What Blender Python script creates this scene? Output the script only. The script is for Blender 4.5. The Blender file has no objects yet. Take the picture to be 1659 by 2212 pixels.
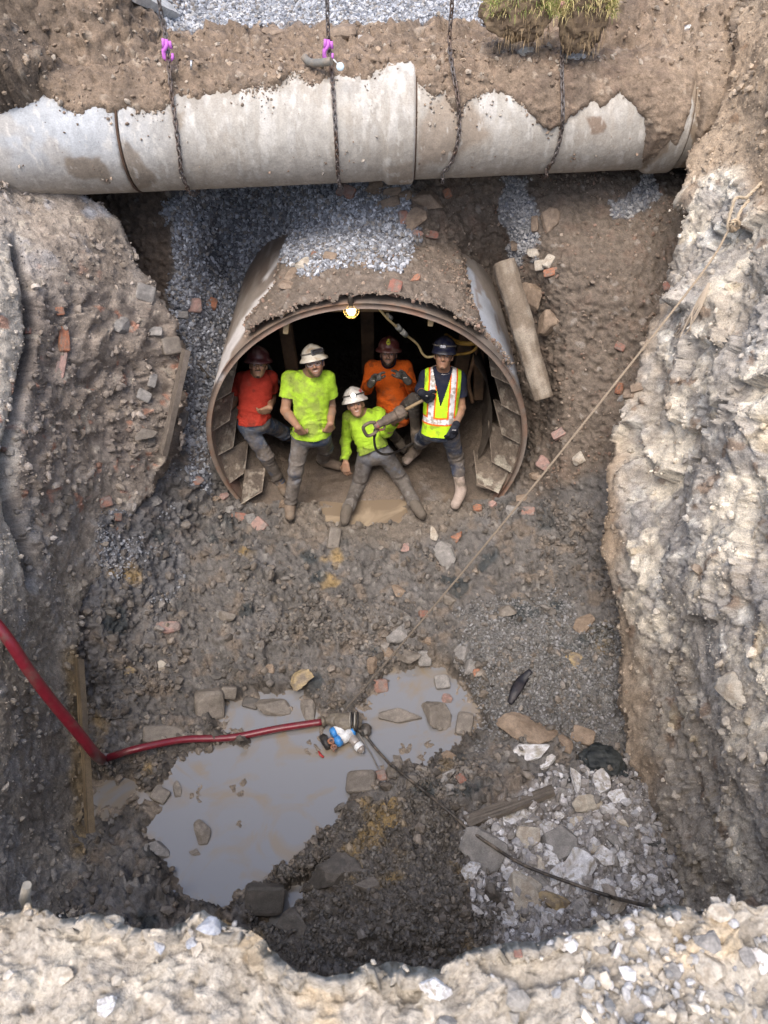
import bpy, bmesh, math, random
import numpy as np
from mathutils import Vector, Matrix
from mathutils.bvhtree import BVHTree
random.seed(7); RNG = np.random.default_rng(11)
C = bpy.context.scene.collection
sc = bpy.context.scene

# ------------------------------------------------------------------ camera, light, exposure
FPX = 1609.0; CX, CY = 829.5, 1106.0; CAMZ = 1.6
cam = bpy.data.objects.new("camera", bpy.data.cameras.new("camera")); C.objects.link(cam)
cam.location = (0, 0, CAMZ); cam.rotation_euler = (math.radians(45), 0, 0)
cam.data.sensor_fit = 'VERTICAL'; cam.data.sensor_height = 36; cam.data.lens = 36*FPX/2212.0
cam.data.clip_start = 0.05; cam.data.clip_end = 2000
cam.data.dof.use_dof = True; cam.data.dof.focus_distance = 6.3; cam.data.dof.aperture_fstop = 6.5
sc.camera = cam
SUN_EL, SUN_AZ = 62, 200
w = bpy.data.worlds.new("World"); sc.world = w; w.use_nodes = True
nt = w.node_tree; sky = nt.nodes.new('ShaderNodeTexSky'); sky.sky_type = 'NISHITA'; sky.sun_disc = False
sky.sun_elevation = math.radians(SUN_EL); sky.sun_rotation = math.radians(SUN_AZ)
sky.air_density = 1.0; sky.dust_density = 4.0; sky.ozone_density = 0.6
nt.links.new(sky.outputs[0], nt.nodes['Background'].inputs[0]); nt.nodes['Background'].inputs[1].default_value = 0.15
sun = bpy.data.objects.new("sun", bpy.data.lights.new("sun", 'SUN')); C.objects.link(sun)
sun.data.energy = 1.2; sun.data.angle = math.radians(40); sun.data.color = (1.0, 0.93, 0.84)
_el, _az = math.radians(SUN_EL), math.radians(SUN_AZ)
_d = Vector((math.sin(_az)*math.cos(_el), math.cos(_az)*math.cos(_el), math.sin(_el)))
sun.rotation_euler = _d.to_track_quat('Z', 'Y').to_euler()
sc.view_settings.view_transform = 'Standard'; sc.view_settings.look = 'None'
sc.view_settings.exposure = 0.98; sc.view_settings.gamma = 1.0
sc.cycles.max_bounces = 8; sc.cycles.diffuse_bounces = 6

# ------------------------------------------------------------------ projection helpers (photo measured at 1659 x 2212)
S2 = math.sqrt(0.5)
def P(px, py, Y):
    """world point at depth y=Y seen at that place of the photo"""
    t = -(np.asarray(py, float)-CY)/FPX; s = (np.asarray(px, float)-CX)/FPX
    Y = np.asarray(Y, float)
    return np.stack(np.broadcast_arrays(s*Y/(S2*(1+t)), Y, CAMZ+Y*(t-1)/(t+1)), -1)
def kz(py):
    t = -(np.asarray(py, float)-CY)/FPX
    return (t-1)/(t+1)
def PZ(px, py, z): return P(px, py, (np.asarray(z, float)-CAMZ)/kz(py))
def Z1(X, Y): return ((500+X/1.9518)*.86406, (740+Y/1.9518)*.86406)

# ------------------------------------------------------------------ numpy noise
def _h(ix, iy, iz, s=0):
    n = (ix*374761393 + iy*668265263 + iz*2147483647 + s*1274126177) & 0xFFFFFFFF
    n = ((n ^ (n >> 13))*1274126177) & 0xFFFFFFFF
    n = ((n ^ (n >> 15))*2246822519) & 0xFFFFFFFF
    return ((n ^ (n >> 16)) & 0xFFFFFF)/16777216.0
def vnoise(p, s=0):
    """value noise -1..1, p (...,3)"""
    f = np.floor(p); i = f.astype(np.int64); u = p-f; u = u*u*u*(u*(u*6-15)+10)
    r = 0
    for a in (0, 1):
        wa = u[..., 0] if a else 1-u[..., 0]
        for b in (0, 1):
            wb = u[..., 1] if b else 1-u[..., 1]
            for c in (0, 1):
                wc = u[..., 2] if c else 1-u[..., 2]
                r = r+wa*wb*wc*_h(i[..., 0]+a, i[..., 1]+b, i[..., 2]+c, s)
    return r*2-1
ROT = np.array([[.36, .48, -.8], [-.8, .6, 0], [.48, .64, .6]])
def fbm(p, o=4, s=0, g=.5, lac=2.03):
    r = 0; a = 1; t = 0
    for k in range(o):
        r = r+a*vnoise(p, s+k); t += a; a *= g; p = (p@ROT)*lac+7.3
    return r/t
def ridged(p, o=3, s=0):
    r = 0; a = 1; t = 0
    for k in range(o):
        r = r+a*(1-2*np.abs(vnoise(p, s+k))); t += a; a *= .5; p = (p@ROT)*2.1+3.1
    return r/t
def facet(p, s=0, tilt=1.0):
    """angular blocks: each cell of a jittered lattice has its own plane. returns value, edge distance, cell random"""
    f = np.floor(p).astype(np.int64)
    best = np.full(p.shape[:-1], 9.); sec = best.copy(); val = best*0; rid = best*0
    for a in (-1, 0, 1):
        for b in (-1, 0, 1):
            for c in (-1, 0, 1):
                ix, iy, iz = f[..., 0]+a, f[..., 1]+b, f[..., 2]+c
                j = np.stack([ix+_h(ix, iy, iz, s), iy+_h(ix, iy, iz, s+1), iz+_h(ix, iy, iz, s+2)], -1)
                d = p-j; q = np.sqrt((d*d).sum(-1))
                m = q < best
                r0 = _h(ix, iy, iz, s+3)
                v = r0 + tilt*(d[..., 0]*(_h(ix, iy, iz, s+4)-.5)+d[..., 1]*(_h(ix, iy, iz, s+5)-.5)+d[..., 2]*(_h(ix, iy, iz, s+6)-.5))*2
                sec = np.where(m, best, np.minimum(sec, q)); best = np.where(m, q, best)
                val = np.where(m, v, val); rid = np.where(m, r0, rid)
    return val, sec-best, rid
def sstep(a, b, x):
    t = np.clip((x-a)/(b-a), 0, 1); return t*t*(3-2*t)
def polysd(px, py, poly):
    """signed distance to polygon in photo px, positive inside"""
    poly = np.asarray(poly, float); d = np.full(np.shape(px), 1e9); ins = np.zeros(np.shape(px), bool)
    n = len(poly)
    for i in range(n):
        x0, y0 = poly[i]; x1, y1 = poly[(i+1) % n]
        ex, ey = x1-x0, y1-y0; L = ex*ex+ey*ey+1e-9
        h = np.clip(((px-x0)*ex+(py-y0)*ey)/L, 0, 1)
        d = np.minimum(d, (px-x0-h*ex)**2+(py-y0-h*ey)**2)
        c = ((y0 > py) != (y1 > py)) & (px < (x1-x0)*(py-y0)/(y1-y0+1e-12)+x0)
        ins ^= c
    d = np.sqrt(d); return np.where(ins, d, -d)

# ------------------------------------------------------------------ mesh helpers
def link(name, me, mats=None, parent=None):
    o = bpy.data.objects.new(name, me); C.objects.link(o)
    if mats is not None:
        for m in (mats if isinstance(mats, (list, tuple)) else [mats]): me.materials.append(m)
    if parent is not None: o.parent = parent
    return o
def npmesh(name, V, F, mat=None, col=None, smooth=True, parent=None, mi=None):
    V = np.asarray(V, np.float32).reshape(-1, 3); F = np.asarray(F, np.int32)
    me = bpy.data.meshes.new(name); me.vertices.add(len(V)); me.vertices.foreach_set('co', V.ravel())
    k = F.shape[1]; me.loops.add(F.size); me.loops.foreach_set('vertex_index', F.ravel())
    me.polygons.add(len(F)); me.polygons.foreach_set('loop_start', np.arange(0, F.size, k, dtype=np.int32))
    try: me.polygons.foreach_set('loop_total', np.full(len(F), k, np.int32))
    except Exception: pass
    if mi is not None: me.polygons.foreach_set('material_index', np.asarray(mi, np.int32))
    me.update(calc_edges=True)
    me.polygons.foreach_set('use_smooth', np.full(len(F), bool(smooth)))
    if col is not None:
        a = me.color_attributes.new('col', 'FLOAT_COLOR', 'POINT')
        c = np.ones((len(V), 4), np.float32); c[:, :col.shape[1]] = col; a.data.foreach_set('color', c.ravel())
    return link(name, me, mat, parent)
def tag(o, label=None, cat=None, group=None, kind=None):
    if label: o['label'] = label
    if cat: o['category'] = cat
    if group: o['group'] = group
    if kind: o['kind'] = kind
    return o
def empty(name, loc=(0, 0, 0), label=None, cat=None, group=None):
    o = bpy.data.objects.new(name, None); C.objects.link(o); o.location = loc; o.empty_display_size = .1
    return tag(o, label, cat, group)
def under(par, *obs):
    """parent meshes built in world coordinates to an Empty placed at its base"""
    for o in obs:
        o.parent = par; o.matrix_parent_inverse = Matrix.Translation(-Vector(par.location))
def gridF(h, w_, keep=None):
    i = np.arange(h*w_).reshape(h, w_)
    F = np.stack([i[:-1, :-1], i[:-1, 1:], i[1:, 1:], i[1:, :-1]], -1)
    if keep is not None: F = F[keep[:-1, :-1] & keep[:-1, 1:] & keep[1:, 1:] & keep[1:, :-1]]
    return F.reshape(-1, 4)
def gnorm(Pw):
    n = np.cross(np.gradient(Pw, axis=1), np.gradient(Pw, axis=0)); return n/(np.linalg.norm(n, axis=-1, keepdims=True)+1e-12)
def tube(name, pts, r, seg=10, mat=None, parent=None, caps=True, ell=1.0, col=None):
    pts = [Vector(p) for p in pts]; n = len(pts)
    rs = r if hasattr(r, '__len__') else [r]*n
    V = []; up = Vector((0.13, 0.21, 0.97)); prev = None
    for i, p in enumerate(pts):
        d = (pts[min(i+1, n-1)]-pts[max(i-1, 0)]).normalized()
        if prev is None: a = d.cross(up).normalized()
        else: a = (prev-d*prev.dot(d)).normalized()
        prev = a; b = d.cross(a)
        for k in range(seg):
            t = 2*math.pi*k/seg; V.append(p+a*math.cos(t)*rs[i]+b*math.sin(t)*rs[i]*ell)
    F = [(i*seg+k, i*seg+(k+1) % seg, (i+1)*seg+(k+1) % seg, (i+1)*seg+k) for i in range(n-1) for k in range(seg)]
    me = bpy.data.meshes.new(name)
    if caps: F += [tuple(range(seg))[::-1], tuple(range((n-1)*seg, n*seg))]
    me.from_pydata([tuple(v) for v in V], [], F)
    for p_ in me.polygons: p_.use_smooth = len(p_.vertices) == 4
    return link(name, me, mat, parent)
def crv(pts, n=12):
    """Catmull-Rom through points"""
    p = [np.asarray(q, float) for q in pts]; p = [2*p[0]-p[1]]+p+[2*p[-1]-p[-2]]; out = []
    for i in range(1, len(p)-2):
        for k in range(n):
            t = k/n
            out.append(.5*((2*p[i])+(-p[i-1]+p[i+1])*t+(2*p[i-1]-5*p[i]+4*p[i+1]-p[i+2])*t*t+(-p[i-1]+3*p[i]-3*p[i+1]+p[i+2])*t**3))
    out.append(p[-2]); return out
def boxmesh(name, c, sz, R=None, mat=None, parent=None, bev=.0, jit=0, cuts=0):
    bm = bmesh.new(); bmesh.ops.create_cube(bm, size=1)
    for v in bm.verts: v.co = Vector((v.co.x*sz[0], v.co.y*sz[1], v.co.z*sz[2]))
    if cuts: bmesh.ops.subdivide_edges(bm, edges=bm.edges[:], cuts=cuts, use_grid_fill=True)
    if bev: bmesh.ops.bevel(bm, geom=[e for e in bm.edges if cuts == 0 or e.calc_face_angle(0) > .5], offset=bev, segments=1, affect='EDGES')
    for v in bm.verts:
        if jit: v.co += Vector((random.uniform(-1, 1), random.uniform(-1, 1), random.uniform(-1, 1)))*jit
        if R is not None: v.co = R@v.co
        v.co += Vector(c)
    me = bpy.data.meshes.new(name); bm.to_mesh(me); bm.free(); return link(name, me, mat, parent)

# ------------------------------------------------------------------ materials
def mat_new(name):
    m = bpy.data.materials.new(name); m.use_nodes = True; n = m.node_tree; b = n.nodes['Principled BSDF']; return m, n, b
def N(n, t, **kw):
    x = n.nodes.new(t)
    for k, v in kw.items():
        if k in x.inputs.keys() and not hasattr(x, k): x.inputs[k].default_value = v
        else:
            try: setattr(x, k, v)
            except Exception: x.inputs[k].default_value = v
    return x
def vcmat(name, rough=.9, wet=True, bump=.4, bscale=60, speck=.25, spec=.3, mott=(14, .35)):
    """surface coloured by its 'col' attribute, broken up by procedural mottling, grain and bump"""
    m, n, b = mat_new(name); L = n.links.new
    at = N(n, 'ShaderNodeAttribute', attribute_name='col'); tc = N(n, 'ShaderNodeTexCoord')
    n1 = N(n, 'ShaderNodeTexNoise'); n1.inputs['Scale'].default_value = mott[0]; n1.inputs['Detail'].default_value = 6; n1.inputs['Roughness'].default_value = .7
    n2 = N(n, 'ShaderNodeTexNoise'); n2.inputs['Scale'].default_value = bscale*2; n2.inputs['Detail'].default_value = 3
    L(tc.outputs['Object'], n1.inputs['Vector']); L(tc.outputs['Object'], n2.inputs['Vector'])
    r1 = N(n, 'ShaderNodeMapRange'); r1.inputs[1].default_value = .25; r1.inputs[2].default_value = .75; r1.inputs[3].default_value = 1-mott[1]; r1.inputs[4].default_value = 1+mott[1]
    r2 = N(n, 'ShaderNodeMapRange'); r2.inputs[1].default_value = .3; r2.inputs[2].default_value = .7; r2.inputs[3].default_value = 1-speck; r2.inputs[4].default_value = 1+speck
    L(n1.outputs[0], r1.inputs[0]); L(n2.outputs[0], r2.inputs[0])
    mu = N(n, 'ShaderNodeMath', operation='MULTIPLY'); L(r1.outputs[0], mu.inputs[0]); L(r2.outputs[0], mu.inputs[1])
    vm = N(n, 'ShaderNodeVectorMath', operation='SCALE'); L(at.outputs['Color'], vm.inputs[0]); L(mu.outputs[0], vm.inputs['Scale'])
    L(vm.outputs[0], b.inputs['Base Color'])
    b.inputs['Specular IOR Level'].default_value = spec
    if wet:  # alpha of col: 1 = dry, 0 = wet
        mr = N(n, 'ShaderNodeMapRange'); mr.inputs[3].default_value = .28; mr.inputs[4].default_value = rough
        ad = N(n, 'ShaderNodeMath', operation='MULTIPLY_ADD'); L(n1.outputs[0], ad.inputs[0]); ad.inputs[1].default_value = .5; ad.inputs[2].default_value = -.25
        a2 = N(n, 'ShaderNodeMath', operation='ADD'); L(at.outputs['Alpha'], a2.inputs[0]); L(ad.outputs[0], a2.inputs[1])
        L(a2.outputs[0], mr.inputs[0]); L(mr.outputs[0], b.inputs['Roughness'])
    else: b.inputs['Roughness'].default_value = rough
    nb = N(n, 'ShaderNodeTexNoise'); nb.inputs['Scale'].default_value = bscale; nb.inputs['Detail'].default_value = 5; nb.inputs['Roughness'].default_value = .65
    L(tc.outputs['Object'], nb.inputs['Vector'])
    bp = N(n, 'ShaderNodeBump'); bp.inputs['Strength'].default_value = bump; bp.inputs['Distance'].default_value = .03
    L(nb.outputs[0], bp.inputs['Height']); L(bp.outputs[0], b.inputs['Normal'])
    return m
def pmat(name, col, rough=.7, metal=0, dirt=None, dscale=6, damt=.5, bump=.1, bscale=40, spec=.4, emit=None, estr=0, var=.15):
    """procedural material: base colour with mottling and a second (dirt) colour in patches"""
    m, n, b = mat_new(name); L = n.links.new
    tc = N(n, 'ShaderNodeTexCoord'); n1 = N(n, 'ShaderNodeTexNoise'); n1.inputs['Scale'].default_value = dscale; n1.inputs['Detail'].default_value = 7; n1.inputs['Roughness'].default_value = .65
    L(tc.outputs['Object'], n1.inputs['Vector'])
    n2 = N(n, 'ShaderNodeTexNoise'); n2.inputs['Scale'].default_value = bscale; n2.inputs['Detail'].default_value = 4; L(tc.outputs['Object'], n2.inputs['Vector'])
    mx = N(n, 'ShaderNodeMix', data_type='RGBA'); mx.inputs[6].default_value = (*col, 1); mx.inputs[7].default_value = (*(dirt or [c*.6 for c in col]), 1)
    mr = N(n, 'ShaderNodeMapRange'); mr.inputs[1].default_value = .62-.35*damt; mr.inputs[2].default_value = .8-.35*damt; L(n1.outputs[0], mr.inputs[0]); L(mr.outputs[0], mx.inputs[0])
    r2 = N(n, 'ShaderNodeMapRange'); r2.inputs[1].default_value = .3; r2.inputs[2].default_value = .7; r2.inputs[3].default_value = 1-var; r2.inputs[4].default_value = 1+var; L(n2.outputs[0], r2.inputs[0])
    vm = N(n, 'ShaderNodeVectorMath', operation='SCALE'); L(mx.outputs[2], vm.inputs[0]); L(r2.outputs[0], vm.inputs['Scale']); L(vm.outputs[0], b.inputs['Base Color'])
    b.inputs['Roughness'].default_value = rough; b.inputs['Metallic'].default_value = metal; b.inputs['Specular IOR Level'].default_value = spec
    if bump:
        bp = N(n, 'ShaderNodeBump'); bp.inputs['Strength'].default_value = bump; bp.inputs['Distance'].default_value = .02; L(n2.outputs[0], bp.inputs['Height']); L(bp.outputs[0], b.inputs['Normal'])
    if emit: b.inputs['Emission Color'].default_value = (*emit, 1); b.inputs['Emission Strength'].default_value = estr
    return m
M_EARTH = vcmat('earth', bump=.55, bscale=55)
M_STONE = vcmat('stone', rough=.8, bump=.25, bscale=80, speck=.2, mott=(25, .3), spec=.35)
M_CONC = vcmat('concrete', wet=False, rough=.85, bump=.18, bscale=45, speck=.12, mott=(9, .14), spec=.25)
M_BODY = vcmat('skin', wet=False, rough=.55, bump=.05, bscale=90, speck=.06, mott=(20, .12), spec=.35)
M_CLOTH = vcmat('cloth', wet=False, rough=.9, bump=.2, bscale=70, speck=.12, mott=(16, .18), spec=.15)

# palette (linear base colours)
c_ = lambda *a: np.array(a)
BROWN = c_(.152, .124, .100); DBROWN = c_(.09, .071, .056); RBROWN = c_(.175, .125, .096)
GREYM = c_(.118, .110, .103); DMUD = c_(.085, .075, .066); GRAV = c_(.26, .275, .31); DGRAV = c_(.12, .12, .125)
TAN = c_(.40, .362, .31); WROCK = c_(.66, .60, .50); PALE = c_(.42, .40, .40); CLAY = c_(.33, .23, .10); BRICK = c_(.40, .15, .09)
def mixc(a, b, t): t = np.clip(t, 0, 1)[..., None]; return a*(1-t)+b*t
# ================================================================== TERRAIN
TXC, TZC, TR, TY = -0.165, -3.10, 1.553, 5.6          # steel tunnel: centre x, z, outer radius, mouth y
def interp2(rows, cols, T, px, py):
    """smooth lookup in a table: rows = photo y, cols = photo x"""
    rows, cols, T = np.array(rows, float), np.array(cols, float), np.array(T, float)
    fx = np.clip(np.interp(px, cols, np.arange(len(cols))), 0, len(cols)-1.0001)
    fy = np.clip(np.interp(py, rows, np.arange(len(rows))), 0, len(rows)-1.0001)
    ix, iy = fx.astype(int), fy.astype(int); u, v = fx-ix, fy-iy
    def cr(a, b, c, d, t): return .5*((2*b)+(-a+c)*t+(2*a-5*b+4*c-d)*t*t+(-a+3*b-3*c+d)*t**3)
    def g(i, j): return T[np.clip(i, 0, len(rows)-1), np.clip(j, 0, len(cols)-1)]
    R = [cr(g(iy+k, ix-1), g(iy+k, ix), g(iy+k, ix+1), g(iy+k, ix+2), u) for k in (-1, 0, 1, 2)]
    return cr(R[0], R[1], R[2], R[3], v)

# ---- sheet A : back slope and pit floor
STEP = 3.6
ax = np.arange(-260, 1900, STEP); ay = np.arange(250, 2430, STEP)
px, py = np.meshgrid(ax, ay)
rowsA = [250, 330, 400, 480, 560, 650, 760, 870, 970, 1060, 1110]; colsA = [0, 200, 400, 500, 600, 730, 900, 1060, 1130, 1220, 1500]
TA = [[8.0]*11, [7.6, 7.5, 7.5, 8.1, 8.0, 7.7, 7.5, 7.5, 7.5, 7.5, 7.5], [7.4, 7.25, 7.25, 7.9, 7.8, 7.3, 7.2, 7.3, 7.3, 7.15, 7.1], [7.1, 6.95, 7.0, 7.85, 7.6, 6.95, 6.88, 7.3, 7.0, 6.85, 6.7], [6.95, 6.8, 6.9, 7.75, 7.5, 6.65, 6.6, 7.4, 6.9, 6.5, 6.4],
      [6.7, 6.6, 6.75, 7.35, 7.3, 6.6, 6.6, 7.3, 6.75, 6.25, 6.1], [6.4, 6.3, 6.5, 6.85, 6.95, 6.7, 6.7, 6.95, 6.5, 6.0, 5.8], [6.1, 5.9, 6.15, 6.45, 6.6, 6.5, 6.5, 6.5, 6.25, 5.75, 5.4],
      [5.8, 5.4, 5.75, 5.95, 6.4, 6.43, 6.43, 6.3, 5.9, 5.5, 5.1], [5.3, 4.85, 5.45, 5.72, 5.75, 5.75, 5.75, 5.72, 5.6, 5.25, 4.75], [5.0, 4.58, 5.18, 5.40, 5.43, 5.43, 5.43, 5.38, 5.2, 5.0, 4.5]]
rz = [1200, 1300, 1400, 1480, 1560, 1700, 1850, 2000, 2100, 2250, 2430]
TZ = [[-3.2, -3.22, -3.74, -3.94, -3.74, -3.2], [-3.4, -3.40, -3.86, -4.01, -3.86, -3.4], [-3.6, -3.62, -3.98, -4.08, -3.97, -3.65], [-3.75, -3.82, -4.07, -4.14, -4.03, -3.8],
      [-3.95, -3.98, -4.12, -4.17, -4.08, -3.9], [-4.1, -4.13, -4.16, -4.15, -4.03, -4.0], [-4.1, -4.12, -4.15, -4.12, -4.02, -4.0], [-3.95, -4.0, -4.08, -3.92, -3.88, -3.85],
      [-3.8, -3.85, -3.9, -3.75, -3.75, -3.75], [-3.6]*6, [-3.5]*6]
for r, zs in zip(rz, TZ): rowsA.append(r); TA.append([(z-CAMZ)/kz(r) for z in np.interp(colsA, [0, 200, 400, 830, 1200, 1500], zs)])
Ya = interp2(rowsA, colsA, TA, px, py)
# earth lying on the crown of the tube
CROWN = [(640, 470), (620, 568), (598, 619), (566, 664), (536, 695), (548, 735), (620, 800), (1120, 870), (1113, 822), (1094, 781), (1045, 722), (1016, 660), (1003, 619), (991, 564), (965, 480)]
tt = -(py-CY)/FPX; aa = ((px-CX)/FPX)/(S2*(1+tt)); kk = (tt-1)/(tt+1)
pn = np.stack([px/60, py/60, 0*px], -1)
sdc = polysd(px, py, CROWN)+9*fbm(pn*1.5, 4, 50)
th = .055-.25*(1-sstep(-14, 4, sdc))
Rr = TR+th
qa = aa**2+kk**2; qb = 2*(-aa*TXC+kk*(CAMZ-TZC)); qc = TXC**2+(CAMZ-TZC)**2-Rr**2
disc = qb*qb-4*qa*qc
Yt = np.where(disc > 0, (-qb-np.sqrt(np.maximum(disc, 0)))/(2*qa), 99)
oncrown = (Yt > TY-.03) & (Yt < Ya)
Ya = np.where(oncrown, Yt, Ya)
A = P(px, py, Ya)
# puddles
PUD = [(500, 1505), (560, 1490), (640, 1480), (690, 1530), (760, 1560), (812, 1480), (850, 1430), (940, 1408), (985, 1440), (1030, 1520), (1045, 1570), (975, 1620), (880, 1645), (810, 1690),
       (760, 1720), (725, 1780), (660, 1835), (600, 1865), (560, 1905), (480, 1955), (375, 1945), (360, 1880), (325, 1790), (310, 1710), (380, 1655), (440, 1618), (530, 1605), (470, 1560)]
PUD2 = [(190, 1672), (280, 1680), (330, 1720), (270, 1752), (200, 1760)]
PUD3 = [(545, 1990), (585, 1925), (660, 1900), (700, 1880), (640, 1960), (600, 2010)]
PUD4 = [(688, 1092), (720, 1078), (760, 1068), (820, 1068), (880, 1085), (885, 1105), (850, 1122), (770, 1132), (705, 1122)]
WZ = -4.185; WZ2 = -3.895
sdp = np.maximum(np.maximum(polysd(px, py, PUD), polysd(px, py, PUD2)), polysd(px, py, PUD3))+34*fbm(pn*1.5, 6, 60, g=.74)
sdp4 = polysd(px, py, PUD4)+8*fbm(pn*2.5, 4, 61)
floor = sstep(1380, 1480, py)
# heaps of dug muck
def heap(cx, cy, rx, ry, h): return h*np.exp(-(((px-cx)/rx)**2+((py-cy)/ry)**2)**1.3)
hp = heap(860, 1930, 190, 150, .34)+heap(1000, 1760, 150, 90, .12)+heap(1250, 1860, 170, 160, .16)+heap(320, 1990, 160, 120, .12)+heap(480, 1585, 70, 50, .06)+heap(230, 1550, 80, 120, .10)+heap(1130, 1600, 110, 70, .13)
A[..., 2] += hp
# micro relief
n = gnorm(A)
n *= np.where((n[..., 2:3] < 0), -1, 1)
gravL = sstep(-8, 8, polysd(px, py, [(362, 380), (880, 380), (900, 470), (895, 560), (820, 600), (640, 600), (560, 640), (500, 760), (470, 900), (460, 1080), (400, 1040), (390, 950), (405, 800), (368, 650)])+38*fbm(pn*1.2, 5, 62, g=.65))
gravR = sstep(-8, 8, polysd(px, py, [(1090, 385), (1140, 390), (1165, 560), (1120, 560), (1085, 450)])+50*fbm(pn*1.2, 5, 63, g=.65))
gravR = np.maximum(gravR, sstep(-8, 8, polysd(px, py, [(1310, 430), (1390, 395), (1420, 430), (1320, 470)])+50*fbm(pn*1.2, 5, 64, g=.65)))
brownR = sstep(-30, 30, polysd(px, py, [(900, 300), (1800, 300), (1700, 760), (1450, 900), (1350, 1000), (1250, 1060), (1150, 1040), (1100, 800), (1000, 640), (880, 600)])+70*fbm(pn*.8, 5, 65, g=.65))
brownC = sstep(-6, 6, np.where(oncrown, 40., -40.)+8*fbm(pn, 3, 66)-60*sstep(6, -6, (py-545)-30*fbm(pn, 3, 67)))
dbrownL = sstep(-12, 12, polysd(px, py, [(100, 330), (362, 380), (372, 640), (300, 660), (150, 500)])+20*fbm(pn, 4, 68))
grayR = sstep(-25, 25, polysd(px, py, [(1000, 1330), (1250, 1300), (1360, 1350), (1400, 1620), (1180, 1580), (1050, 1600), (980, 1450)])+90*fbm(pn, 5, 69, g=.6))
whiteR = sstep(-20, 20, polysd(px, py, [(1010, 1830), (1110, 1720), (1230, 1690), (1340, 1660), (1500, 1780), (1480, 2100), (1060, 2080), (1040, 1960)])+95*fbm(pn, 5, 70, g=.6))
darkC = sstep(-25, 25, polysd(px, py, [(640, 1850), (760, 1740), (900, 1720), (1040, 1820), (1080, 2120), (560, 2120), (560, 1960)])+90*fbm(pn, 5, 71, g=.6))
bluL = sstep(-15, 30, polysd(px, py, [(0, 980), (330, 1000), (420, 1080), (380, 1290), (150, 1330), (0, 1350)])+70*fbm(pn*1.3, 5, 72))
smooth_ = np.clip(gravL+gravR, 0, 1)
pA = A.copy()
big = fbm(pA*2.3, 4, 1); mid = ridged(pA*6, 3, 5); fine = fbm(pA*38, 3, 9)
fv, fe, fr = facet(pA*9+.3*fbm(pA*12, 2, 3)[..., None], 20)
fv2, fe2, fr2 = facet(pA*24, 30)
rub = np.clip(1-smooth_*.8-.5*brownR, .15, 1)
amp = np.where(oncrown, .45, 1.0)
wetflat = sstep(-10, 30, np.maximum(sdp, sdp4))
d = .075*big+.026*mid*rub+.075*(fv-.5)*rub*np.clip(.30+fbm(pA*1.7, 2, 77)*1.5, .05, 1)+.020*(fv2-.5)*(.6+rub)+.006*fine
d *= amp*(1-.7*wetflat)
d += np.where(oncrown, .02, 0)
A = A+n*d[..., None]
# settle around the water
fl = sstep(1380, 1440, py)
zin = WZ-.004-.040*sstep(0, 40, sdp)+.105*np.clip(fbm(pA*6, 5, 80, g=.62)-.01, -.3, 1)+.02*(fv2-.5)*sstep(40, 0, sdp)+.014*fbm(pA*40, 2, 81)
tA = sstep(-16, 6, sdp)*fl
A[..., 2] = A[..., 2]*(1-tA)+zin*tA
lo = WZ+.006+.035*sstep(0, -60, sdp)+.02*fbm(pA*14, 3, 82)
A[..., 2] = np.where((fl > 0) & (tA < .02) & (A[..., 2] < lo), A[..., 2]*.2+lo*.8, A[..., 2])
t4 = sstep(-10, 8, sdp4)
near4 = sstep(-70, -30, sdp4)*(1-t4); A[..., 2] = A[..., 2]*(1-t4)+(WZ2-.02)*t4; A[..., 2] = np.where(near4 > 0, np.maximum(A[..., 2], WZ2+.012+.02*near4*fbm(pA*9, 3, 83)+(near4-1)*.1), A[..., 2])
insd = ((A[..., 0]-TXC)**2+(A[..., 2]-TZC)**2 < (TR-.035)**2) & (A[..., 1] > TY-.02)
keep = ~insd & ~((A[..., 1] > TY-.15) & ((A[..., 0]-TXC)**2+(A[..., 2]-TZC)**2 < (TR-.035)**2) & (py < 1000))
# colours
gm = fbm(pA*3, 4, 90); gm2 = fbm(pA*9, 4, 91); gm3 = fbm(pA*30, 3, 92)
col = mixc(GREYM, GREYM*1.35, gm*.9+.4)
col = mixc(col, c_(.21, .165, .125), sstep(.05, .45, gm2)*.6)
col = mixc(col, c_(.17, .165, .165), sstep(.1, .5, fbm(pA*4, 4, 93))*.6)
col = mixc(col, GRAV*.62, bluL*.35)
col = mixc(col, BROWN*1.05, brownR)
col = mixc(col, RBROWN, sstep(.1, .5, gm2)*brownR*.5)
col = mixc(col, c_(.14, .135, .13), grayR*.75)
col = mixc(col, DMUD*1.35, darkC*.7)
col = mixc(col, PALE*.8, whiteR*(.55+.5*gm2))
col = mixc(col, c_(.30, .29, .29), whiteR*.4)
col = mixc(col, BROWN*1.15, np.where(oncrown, 1., 0)); col = mixc(col, c_(.25, .20, .16), np.where(oncrown, 1., 0)*sstep(.0, .4, gm2)*.6)
col = mixc(col, GRAV*.50, .85*gravL*(1-brownC)*np.where(oncrown & (py > 600), 0, 1)); col = mixc(col, DBROWN*1.6, gravL*sstep(.05, .45, gm)*.55)
col = mixc(col, GRAV*.8, gravR)
col = mixc(col, c_(.115, .088, .068), dbrownL)
col = mixc(col, CLAY, sstep(.36, .55, fbm(pA*2.1, 4, 94))*(py > 1150)*.8*(1-whiteR))
col = mixc(col, c_(.035, .045, .05), sstep(.42, .55, fbm(pA*3.1+9, 3, 95))*sstep(1000, 1200, py)*.8)
col = mixc(col, c_(.23, .19, .15), tA*.9); col = mixc(col, c_(.23, .185, .14), t4)
tunedge = sstep(-20, 20, polysd(px, py, [(640, 1010), (960, 1010), (1040, 1110), (900, 1180), (600, 1160)]))
col = mixc(col, c_(.20, .165, .13), tunedge*.6)
col = col*(1+.25*(fr2-.5))[..., None]*(1-.25*sstep(.12, 0, fe2))[..., None]*(1+.15*gm3)[..., None]
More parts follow.
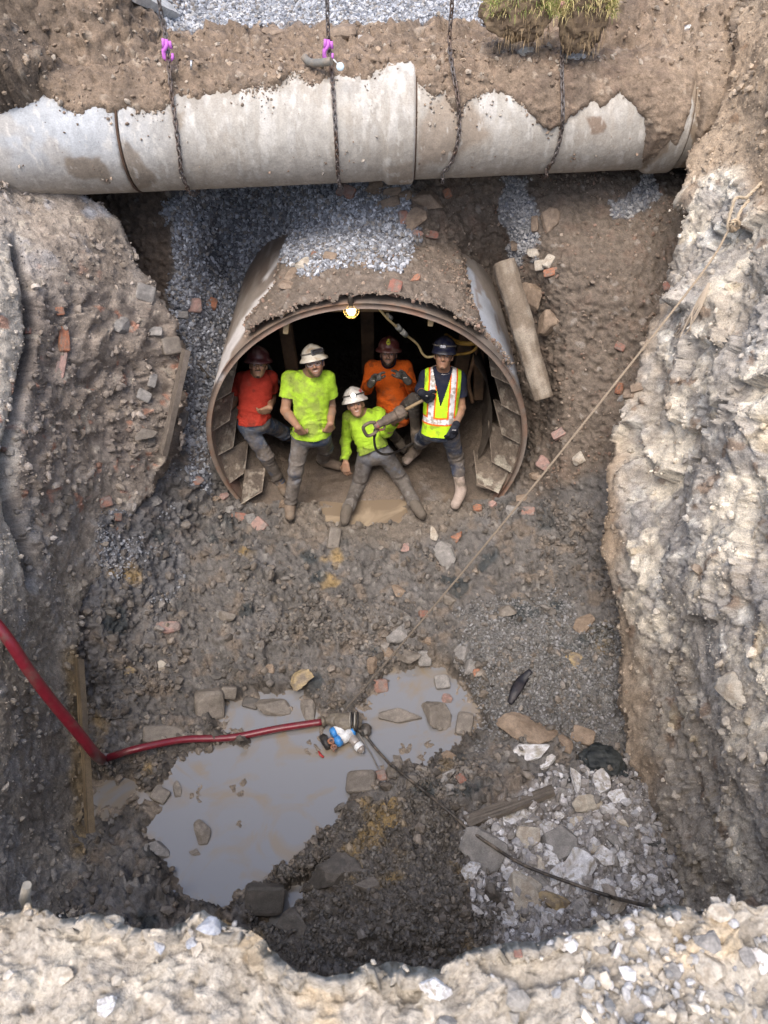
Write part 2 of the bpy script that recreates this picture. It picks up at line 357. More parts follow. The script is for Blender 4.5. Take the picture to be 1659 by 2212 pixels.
col = mixc(col, c_(.36, .34, .31), (fr2 > .975)*.35); col = mixc(col, DMUD*.8, sstep(-42, -12, sdp)*sstep(6, -4, sdp)*fl*.7)
wet = np.clip(1-sstep(1050, 1400, py)*.62+.3*whiteR-.5*tA-.5*t4, .05, 1)
colA = np.concatenate([col, wet[..., None]], -1)
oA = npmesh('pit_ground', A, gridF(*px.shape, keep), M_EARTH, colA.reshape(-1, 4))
tag(oA, 'brown and grey muddy slope and floor of the deep pit around the tunnel mouth', kind='structure')
gA = dict(px=px, py=py, W=A, n=gnorm(A), keep=keep, col=col)

# ---- sheet C : left bank, sheet B : right rock face
def wallsheet(name, rows, conts, cols, T, side, label):
    """side -1: from far left to its contour; +1: from its contour to far right. Wraps back behind the contour."""
    v = np.arange(rows[0], rows[-1], STEP); cont = np.interp(v, conts[0], conts[1])
    far = cols[0] if side < 0 else cols[-1]
    m = int(abs(far-np.mean(conts[1]))/STEP)
    u = np.linspace(0, 1, m)
    rag = 14*fbm(np.stack([v/38, v*0, v*0], -1), 4, 33 if side < 0 else 34)
    PX = far+(cont+rag-far)[:, None]*u[None, :]; PY = np.repeat(v[:, None], m, 1)
    Yv = interp2(rows, cols, T, PX, PY)
    W = P(PX, PY, Yv)
    # wrap behind the contour
    wr = []
    for q, (dpx, dY) in enumerate([(2, .03), (3, .08), (3, .16), (0, .28), (-6, .45), (-16, .7), (-30, 1.0)]):
        wr.append(P(PX[:, -1]-side*dpx, PY[:, -1], Yv[:, -1]+dY)[:, None])
    W = np.concatenate([W]+wr, 1)
    PX = np.concatenate([PX]+[PX[:, -1:]]*7, 1); PY = np.concatenate([PY]+[PY[:, -1:]]*7, 1)
    return W, PX, PY
rowsC = [350, 430, 520, 620, 700, 800, 900, 1000, 1100, 1200, 1300, 1400, 1500, 1600, 1700, 1800, 1900, 2000, 2150]
contC = ([350, 400, 430, 480, 560, 620, 700, 760, 850, 950, 1010, 1100, 1200, 1300, 1400, 1500, 1600, 1700, 1800, 1900, 2000, 2150],
         [40, 110, 190, 255, 285, 320, 380, 395, 390, 372, 350, 290, 225, 175, 158, 165, 182, 190, 190, 172, 140, 100])
TC = [[5.2, 6.1, 6.3, 6.4, 6.5], [4.9, 5.9, 6.2, 6.4, 6.5], [4.6, 5.5, 5.9, 6.3, 6.4], [4.4, 5.1, 5.6, 6.1, 6.3], [4.2, 4.9, 5.4, 5.85, 6.1], [3.9, 4.6, 5.1, 5.6, 5.9], [3.6, 4.25, 4.85, 5.3, 5.6],
      [3.3, 3.95, 4.6, 5.1, 5.4], [3.0, 3.65, 4.35, 4.85, 5.1], [2.8, 3.35, 4.05, 4.55, 4.8], [2.6, 3.1, 3.75, 4.2, 4.5], [2.4, 2.85, 3.4, 3.8, 4.0], [2.25, 2.6, 3.08, 3.4, 3.6],
      [2.1, 2.4, 2.83, 3.1, 3.3], [1.95, 2.15, 2.55, 2.8, 3.0], [1.75, 1.95, 2.23, 2.5, 2.6], [1.55, 1.7, 1.9, 2.1, 2.2], [1.3, 1.42, 1.6, 1.75, 1.8], [1.05, 1.12, 1.2, 1.3, 1.35]]
W, PX, PY = wallsheet('left_bank', rowsC, contC, [-300, 0, 150, 300, 400], TC, -1, '')
# land behind it, at ground level
top = W[:, :1].copy(); top[..., 0] -= .5; top[..., 2] = np.maximum(top[..., 2]+.6, -.05); far_ = top.copy(); far_[..., 0] -= 2.5; far_[..., 2] = 0.0
nx = 14; ext = np.concatenate([far_+(top-far_)*t for t in np.linspace(0, 1, nx)], 1); mid_ = np.concatenate([top+(W[:, :1]-top)*t for t in np.linspace(.1, .9, 9)], 1)
W = np.concatenate([ext, mid_, W], 1); PX = np.concatenate([np.full((len(PX), nx+9), -300.), PX], 1); PY = np.concatenate([np.repeat(PY[:, :1], nx+9, 1), PY], 1)
# top edge falls back
up1 = W[:1].copy(); up1[..., 1] += .12; up1[..., 2] -= .02; up2 = up1.copy(); up2[..., 1] += .5; up2[..., 2] -= .25; up3 = up2.copy(); up3[..., 1] += .5; up3[..., 2] -= .6
W = np.concatenate([up3, up2, up1, W], 0); PX = np.concatenate([PX[:1]]*3+[PX], 0); PY = np.concatenate([PY[:1]]*3+[PY], 0)
n = gnorm(W); n *= np.sign((n*(np.array([0, 0, CAMZ])-W)).sum(-1, keepdims=True))
big = fbm(W*1.6, 4, 101); mid = ridged(W*5, 4, 105); fv, fe, fr = facet(W*np.array([6, 6, 7])+.35*fbm(W*8, 2, 3)[..., None], 120); fv2, fe2, fr2 = facet(W*20, 130); fv3, fe3, fr3 = facet(W*45, 136)
low = sstep(1300, 1450, PY)
pn = np.stack([PX/60, PY/60, 0*PX], -1)
rubC = sstep(-40, 30, polysd(PX, PY, [(230, 650), (420, 640), (420, 1020), (250, 1030), (200, 900), (60, 1250), (60, 650), (150, 640)])+30*fbm(pn, 3, 140))
d = .09*big+.010*mid*(.4+rubC)+.055*(fv-.5)*(.06+.9*rubC)+.010*(fv2-.5)+.005*(fv3-.5)+.0035*fbm(W*60, 3, 109)
hollow = np.exp(-(((PX-250)/75)**2+((PY-900)/110)**2)); d -= .16*hollow
crk = np.exp(-((PX-(42+20*np.sin(PY/90.)))/9)**2)*sstep(500, 540, PY)*(1-sstep(1230, 1290, PY)); d -= .22*crk
W0 = W.copy(); W = W+n*d[..., None]
gm = fbm(W0*2.2, 4, 190); gm2 = fbm(W0*8, 4, 191)
col = mixc(c_(.27, .225, .185), c_(.36, .32, .28), gm+.3)
col = mixc(col, c_(.17, .14, .115), sstep(.0, .4, gm2)*.6)
col = mixc(col, c_(.33, .34, .37), sstep(.05, .35, fbm(W0*5, 5, 192))*sstep(650, 420, PY)*1.0)
col = mixc(col, c_(.15, .125, .11), rubC*sstep(-.2, .3, gm)*.6)
col = mixc(col, c_(.265, .238, .20), sstep(950, 1350, PY)*.8)
col = mixc(col, c_(.30, .29, .28), sstep(.05, .4, fbm(W0*6, 5, 193))*sstep(950, 1150, PY)*.75)
col = mixc(col, c_(.17, .17, .17), sstep(1500, 1900, PY)*sstep(-.15, .35, gm2)*.4)
col = mixc(col, CLAY*.8, sstep(-12, 12, polysd(PX, PY, [(140, 1400), (200, 1400), (200, 1850), (150, 1860), (165, 1600)])+14*fbm(pn, 3, 142))*.65)
strip = sstep(8, -8, PX-40-12*fbm(pn, 3, 143))*sstep(460, 560, PY)*(1-sstep(1220, 1330, PY))
col = mixc(col, c_(.50, .455, .39), strip*.9)
col = mixc(col, c_(.42, .20, .13), sstep(.42, .55, fbm(W0*9, 3, 194))*sstep(500, 700, PY)*sstep(1250, 1100, PY)*.7)
col = mixc(col, c_(.45, .40, .33), sstep(.38, .55, fbm(W0*11+4, 3, 196))*.7*(PY < 1500))
col = mixc(col, c_(.03, .03, .03), crk*.5)
col = col*(1+.25*(fr2-.5))[..., None]*(1+.25*(fr3-.5))[..., None]*(1+.3*fbm(W0*13, 5, 199, g=.65))[..., None]
wet = np.clip(1-sstep(1000, 1500, PY)*.45, .1, 1)
oC = npmesh('left_bank', W, gridF(*W.shape[:2])[:, ::1], M_EARTH, np.concatenate([col, wet[..., None]], -1).reshape(-1, 4))
tag(oC, 'steep left wall of the pit in crumbling brown earth and rubble', kind='structure')
gC = dict(px=PX, py=PY, W=W, n=gnorm(W), col=col)

rowsB = [0, 100, 200, 300, 400, 500, 600, 700, 800, 900, 1000, 1100, 1200, 1300, 1400, 1500, 1600, 1700, 1800, 1900, 2000, 2150]
TB = [[7.6, 7.6, 7.6, 7.2, 6.6, 5.8], [7.4, 7.4, 7.3, 6.7, 6.1, 5.4], [7.0, 7.0, 6.8, 6.3, 5.7, 5.0], [6.6, 6.6, 6.4, 6.0, 5.4, 4.7], [6.3, 6.3, 6.1, 5.7, 5.1, 4.4], [6.1, 6.1, 5.8, 5.35, 4.8, 4.15], [5.9, 5.85, 5.5, 5.0, 4.5, 3.9],
      [5.6, 5.5, 5.1, 4.7, 4.2, 3.6], [5.3, 5.2, 4.8, 4.35, 3.95, 3.4], [5.1, 4.9, 4.5, 4.05, 3.65, 3.1], [4.8, 4.55, 4.15, 3.7, 3.35, 2.85], [4.5, 4.2, 3.8, 3.4, 3.05, 2.6], [4.2, 3.85, 3.45, 3.1, 2.8, 2.35], [3.9, 3.55, 3.15, 2.85, 2.55, 2.15],
      [3.65, 3.3, 2.9, 2.6, 2.3, 1.95], [3.3, 3.05, 2.65, 2.35, 2.1, 1.75], [3.0, 2.8, 2.42, 2.12, 1.9, 1.6], [2.7, 2.55, 2.2, 1.92, 1.7, 1.42], [2.35, 2.28, 1.98, 1.72, 1.5, 1.25], [2.0, 1.97, 1.8, 1.55, 1.33, 1.1], [1.65, 1.65, 1.55, 1.36, 1.15, .95], [1.2, 1.2, 1.18, 1.05, .9, .7]]
contB = ([0, 100, 200, 280, 330, 400, 460, 520, 600, 680, 760, 850, 920, 1000, 1100, 1200, 1300, 1400, 1500, 1600, 1700, 1800, 1900, 2000, 2150],
         [1600, 1590, 1575, 1550, 1505, 1492, 1502, 1475, 1455, 1430, 1400, 1370, 1338, 1326, 1322, 1316, 1335, 1350, 1345, 1350, 1372, 1380, 1410, 1440, 1500])
W, PX, PY = wallsheet('rock_face', rowsB, contB, [1300, 1400, 1500, 1600, 1700, 1900], TB, 1, '')
# columns run from far right to the contour; put land behind at ground level
top = W[:, :1].copy(); top[..., 0] += .4; top[..., 2] = np.maximum(top[..., 2]+.6, .0); far_ = top.copy(); far_[..., 0] += 2.5; far_[..., 2] = .0
ext = np.concatenate([far_+(top-far_)*t for t in np.linspace(0, 1, nx)], 1); mid_ = np.concatenate([top+(W[:, :1]-top)*t for t in np.linspace(.1, .9, 9)], 1)
W = np.concatenate([ext, mid_, W], 1); PX = np.concatenate([np.full((len(PX), nx+9), 1900.), PX], 1); PY = np.concatenate([np.repeat(PY[:, :1], nx+9, 1), PY], 1)
n = gnorm(W); n *= np.sign((n*(np.array([0, 0, CAMZ])-W)).sum(-1, keepdims=True))
pn = np.stack([PX/60, PY/60, 0*PX], -1)
rock = sstep(-25, 25, polysd(PX, PY, [(1480, 400), (1600, 380), (1800, 640), (1950, 2200), (1500, 2200), (1420, 1800), (1340, 1200), (1330, 930), (1400, 760), (1440, 640)])+35*fbm(pn*.8, 4, 240))
fv0, fe0, fr0 = facet(W*np.array([2.6, 2.6, 2.2])+.4*fbm(W*2, 3, 2)[..., None], 210, 1.4); fv, fe, fr = facet(W*7.5+.4*fbm(W*6, 3, 3)[..., None], 220, 1.3); fv2, fe2, fr2 = facet(W*18+.3*fbm(W*25, 2, 4)[..., None], 230, 1.2); fv3, fe3, fr3 = facet(W*42, 236, 1.1)
d = .12*fbm(W*1.3, 4, 201)+.015*ridged(W*4, 4, 205)+rock*(.10*(1-.75*sstep(1100, 1500, PY))*(fv0-.5)+.028*(fv-.5)*np.clip(.5+1.5*fbm(W*2, 2, 208), 0, 1.2)+.02*fbm(W*4, 4, 207))+.009*(fv2-.5)*(.6+rock*.7)+.005*(fv3-.5)+.0035*fbm(W*60, 3, 209)
W0 = W.copy(); W = W+n*d[..., None]
gm = fbm(W0*1.8, 5, 290, g=.6); gm2 = fbm(W0*7, 5, 291, g=.6)
soilc = mixc(c_(.31, .235, .165), c_(.40, .32, .24), gm+.4)
greyt = mixc(c_(.40, .365, .32), c_(.30, .285, .27), gm2+.5)
wbias = .30*np.exp(-(((PX-1530)/150)**2+((PY-780)/300)**2))-.10+.12*np.exp(-(((PX-1600)/90)**2+((PY-1500)/350)**2)); wr = mixc(greyt, WROCK, sstep(-.06, .14, gm*1.3+.12*(fr-.5)+.06*(fr2-.5)+wbias-.03))
wr = mixc(wr, c_(.74, .71, .64), sstep(.15, .4, gm2+.2*(fr-.5))*.8*(PY < 1500))
wr = mixc(wr, c_(.22, .215, .215), sstep(.06, .3, fbm(W0*2.6+5, 5, 292, g=.62))*sstep(950, 1150, PY)*.75)
wr = mixc(wr, c_(.37, .325, .27), sstep(-.15, .15, fbm(W0*3.1, 5, 297, g=.62)+.35*sstep(1250, 1700, PY)-.12)*.8)
wr = mixc(wr, c_(.42, .33, .20), sstep(.42, .55, fbm(W0*3.6, 4, 293))*.5)
col = mixc(soilc, wr, rock)
edge_ = sstep(70, 5, np.abs(PX-np.interp(PY, contB[0], contB[1])))*sstep(1150, 1250, PY)
col = mixc(col, c_(.25, .205, .16), edge_*.5)
col = mixc(col, c_(.20, .12, .07), sstep(.4, .5, fbm(W0*6+2, 3, 295))*.6)
col = col*(1+.22*(fr2-.5))[..., None]*(1+.22*(fr3-.5))[..., None]*(1+.35*fbm(W0*13, 5, 299, g=.65))[..., None]
wet = np.full(PX.shape, .95)
oB = npmesh('rock_face', W, gridF(*W.shape[:2]), M_EARTH, np.concatenate([col, wet[..., None]], -1).reshape(-1, 4))
tag(oB, 'rough pale limestone and soil wall on the right of the pit', kind='structure')
gB = dict(px=PX, py=PY, W=W, n=gnorm(W), col=col)

# ---- concrete pipe axis and the earth on top of it (sheet D)
PR = .43
def pyv(x): return 6.72+.115*x
def pzv(x): return -.525+0.0*x
def xof(pxv): k = (np.asarray(pxv, float)-CX)/FPX; return k*5.95/(1-.0813*k)
def pxof(x): return CX+FPX*x/(5.95+.0813*x)
edx = [-200, 60, 110, 140, 180, 215, 250, 290, 330, 400, 440, 480, 520, 560, 600, 640, 665, 700, 740, 800, 835, 880, 905, 930, 960, 985, 1010, 1060, 1100, 1130, 1160, 1185, 1215, 1240, 1265, 1300, 1330, 1355, 1385, 1402, 1410, 1470, 1482, 1495, 1510, 1700]
edy = [235, 225, 192, 215, 248, 225, 240, 222, 238, 196, 210, 183, 192, 172, 176, 150, 168, 172, 150, 156, 140, 150, 170, 205, 190, 250, 205, 190, 205, 225, 262, 275, 260, 240, 215, 222, 185, 215, 240, 330, 350, 330, 215, 175, 340, 350]
xs = np.arange(-4.6, 5.2, .017)
prof = [(3.2, None), (1.0, None)]
rowsD = []
zg = .0+.50*sstep(-1.75, -2.3, xs)+.34*sstep(1.0, 1.9, xs)
yy, zz = [], []
for t in np.linspace(0, 1, 60):
    yy.append(pyv(xs)+3.2-(3.2-.75)*t); zz.append(zg*(1.0)+0*xs)
for t in np.linspace(0.02, 1, 46):
    yy.append(pyv(xs)+.75-(.75)*t); zz.append(zg*(1-sstep(.15, 1, t+0*xs))+(pzv(xs)+PR+.05)*sstep(.1, 1, t+0*xs))
pye = np.interp(pxof(xs), edx, edy)+9*fbm(np.stack([xs*9, xs*0, xs*0], -1), 4, 300)+10*fbm(np.stack([xs*32, xs*0, xs*0], -1), 3, 301, g=.7)
# angle on the pipe that the edge row has
te = -(pye-CY)/FPX; ke = (te-1)/(te+1); Yp, zp = pyv(xs), pzv(xs)
qa = 1+ke**2; qb = -2*Yp+2*ke*(CAMZ-zp); qc = Yp**2+(CAMZ-zp)**2-(PR+.02)**2; dd = np.maximum(qb*qb-4*qa*qc, 0)
Ye = (-qb-np.sqrt(dd))/(2*qa); ze = CAMZ+ke*Ye; phe = np.arctan2(ze-zp, Yp-Ye)
phe = np.where(qb*qb-4*qa*qc <= 0, 1.4, phe)
for t in np.linspace(0, 1, 90):
    ph = math.pi/2*(1-t)+(-.9)*t
    over = ph-phe                                    # >0: above the ragged edge
    th_ = np.where(over > 0, .020+.050*sstep(0, .7, over), .020+over*.6).clip(-.2, 1)
    th_ = th_+.32*sstep(-2.35, -2.8, xs)*sstep(-.12, .25, over)
    r_ = PR+th_
    yy.append(Yp-r_*math.cos(ph)); zz.append(zp+r_*math.sin(ph))
Yd = np.array(yy); Zd = np.array(zz); Xd = np.repeat(xs[None], len(Yd), 0)
W = np.stack([Xd, Yd, Zd], -1)
n = gnorm(W); n *= np.where(n[..., 2:3]+(-n[..., 1:2]) < 0, -1, 1)
onp = np.zeros(W.shape[:2]); onp[106:] = 1
rowt = np.arange(len(Yd))[:, None]+0*Xd
fv, fe, fr = facet(W*9, 320); fv2, fe2, fr2 = facet(W*24, 330)
am = np.where(rowt < 60, .3, 1.)*np.where(rowt > 106, sstep(200, 110, rowt)*.8+.15, 1.)
ridge = np.exp(-((rowt-64)/10)**2)*.06
d = am*(.04*fbm(W*3, 4, 301)+.02*ridged(W*8, 3, 305)+.05*(fv-.5)*(rowt < 125)+.02*(fv2-.5)+.006*fbm(W*40, 3, 309))+ridge*(.5+fbm(W*4, 3, 310))
d = np.where(onp > 0, np.maximum(d, -.004), d)*np.where((rowt > 106), sstep(-.25, .1, (math.pi/2-(math.pi/2+.9)*(rowt-106)/89.)-phe[None]), 1)
W0 = W.copy(); W = W+n*d[..., None]
gm = fbm(W0*2.5, 4, 390); gm2 = fbm(W0*9, 4, 391)
gnd = sstep(5, -5, (rowt-60)-7*fbm(W0*3, 4, 392))*sstep(-2.0, -1.7, Xd)*sstep(1.15, .9, Xd)
col = mixc(c_(.205, .155, .115), c_(.27, .205, .15), gm+.4)
col = mixc(col, RBROWN*.9, sstep(.0, .4, gm2)*.6*sstep(.0, 2, Xd+.5))
col = mixc(col, DBROWN*1.5, sstep(.1, .5, fbm(W0*5, 4, 393))*.6)
col = mixc(col, DBROWN*1.1, sstep(-2.3, -2.8, Xd)*.85)
col = mixc(col, c_(.30, .235, .175), sstep(2.0, 2.6, Xd)*.8)
col = mixc(col, GRAV*.95, gnd)
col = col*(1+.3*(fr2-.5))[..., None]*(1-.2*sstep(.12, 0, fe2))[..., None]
col = mixc(col, c_(.42, .36, .29), (fr2 > .97)*.4*(1-gnd))
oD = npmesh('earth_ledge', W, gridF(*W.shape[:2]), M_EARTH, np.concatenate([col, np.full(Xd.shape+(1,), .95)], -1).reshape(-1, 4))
tag(oD, 'ledge of loose brown earth heaped behind and over the concrete pipe', kind='structure')
gD = dict(px=Xd*0, py=Xd*0, W=W, n=gnorm(W), col=col, gnd=gnd, row=rowt)

# ---- sheet E : near rim
exs = np.arange(-1.9, 1.9, .0065)
epx = [-400, 0, 60, 100, 200, 280, 345, 420, 480, 560, 650, 760, 850, 950, 1030, 1100, 1200, 1300, 1400, 1500, 1600, 1659, 2100]
epy = [1930, 1955, 1945, 1970, 1972, 1990, 1998, 1962, 1992, 2015, 2062, 2088, 2062, 2062, 2022, 2012, 2010, 1985, 1968, 1957, 1940, 1945, 1940]
d0 = S2*(1.6+.45)
epxx = CX+FPX*exs/d0
ez = CAMZ+0*exs
Yedge = -CAMZ/kz(np.interp(epxx, epx, epy))+.035*fbm(np.stack([exs*7, exs*0, exs*0], -1), 4, 400)
rowsE = []
for t in np.linspace(0, 1, 300): rowsE.append((Yedge-1.9*(1-t)**1.3, 0*exs-.025+0*t))
for t in np.linspace(.02, 1, 60): rowsE.append((Yedge+.05*math.sin(t*3.14)-.04*t+.5*t*t, -.025-t*4.3+0*exs))
Ye_ = np.array([r[0] for r in rowsE]); Ze = np.array([r[1] for r in rowsE]); Xe = np.repeat(exs[None], len(Ye_), 0)
W = np.stack([Xe, Ye_, Ze], -1); n = gnorm(W); n *= np.where((n[..., 2:3]+n[..., 1:2]) < 0, -1, 1)
rowt = np.arange(len(Ye_))[:, None]+0*Xe
fv, fe, fr = facet(W*9+.3*fbm(W*12, 2, 5)[..., None], 420); fv2, fe2, fr2 = facet(W*30, 430); fv3, fe3, fr3 = facet(W*62, 440)
d = .035*fbm(W*4, 4, 401)-.03+.022*(fv-.5)+.010*(fv2-.5)+.006*(fv3-.5)+.010*ridged(W*14, 3, 402)+.004*fbm(W*90, 3, 403)
d = d*np.where(rowt > 300, 1.6, 1)
W0 = W.copy(); W = W+n*d[..., None]
gm = fbm(W0*4, 4, 490); gm2 = fbm(W0*16, 4, 491)
col = mixc(TAN*.92, TAN*1.12, gm+.5); col = mixc(col, c_(.46, .42, .35), sstep(.0, .5, gm2)*.6)
col = mixc(col, c_(.33, .30, .255), sstep(.0, .5, fbm(W0*7, 4, 492))*.5)
col = mixc(col, c_(.55, .43, .28), sstep(.25, .5, fbm(W0*9+3, 4, 493))*.6)
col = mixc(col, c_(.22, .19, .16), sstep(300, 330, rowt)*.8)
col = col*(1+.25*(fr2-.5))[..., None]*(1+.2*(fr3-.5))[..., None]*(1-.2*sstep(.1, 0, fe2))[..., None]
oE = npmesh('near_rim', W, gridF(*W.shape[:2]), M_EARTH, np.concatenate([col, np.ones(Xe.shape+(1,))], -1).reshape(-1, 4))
tag(oE, 'pale dry crumbly ground at the near edge of the pit', kind='structure')
gE = dict(px=Xe*0, py=Xe*0, W=W, n=gnorm(W), col=col, row=rowt)

# ---- wide ground ring to the horizon
bm = bmesh.new(); X_ = [-300, -5.5, 5.6, 300]; Y_ = [-300, -1.1, 9.6, 300]
vs = [[bm.verts.new((x, y, -.03)) for x in X_] for y in Y_]
for j in range(3):
    for i in range(3):
        if (i, j) != (1, 1): bm.faces.new((vs[j][i], vs[j][i+1], vs[j+1][i+1], vs[j+1][i]))
me = bpy.data.meshes.new('ground'); bm.to_mesh(me); bm.free()
oG = link('ground', me, pmat('ground_gravel', (.26, .25, .24), .9, dirt=(.36, .29, .21), dscale=.8, bump=.5, bscale=30, var=.35)); tag(oG, 'open gravel and earth yard around the pit', kind='structure')
# sides of the near edge beyond the rim sheet
for sx in (-1, 1):
    Wn = []
    for y in np.linspace(-1.2, .5, 30): Wn.append([(sx*(1.85+3.9*t), y, -.02+.02*math.sin(9*t+y*4)) for t in np.linspace(0, 1, 60)])
    for z in np.linspace(-.1, -4.3, 50): Wn.append([(sx*(1.85+3.9*t), .55-.12*z*0+.03*math.sin(t*20+z*5), z) for t in np.linspace(0, 1, 60)])
    Wn = np.array(Wn); nn = gnorm(Wn); Wn = Wn+nn*(.06*fbm(Wn*4, 4, 480))[..., None]
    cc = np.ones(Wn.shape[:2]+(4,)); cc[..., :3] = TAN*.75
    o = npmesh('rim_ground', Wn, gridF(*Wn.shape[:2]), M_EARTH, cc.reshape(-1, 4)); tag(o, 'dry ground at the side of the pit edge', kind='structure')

# ---- mud floor in the tunnel
u = np.linspace(-1.62, 1.55, 260); v = np.linspace(5.57, 10.5, 300)
X, Y = np.meshgrid(u+0, v); xr = X-TXC
side = np.clip(np.abs(xr)/1.5, 0, 1)
Z = -3.89+.05*sstep(5.6, 6.4, Y)+.62*sstep(.45, 1.0, side)**1.0*sstep(5.5, 6.3, Y)+.05*fbm(np.stack([X*2, Y*2, 0*X], -1), 4, 500)+.012*fbm(np.stack([X*20, Y*20, 0*X], -1), 3, 501)
Z += .17*np.exp(-(((X+.08)/.26)**2+((Y-6.0)/.2)**2))          # mound the seated man leans on
Z -= .09*np.exp(-(((X+.12)/.5)**2+((Y-5.5)/.16)**2)**2)
Z = np.where((Y < 5.75) & (np.abs(X+.2) < .5), np.minimum(Z, -3.912+.075*sstep(5.58, 5.72, Y+.07*fbm(np.stack([X*5, Y*5, 0*X], -1), 4, 503))+.012*fbm(np.stack([X*22, Y*22, 0*X], -1), 3, 504)), Z)
W = np.stack([X, Y, Z], -1)
col = mixc(c_(.16, .125, .095), c_(.10, .08, .065), fbm(W*3, 4, 590)+.4); col = mixc(col, c_(.045, .038, .032), sstep(6.0, 6.9, Y+.4*fbm(W*2, 4, 592))); col = mixc(col, c_(.42, .42, .42), sstep(.12, .4, fbm(W*7, 4, 591))*np.exp(-(((X+.0)/.45)**2+((Y-5.55)/.3)**2))*.9)  # mud colour darkens inward, painting in the tunnel's shade
kp = (X-TXC)**2+(Z-TZC)**2 < (TR-.01)**2
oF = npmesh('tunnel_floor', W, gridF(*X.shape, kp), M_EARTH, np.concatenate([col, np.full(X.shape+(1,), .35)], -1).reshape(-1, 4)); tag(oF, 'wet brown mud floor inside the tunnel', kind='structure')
gF = dict(W=W)

# ---- water
def water_mat(name, colr, rough=.04, swirl=(.34, .27, .19)):
    m, n_, b = mat_new(name); L = n_.links.new; tc = N(n_, 'ShaderNodeTexCoord'); n1 = N(n_, 'ShaderNodeTexNoise'); n1.inputs['Scale'].default_value = 1.7; n1.inputs['Detail'].default_value = 7; n1.inputs['Distortion'].default_value = 2.4
    L(tc.outputs['Object'], n1.inputs['Vector']); mx = N(n_, 'ShaderNodeMix', data_type='RGBA'); mx.inputs[6].default_value = (*colr, 1); mx.inputs[7].default_value = (*swirl, 1)
    mr = N(n_, 'ShaderNodeMapRange'); mr.inputs[1].default_value = .50; mr.inputs[2].default_value = .66; L(n1.outputs[0], mr.inputs[0]); L(mr.outputs[0], mx.inputs[0]); L(mx.outputs[2], b.inputs['Base Color'])
    b.inputs['Roughness'].default_value = rough; b.inputs['IOR'].default_value = 1.5; b.inputs['Specular IOR Level'].default_value = .9
    n2 = N(n_, 'ShaderNodeTexNoise'); n2.inputs['Scale'].default_value = 5; L(tc.outputs['Object'], n2.inputs['Vector']); bp = N(n_, 'ShaderNodeBump'); bp.inputs['Strength'].default_value = .12; bp.inputs['Distance'].default_value = .03; L(n2.outputs[0], bp.inputs['Height']); L(bp.outputs[0], b.inputs['Normal'])
    return m
M_WATER = water_mat('muddy_water', (.215, .215, .22), swirl=(.235, .195, .145))
M_WATER2 = water_mat('tunnel_water', (.22, .17, .12), .15)
def quad(name, x0, x1, y0, y1, z, mat, label, cuts=1):
    bm = bmesh.new(); vs = [bm.verts.new(p) for p in ((x0, y0, z), (x1, y0, z), (x1, y1, z), (x0, y1, z))]; bm.faces.new(vs); me = bpy.data.meshes.new(name); bm.to_mesh(me); bm.free(); o = link(name, me, mat); return tag(o, label, kind='structure')
quad('puddle', -2.6, 1.6, 1.2, 4.4, WZ, M_WATER, 'large still muddy puddle on the pit floor reflecting the sky')
quad('tunnel_puddle', -.75, .42, 5.25, 5.72, WZ2, M_WATER2, 'small brown puddle at the mouth of the tunnel')
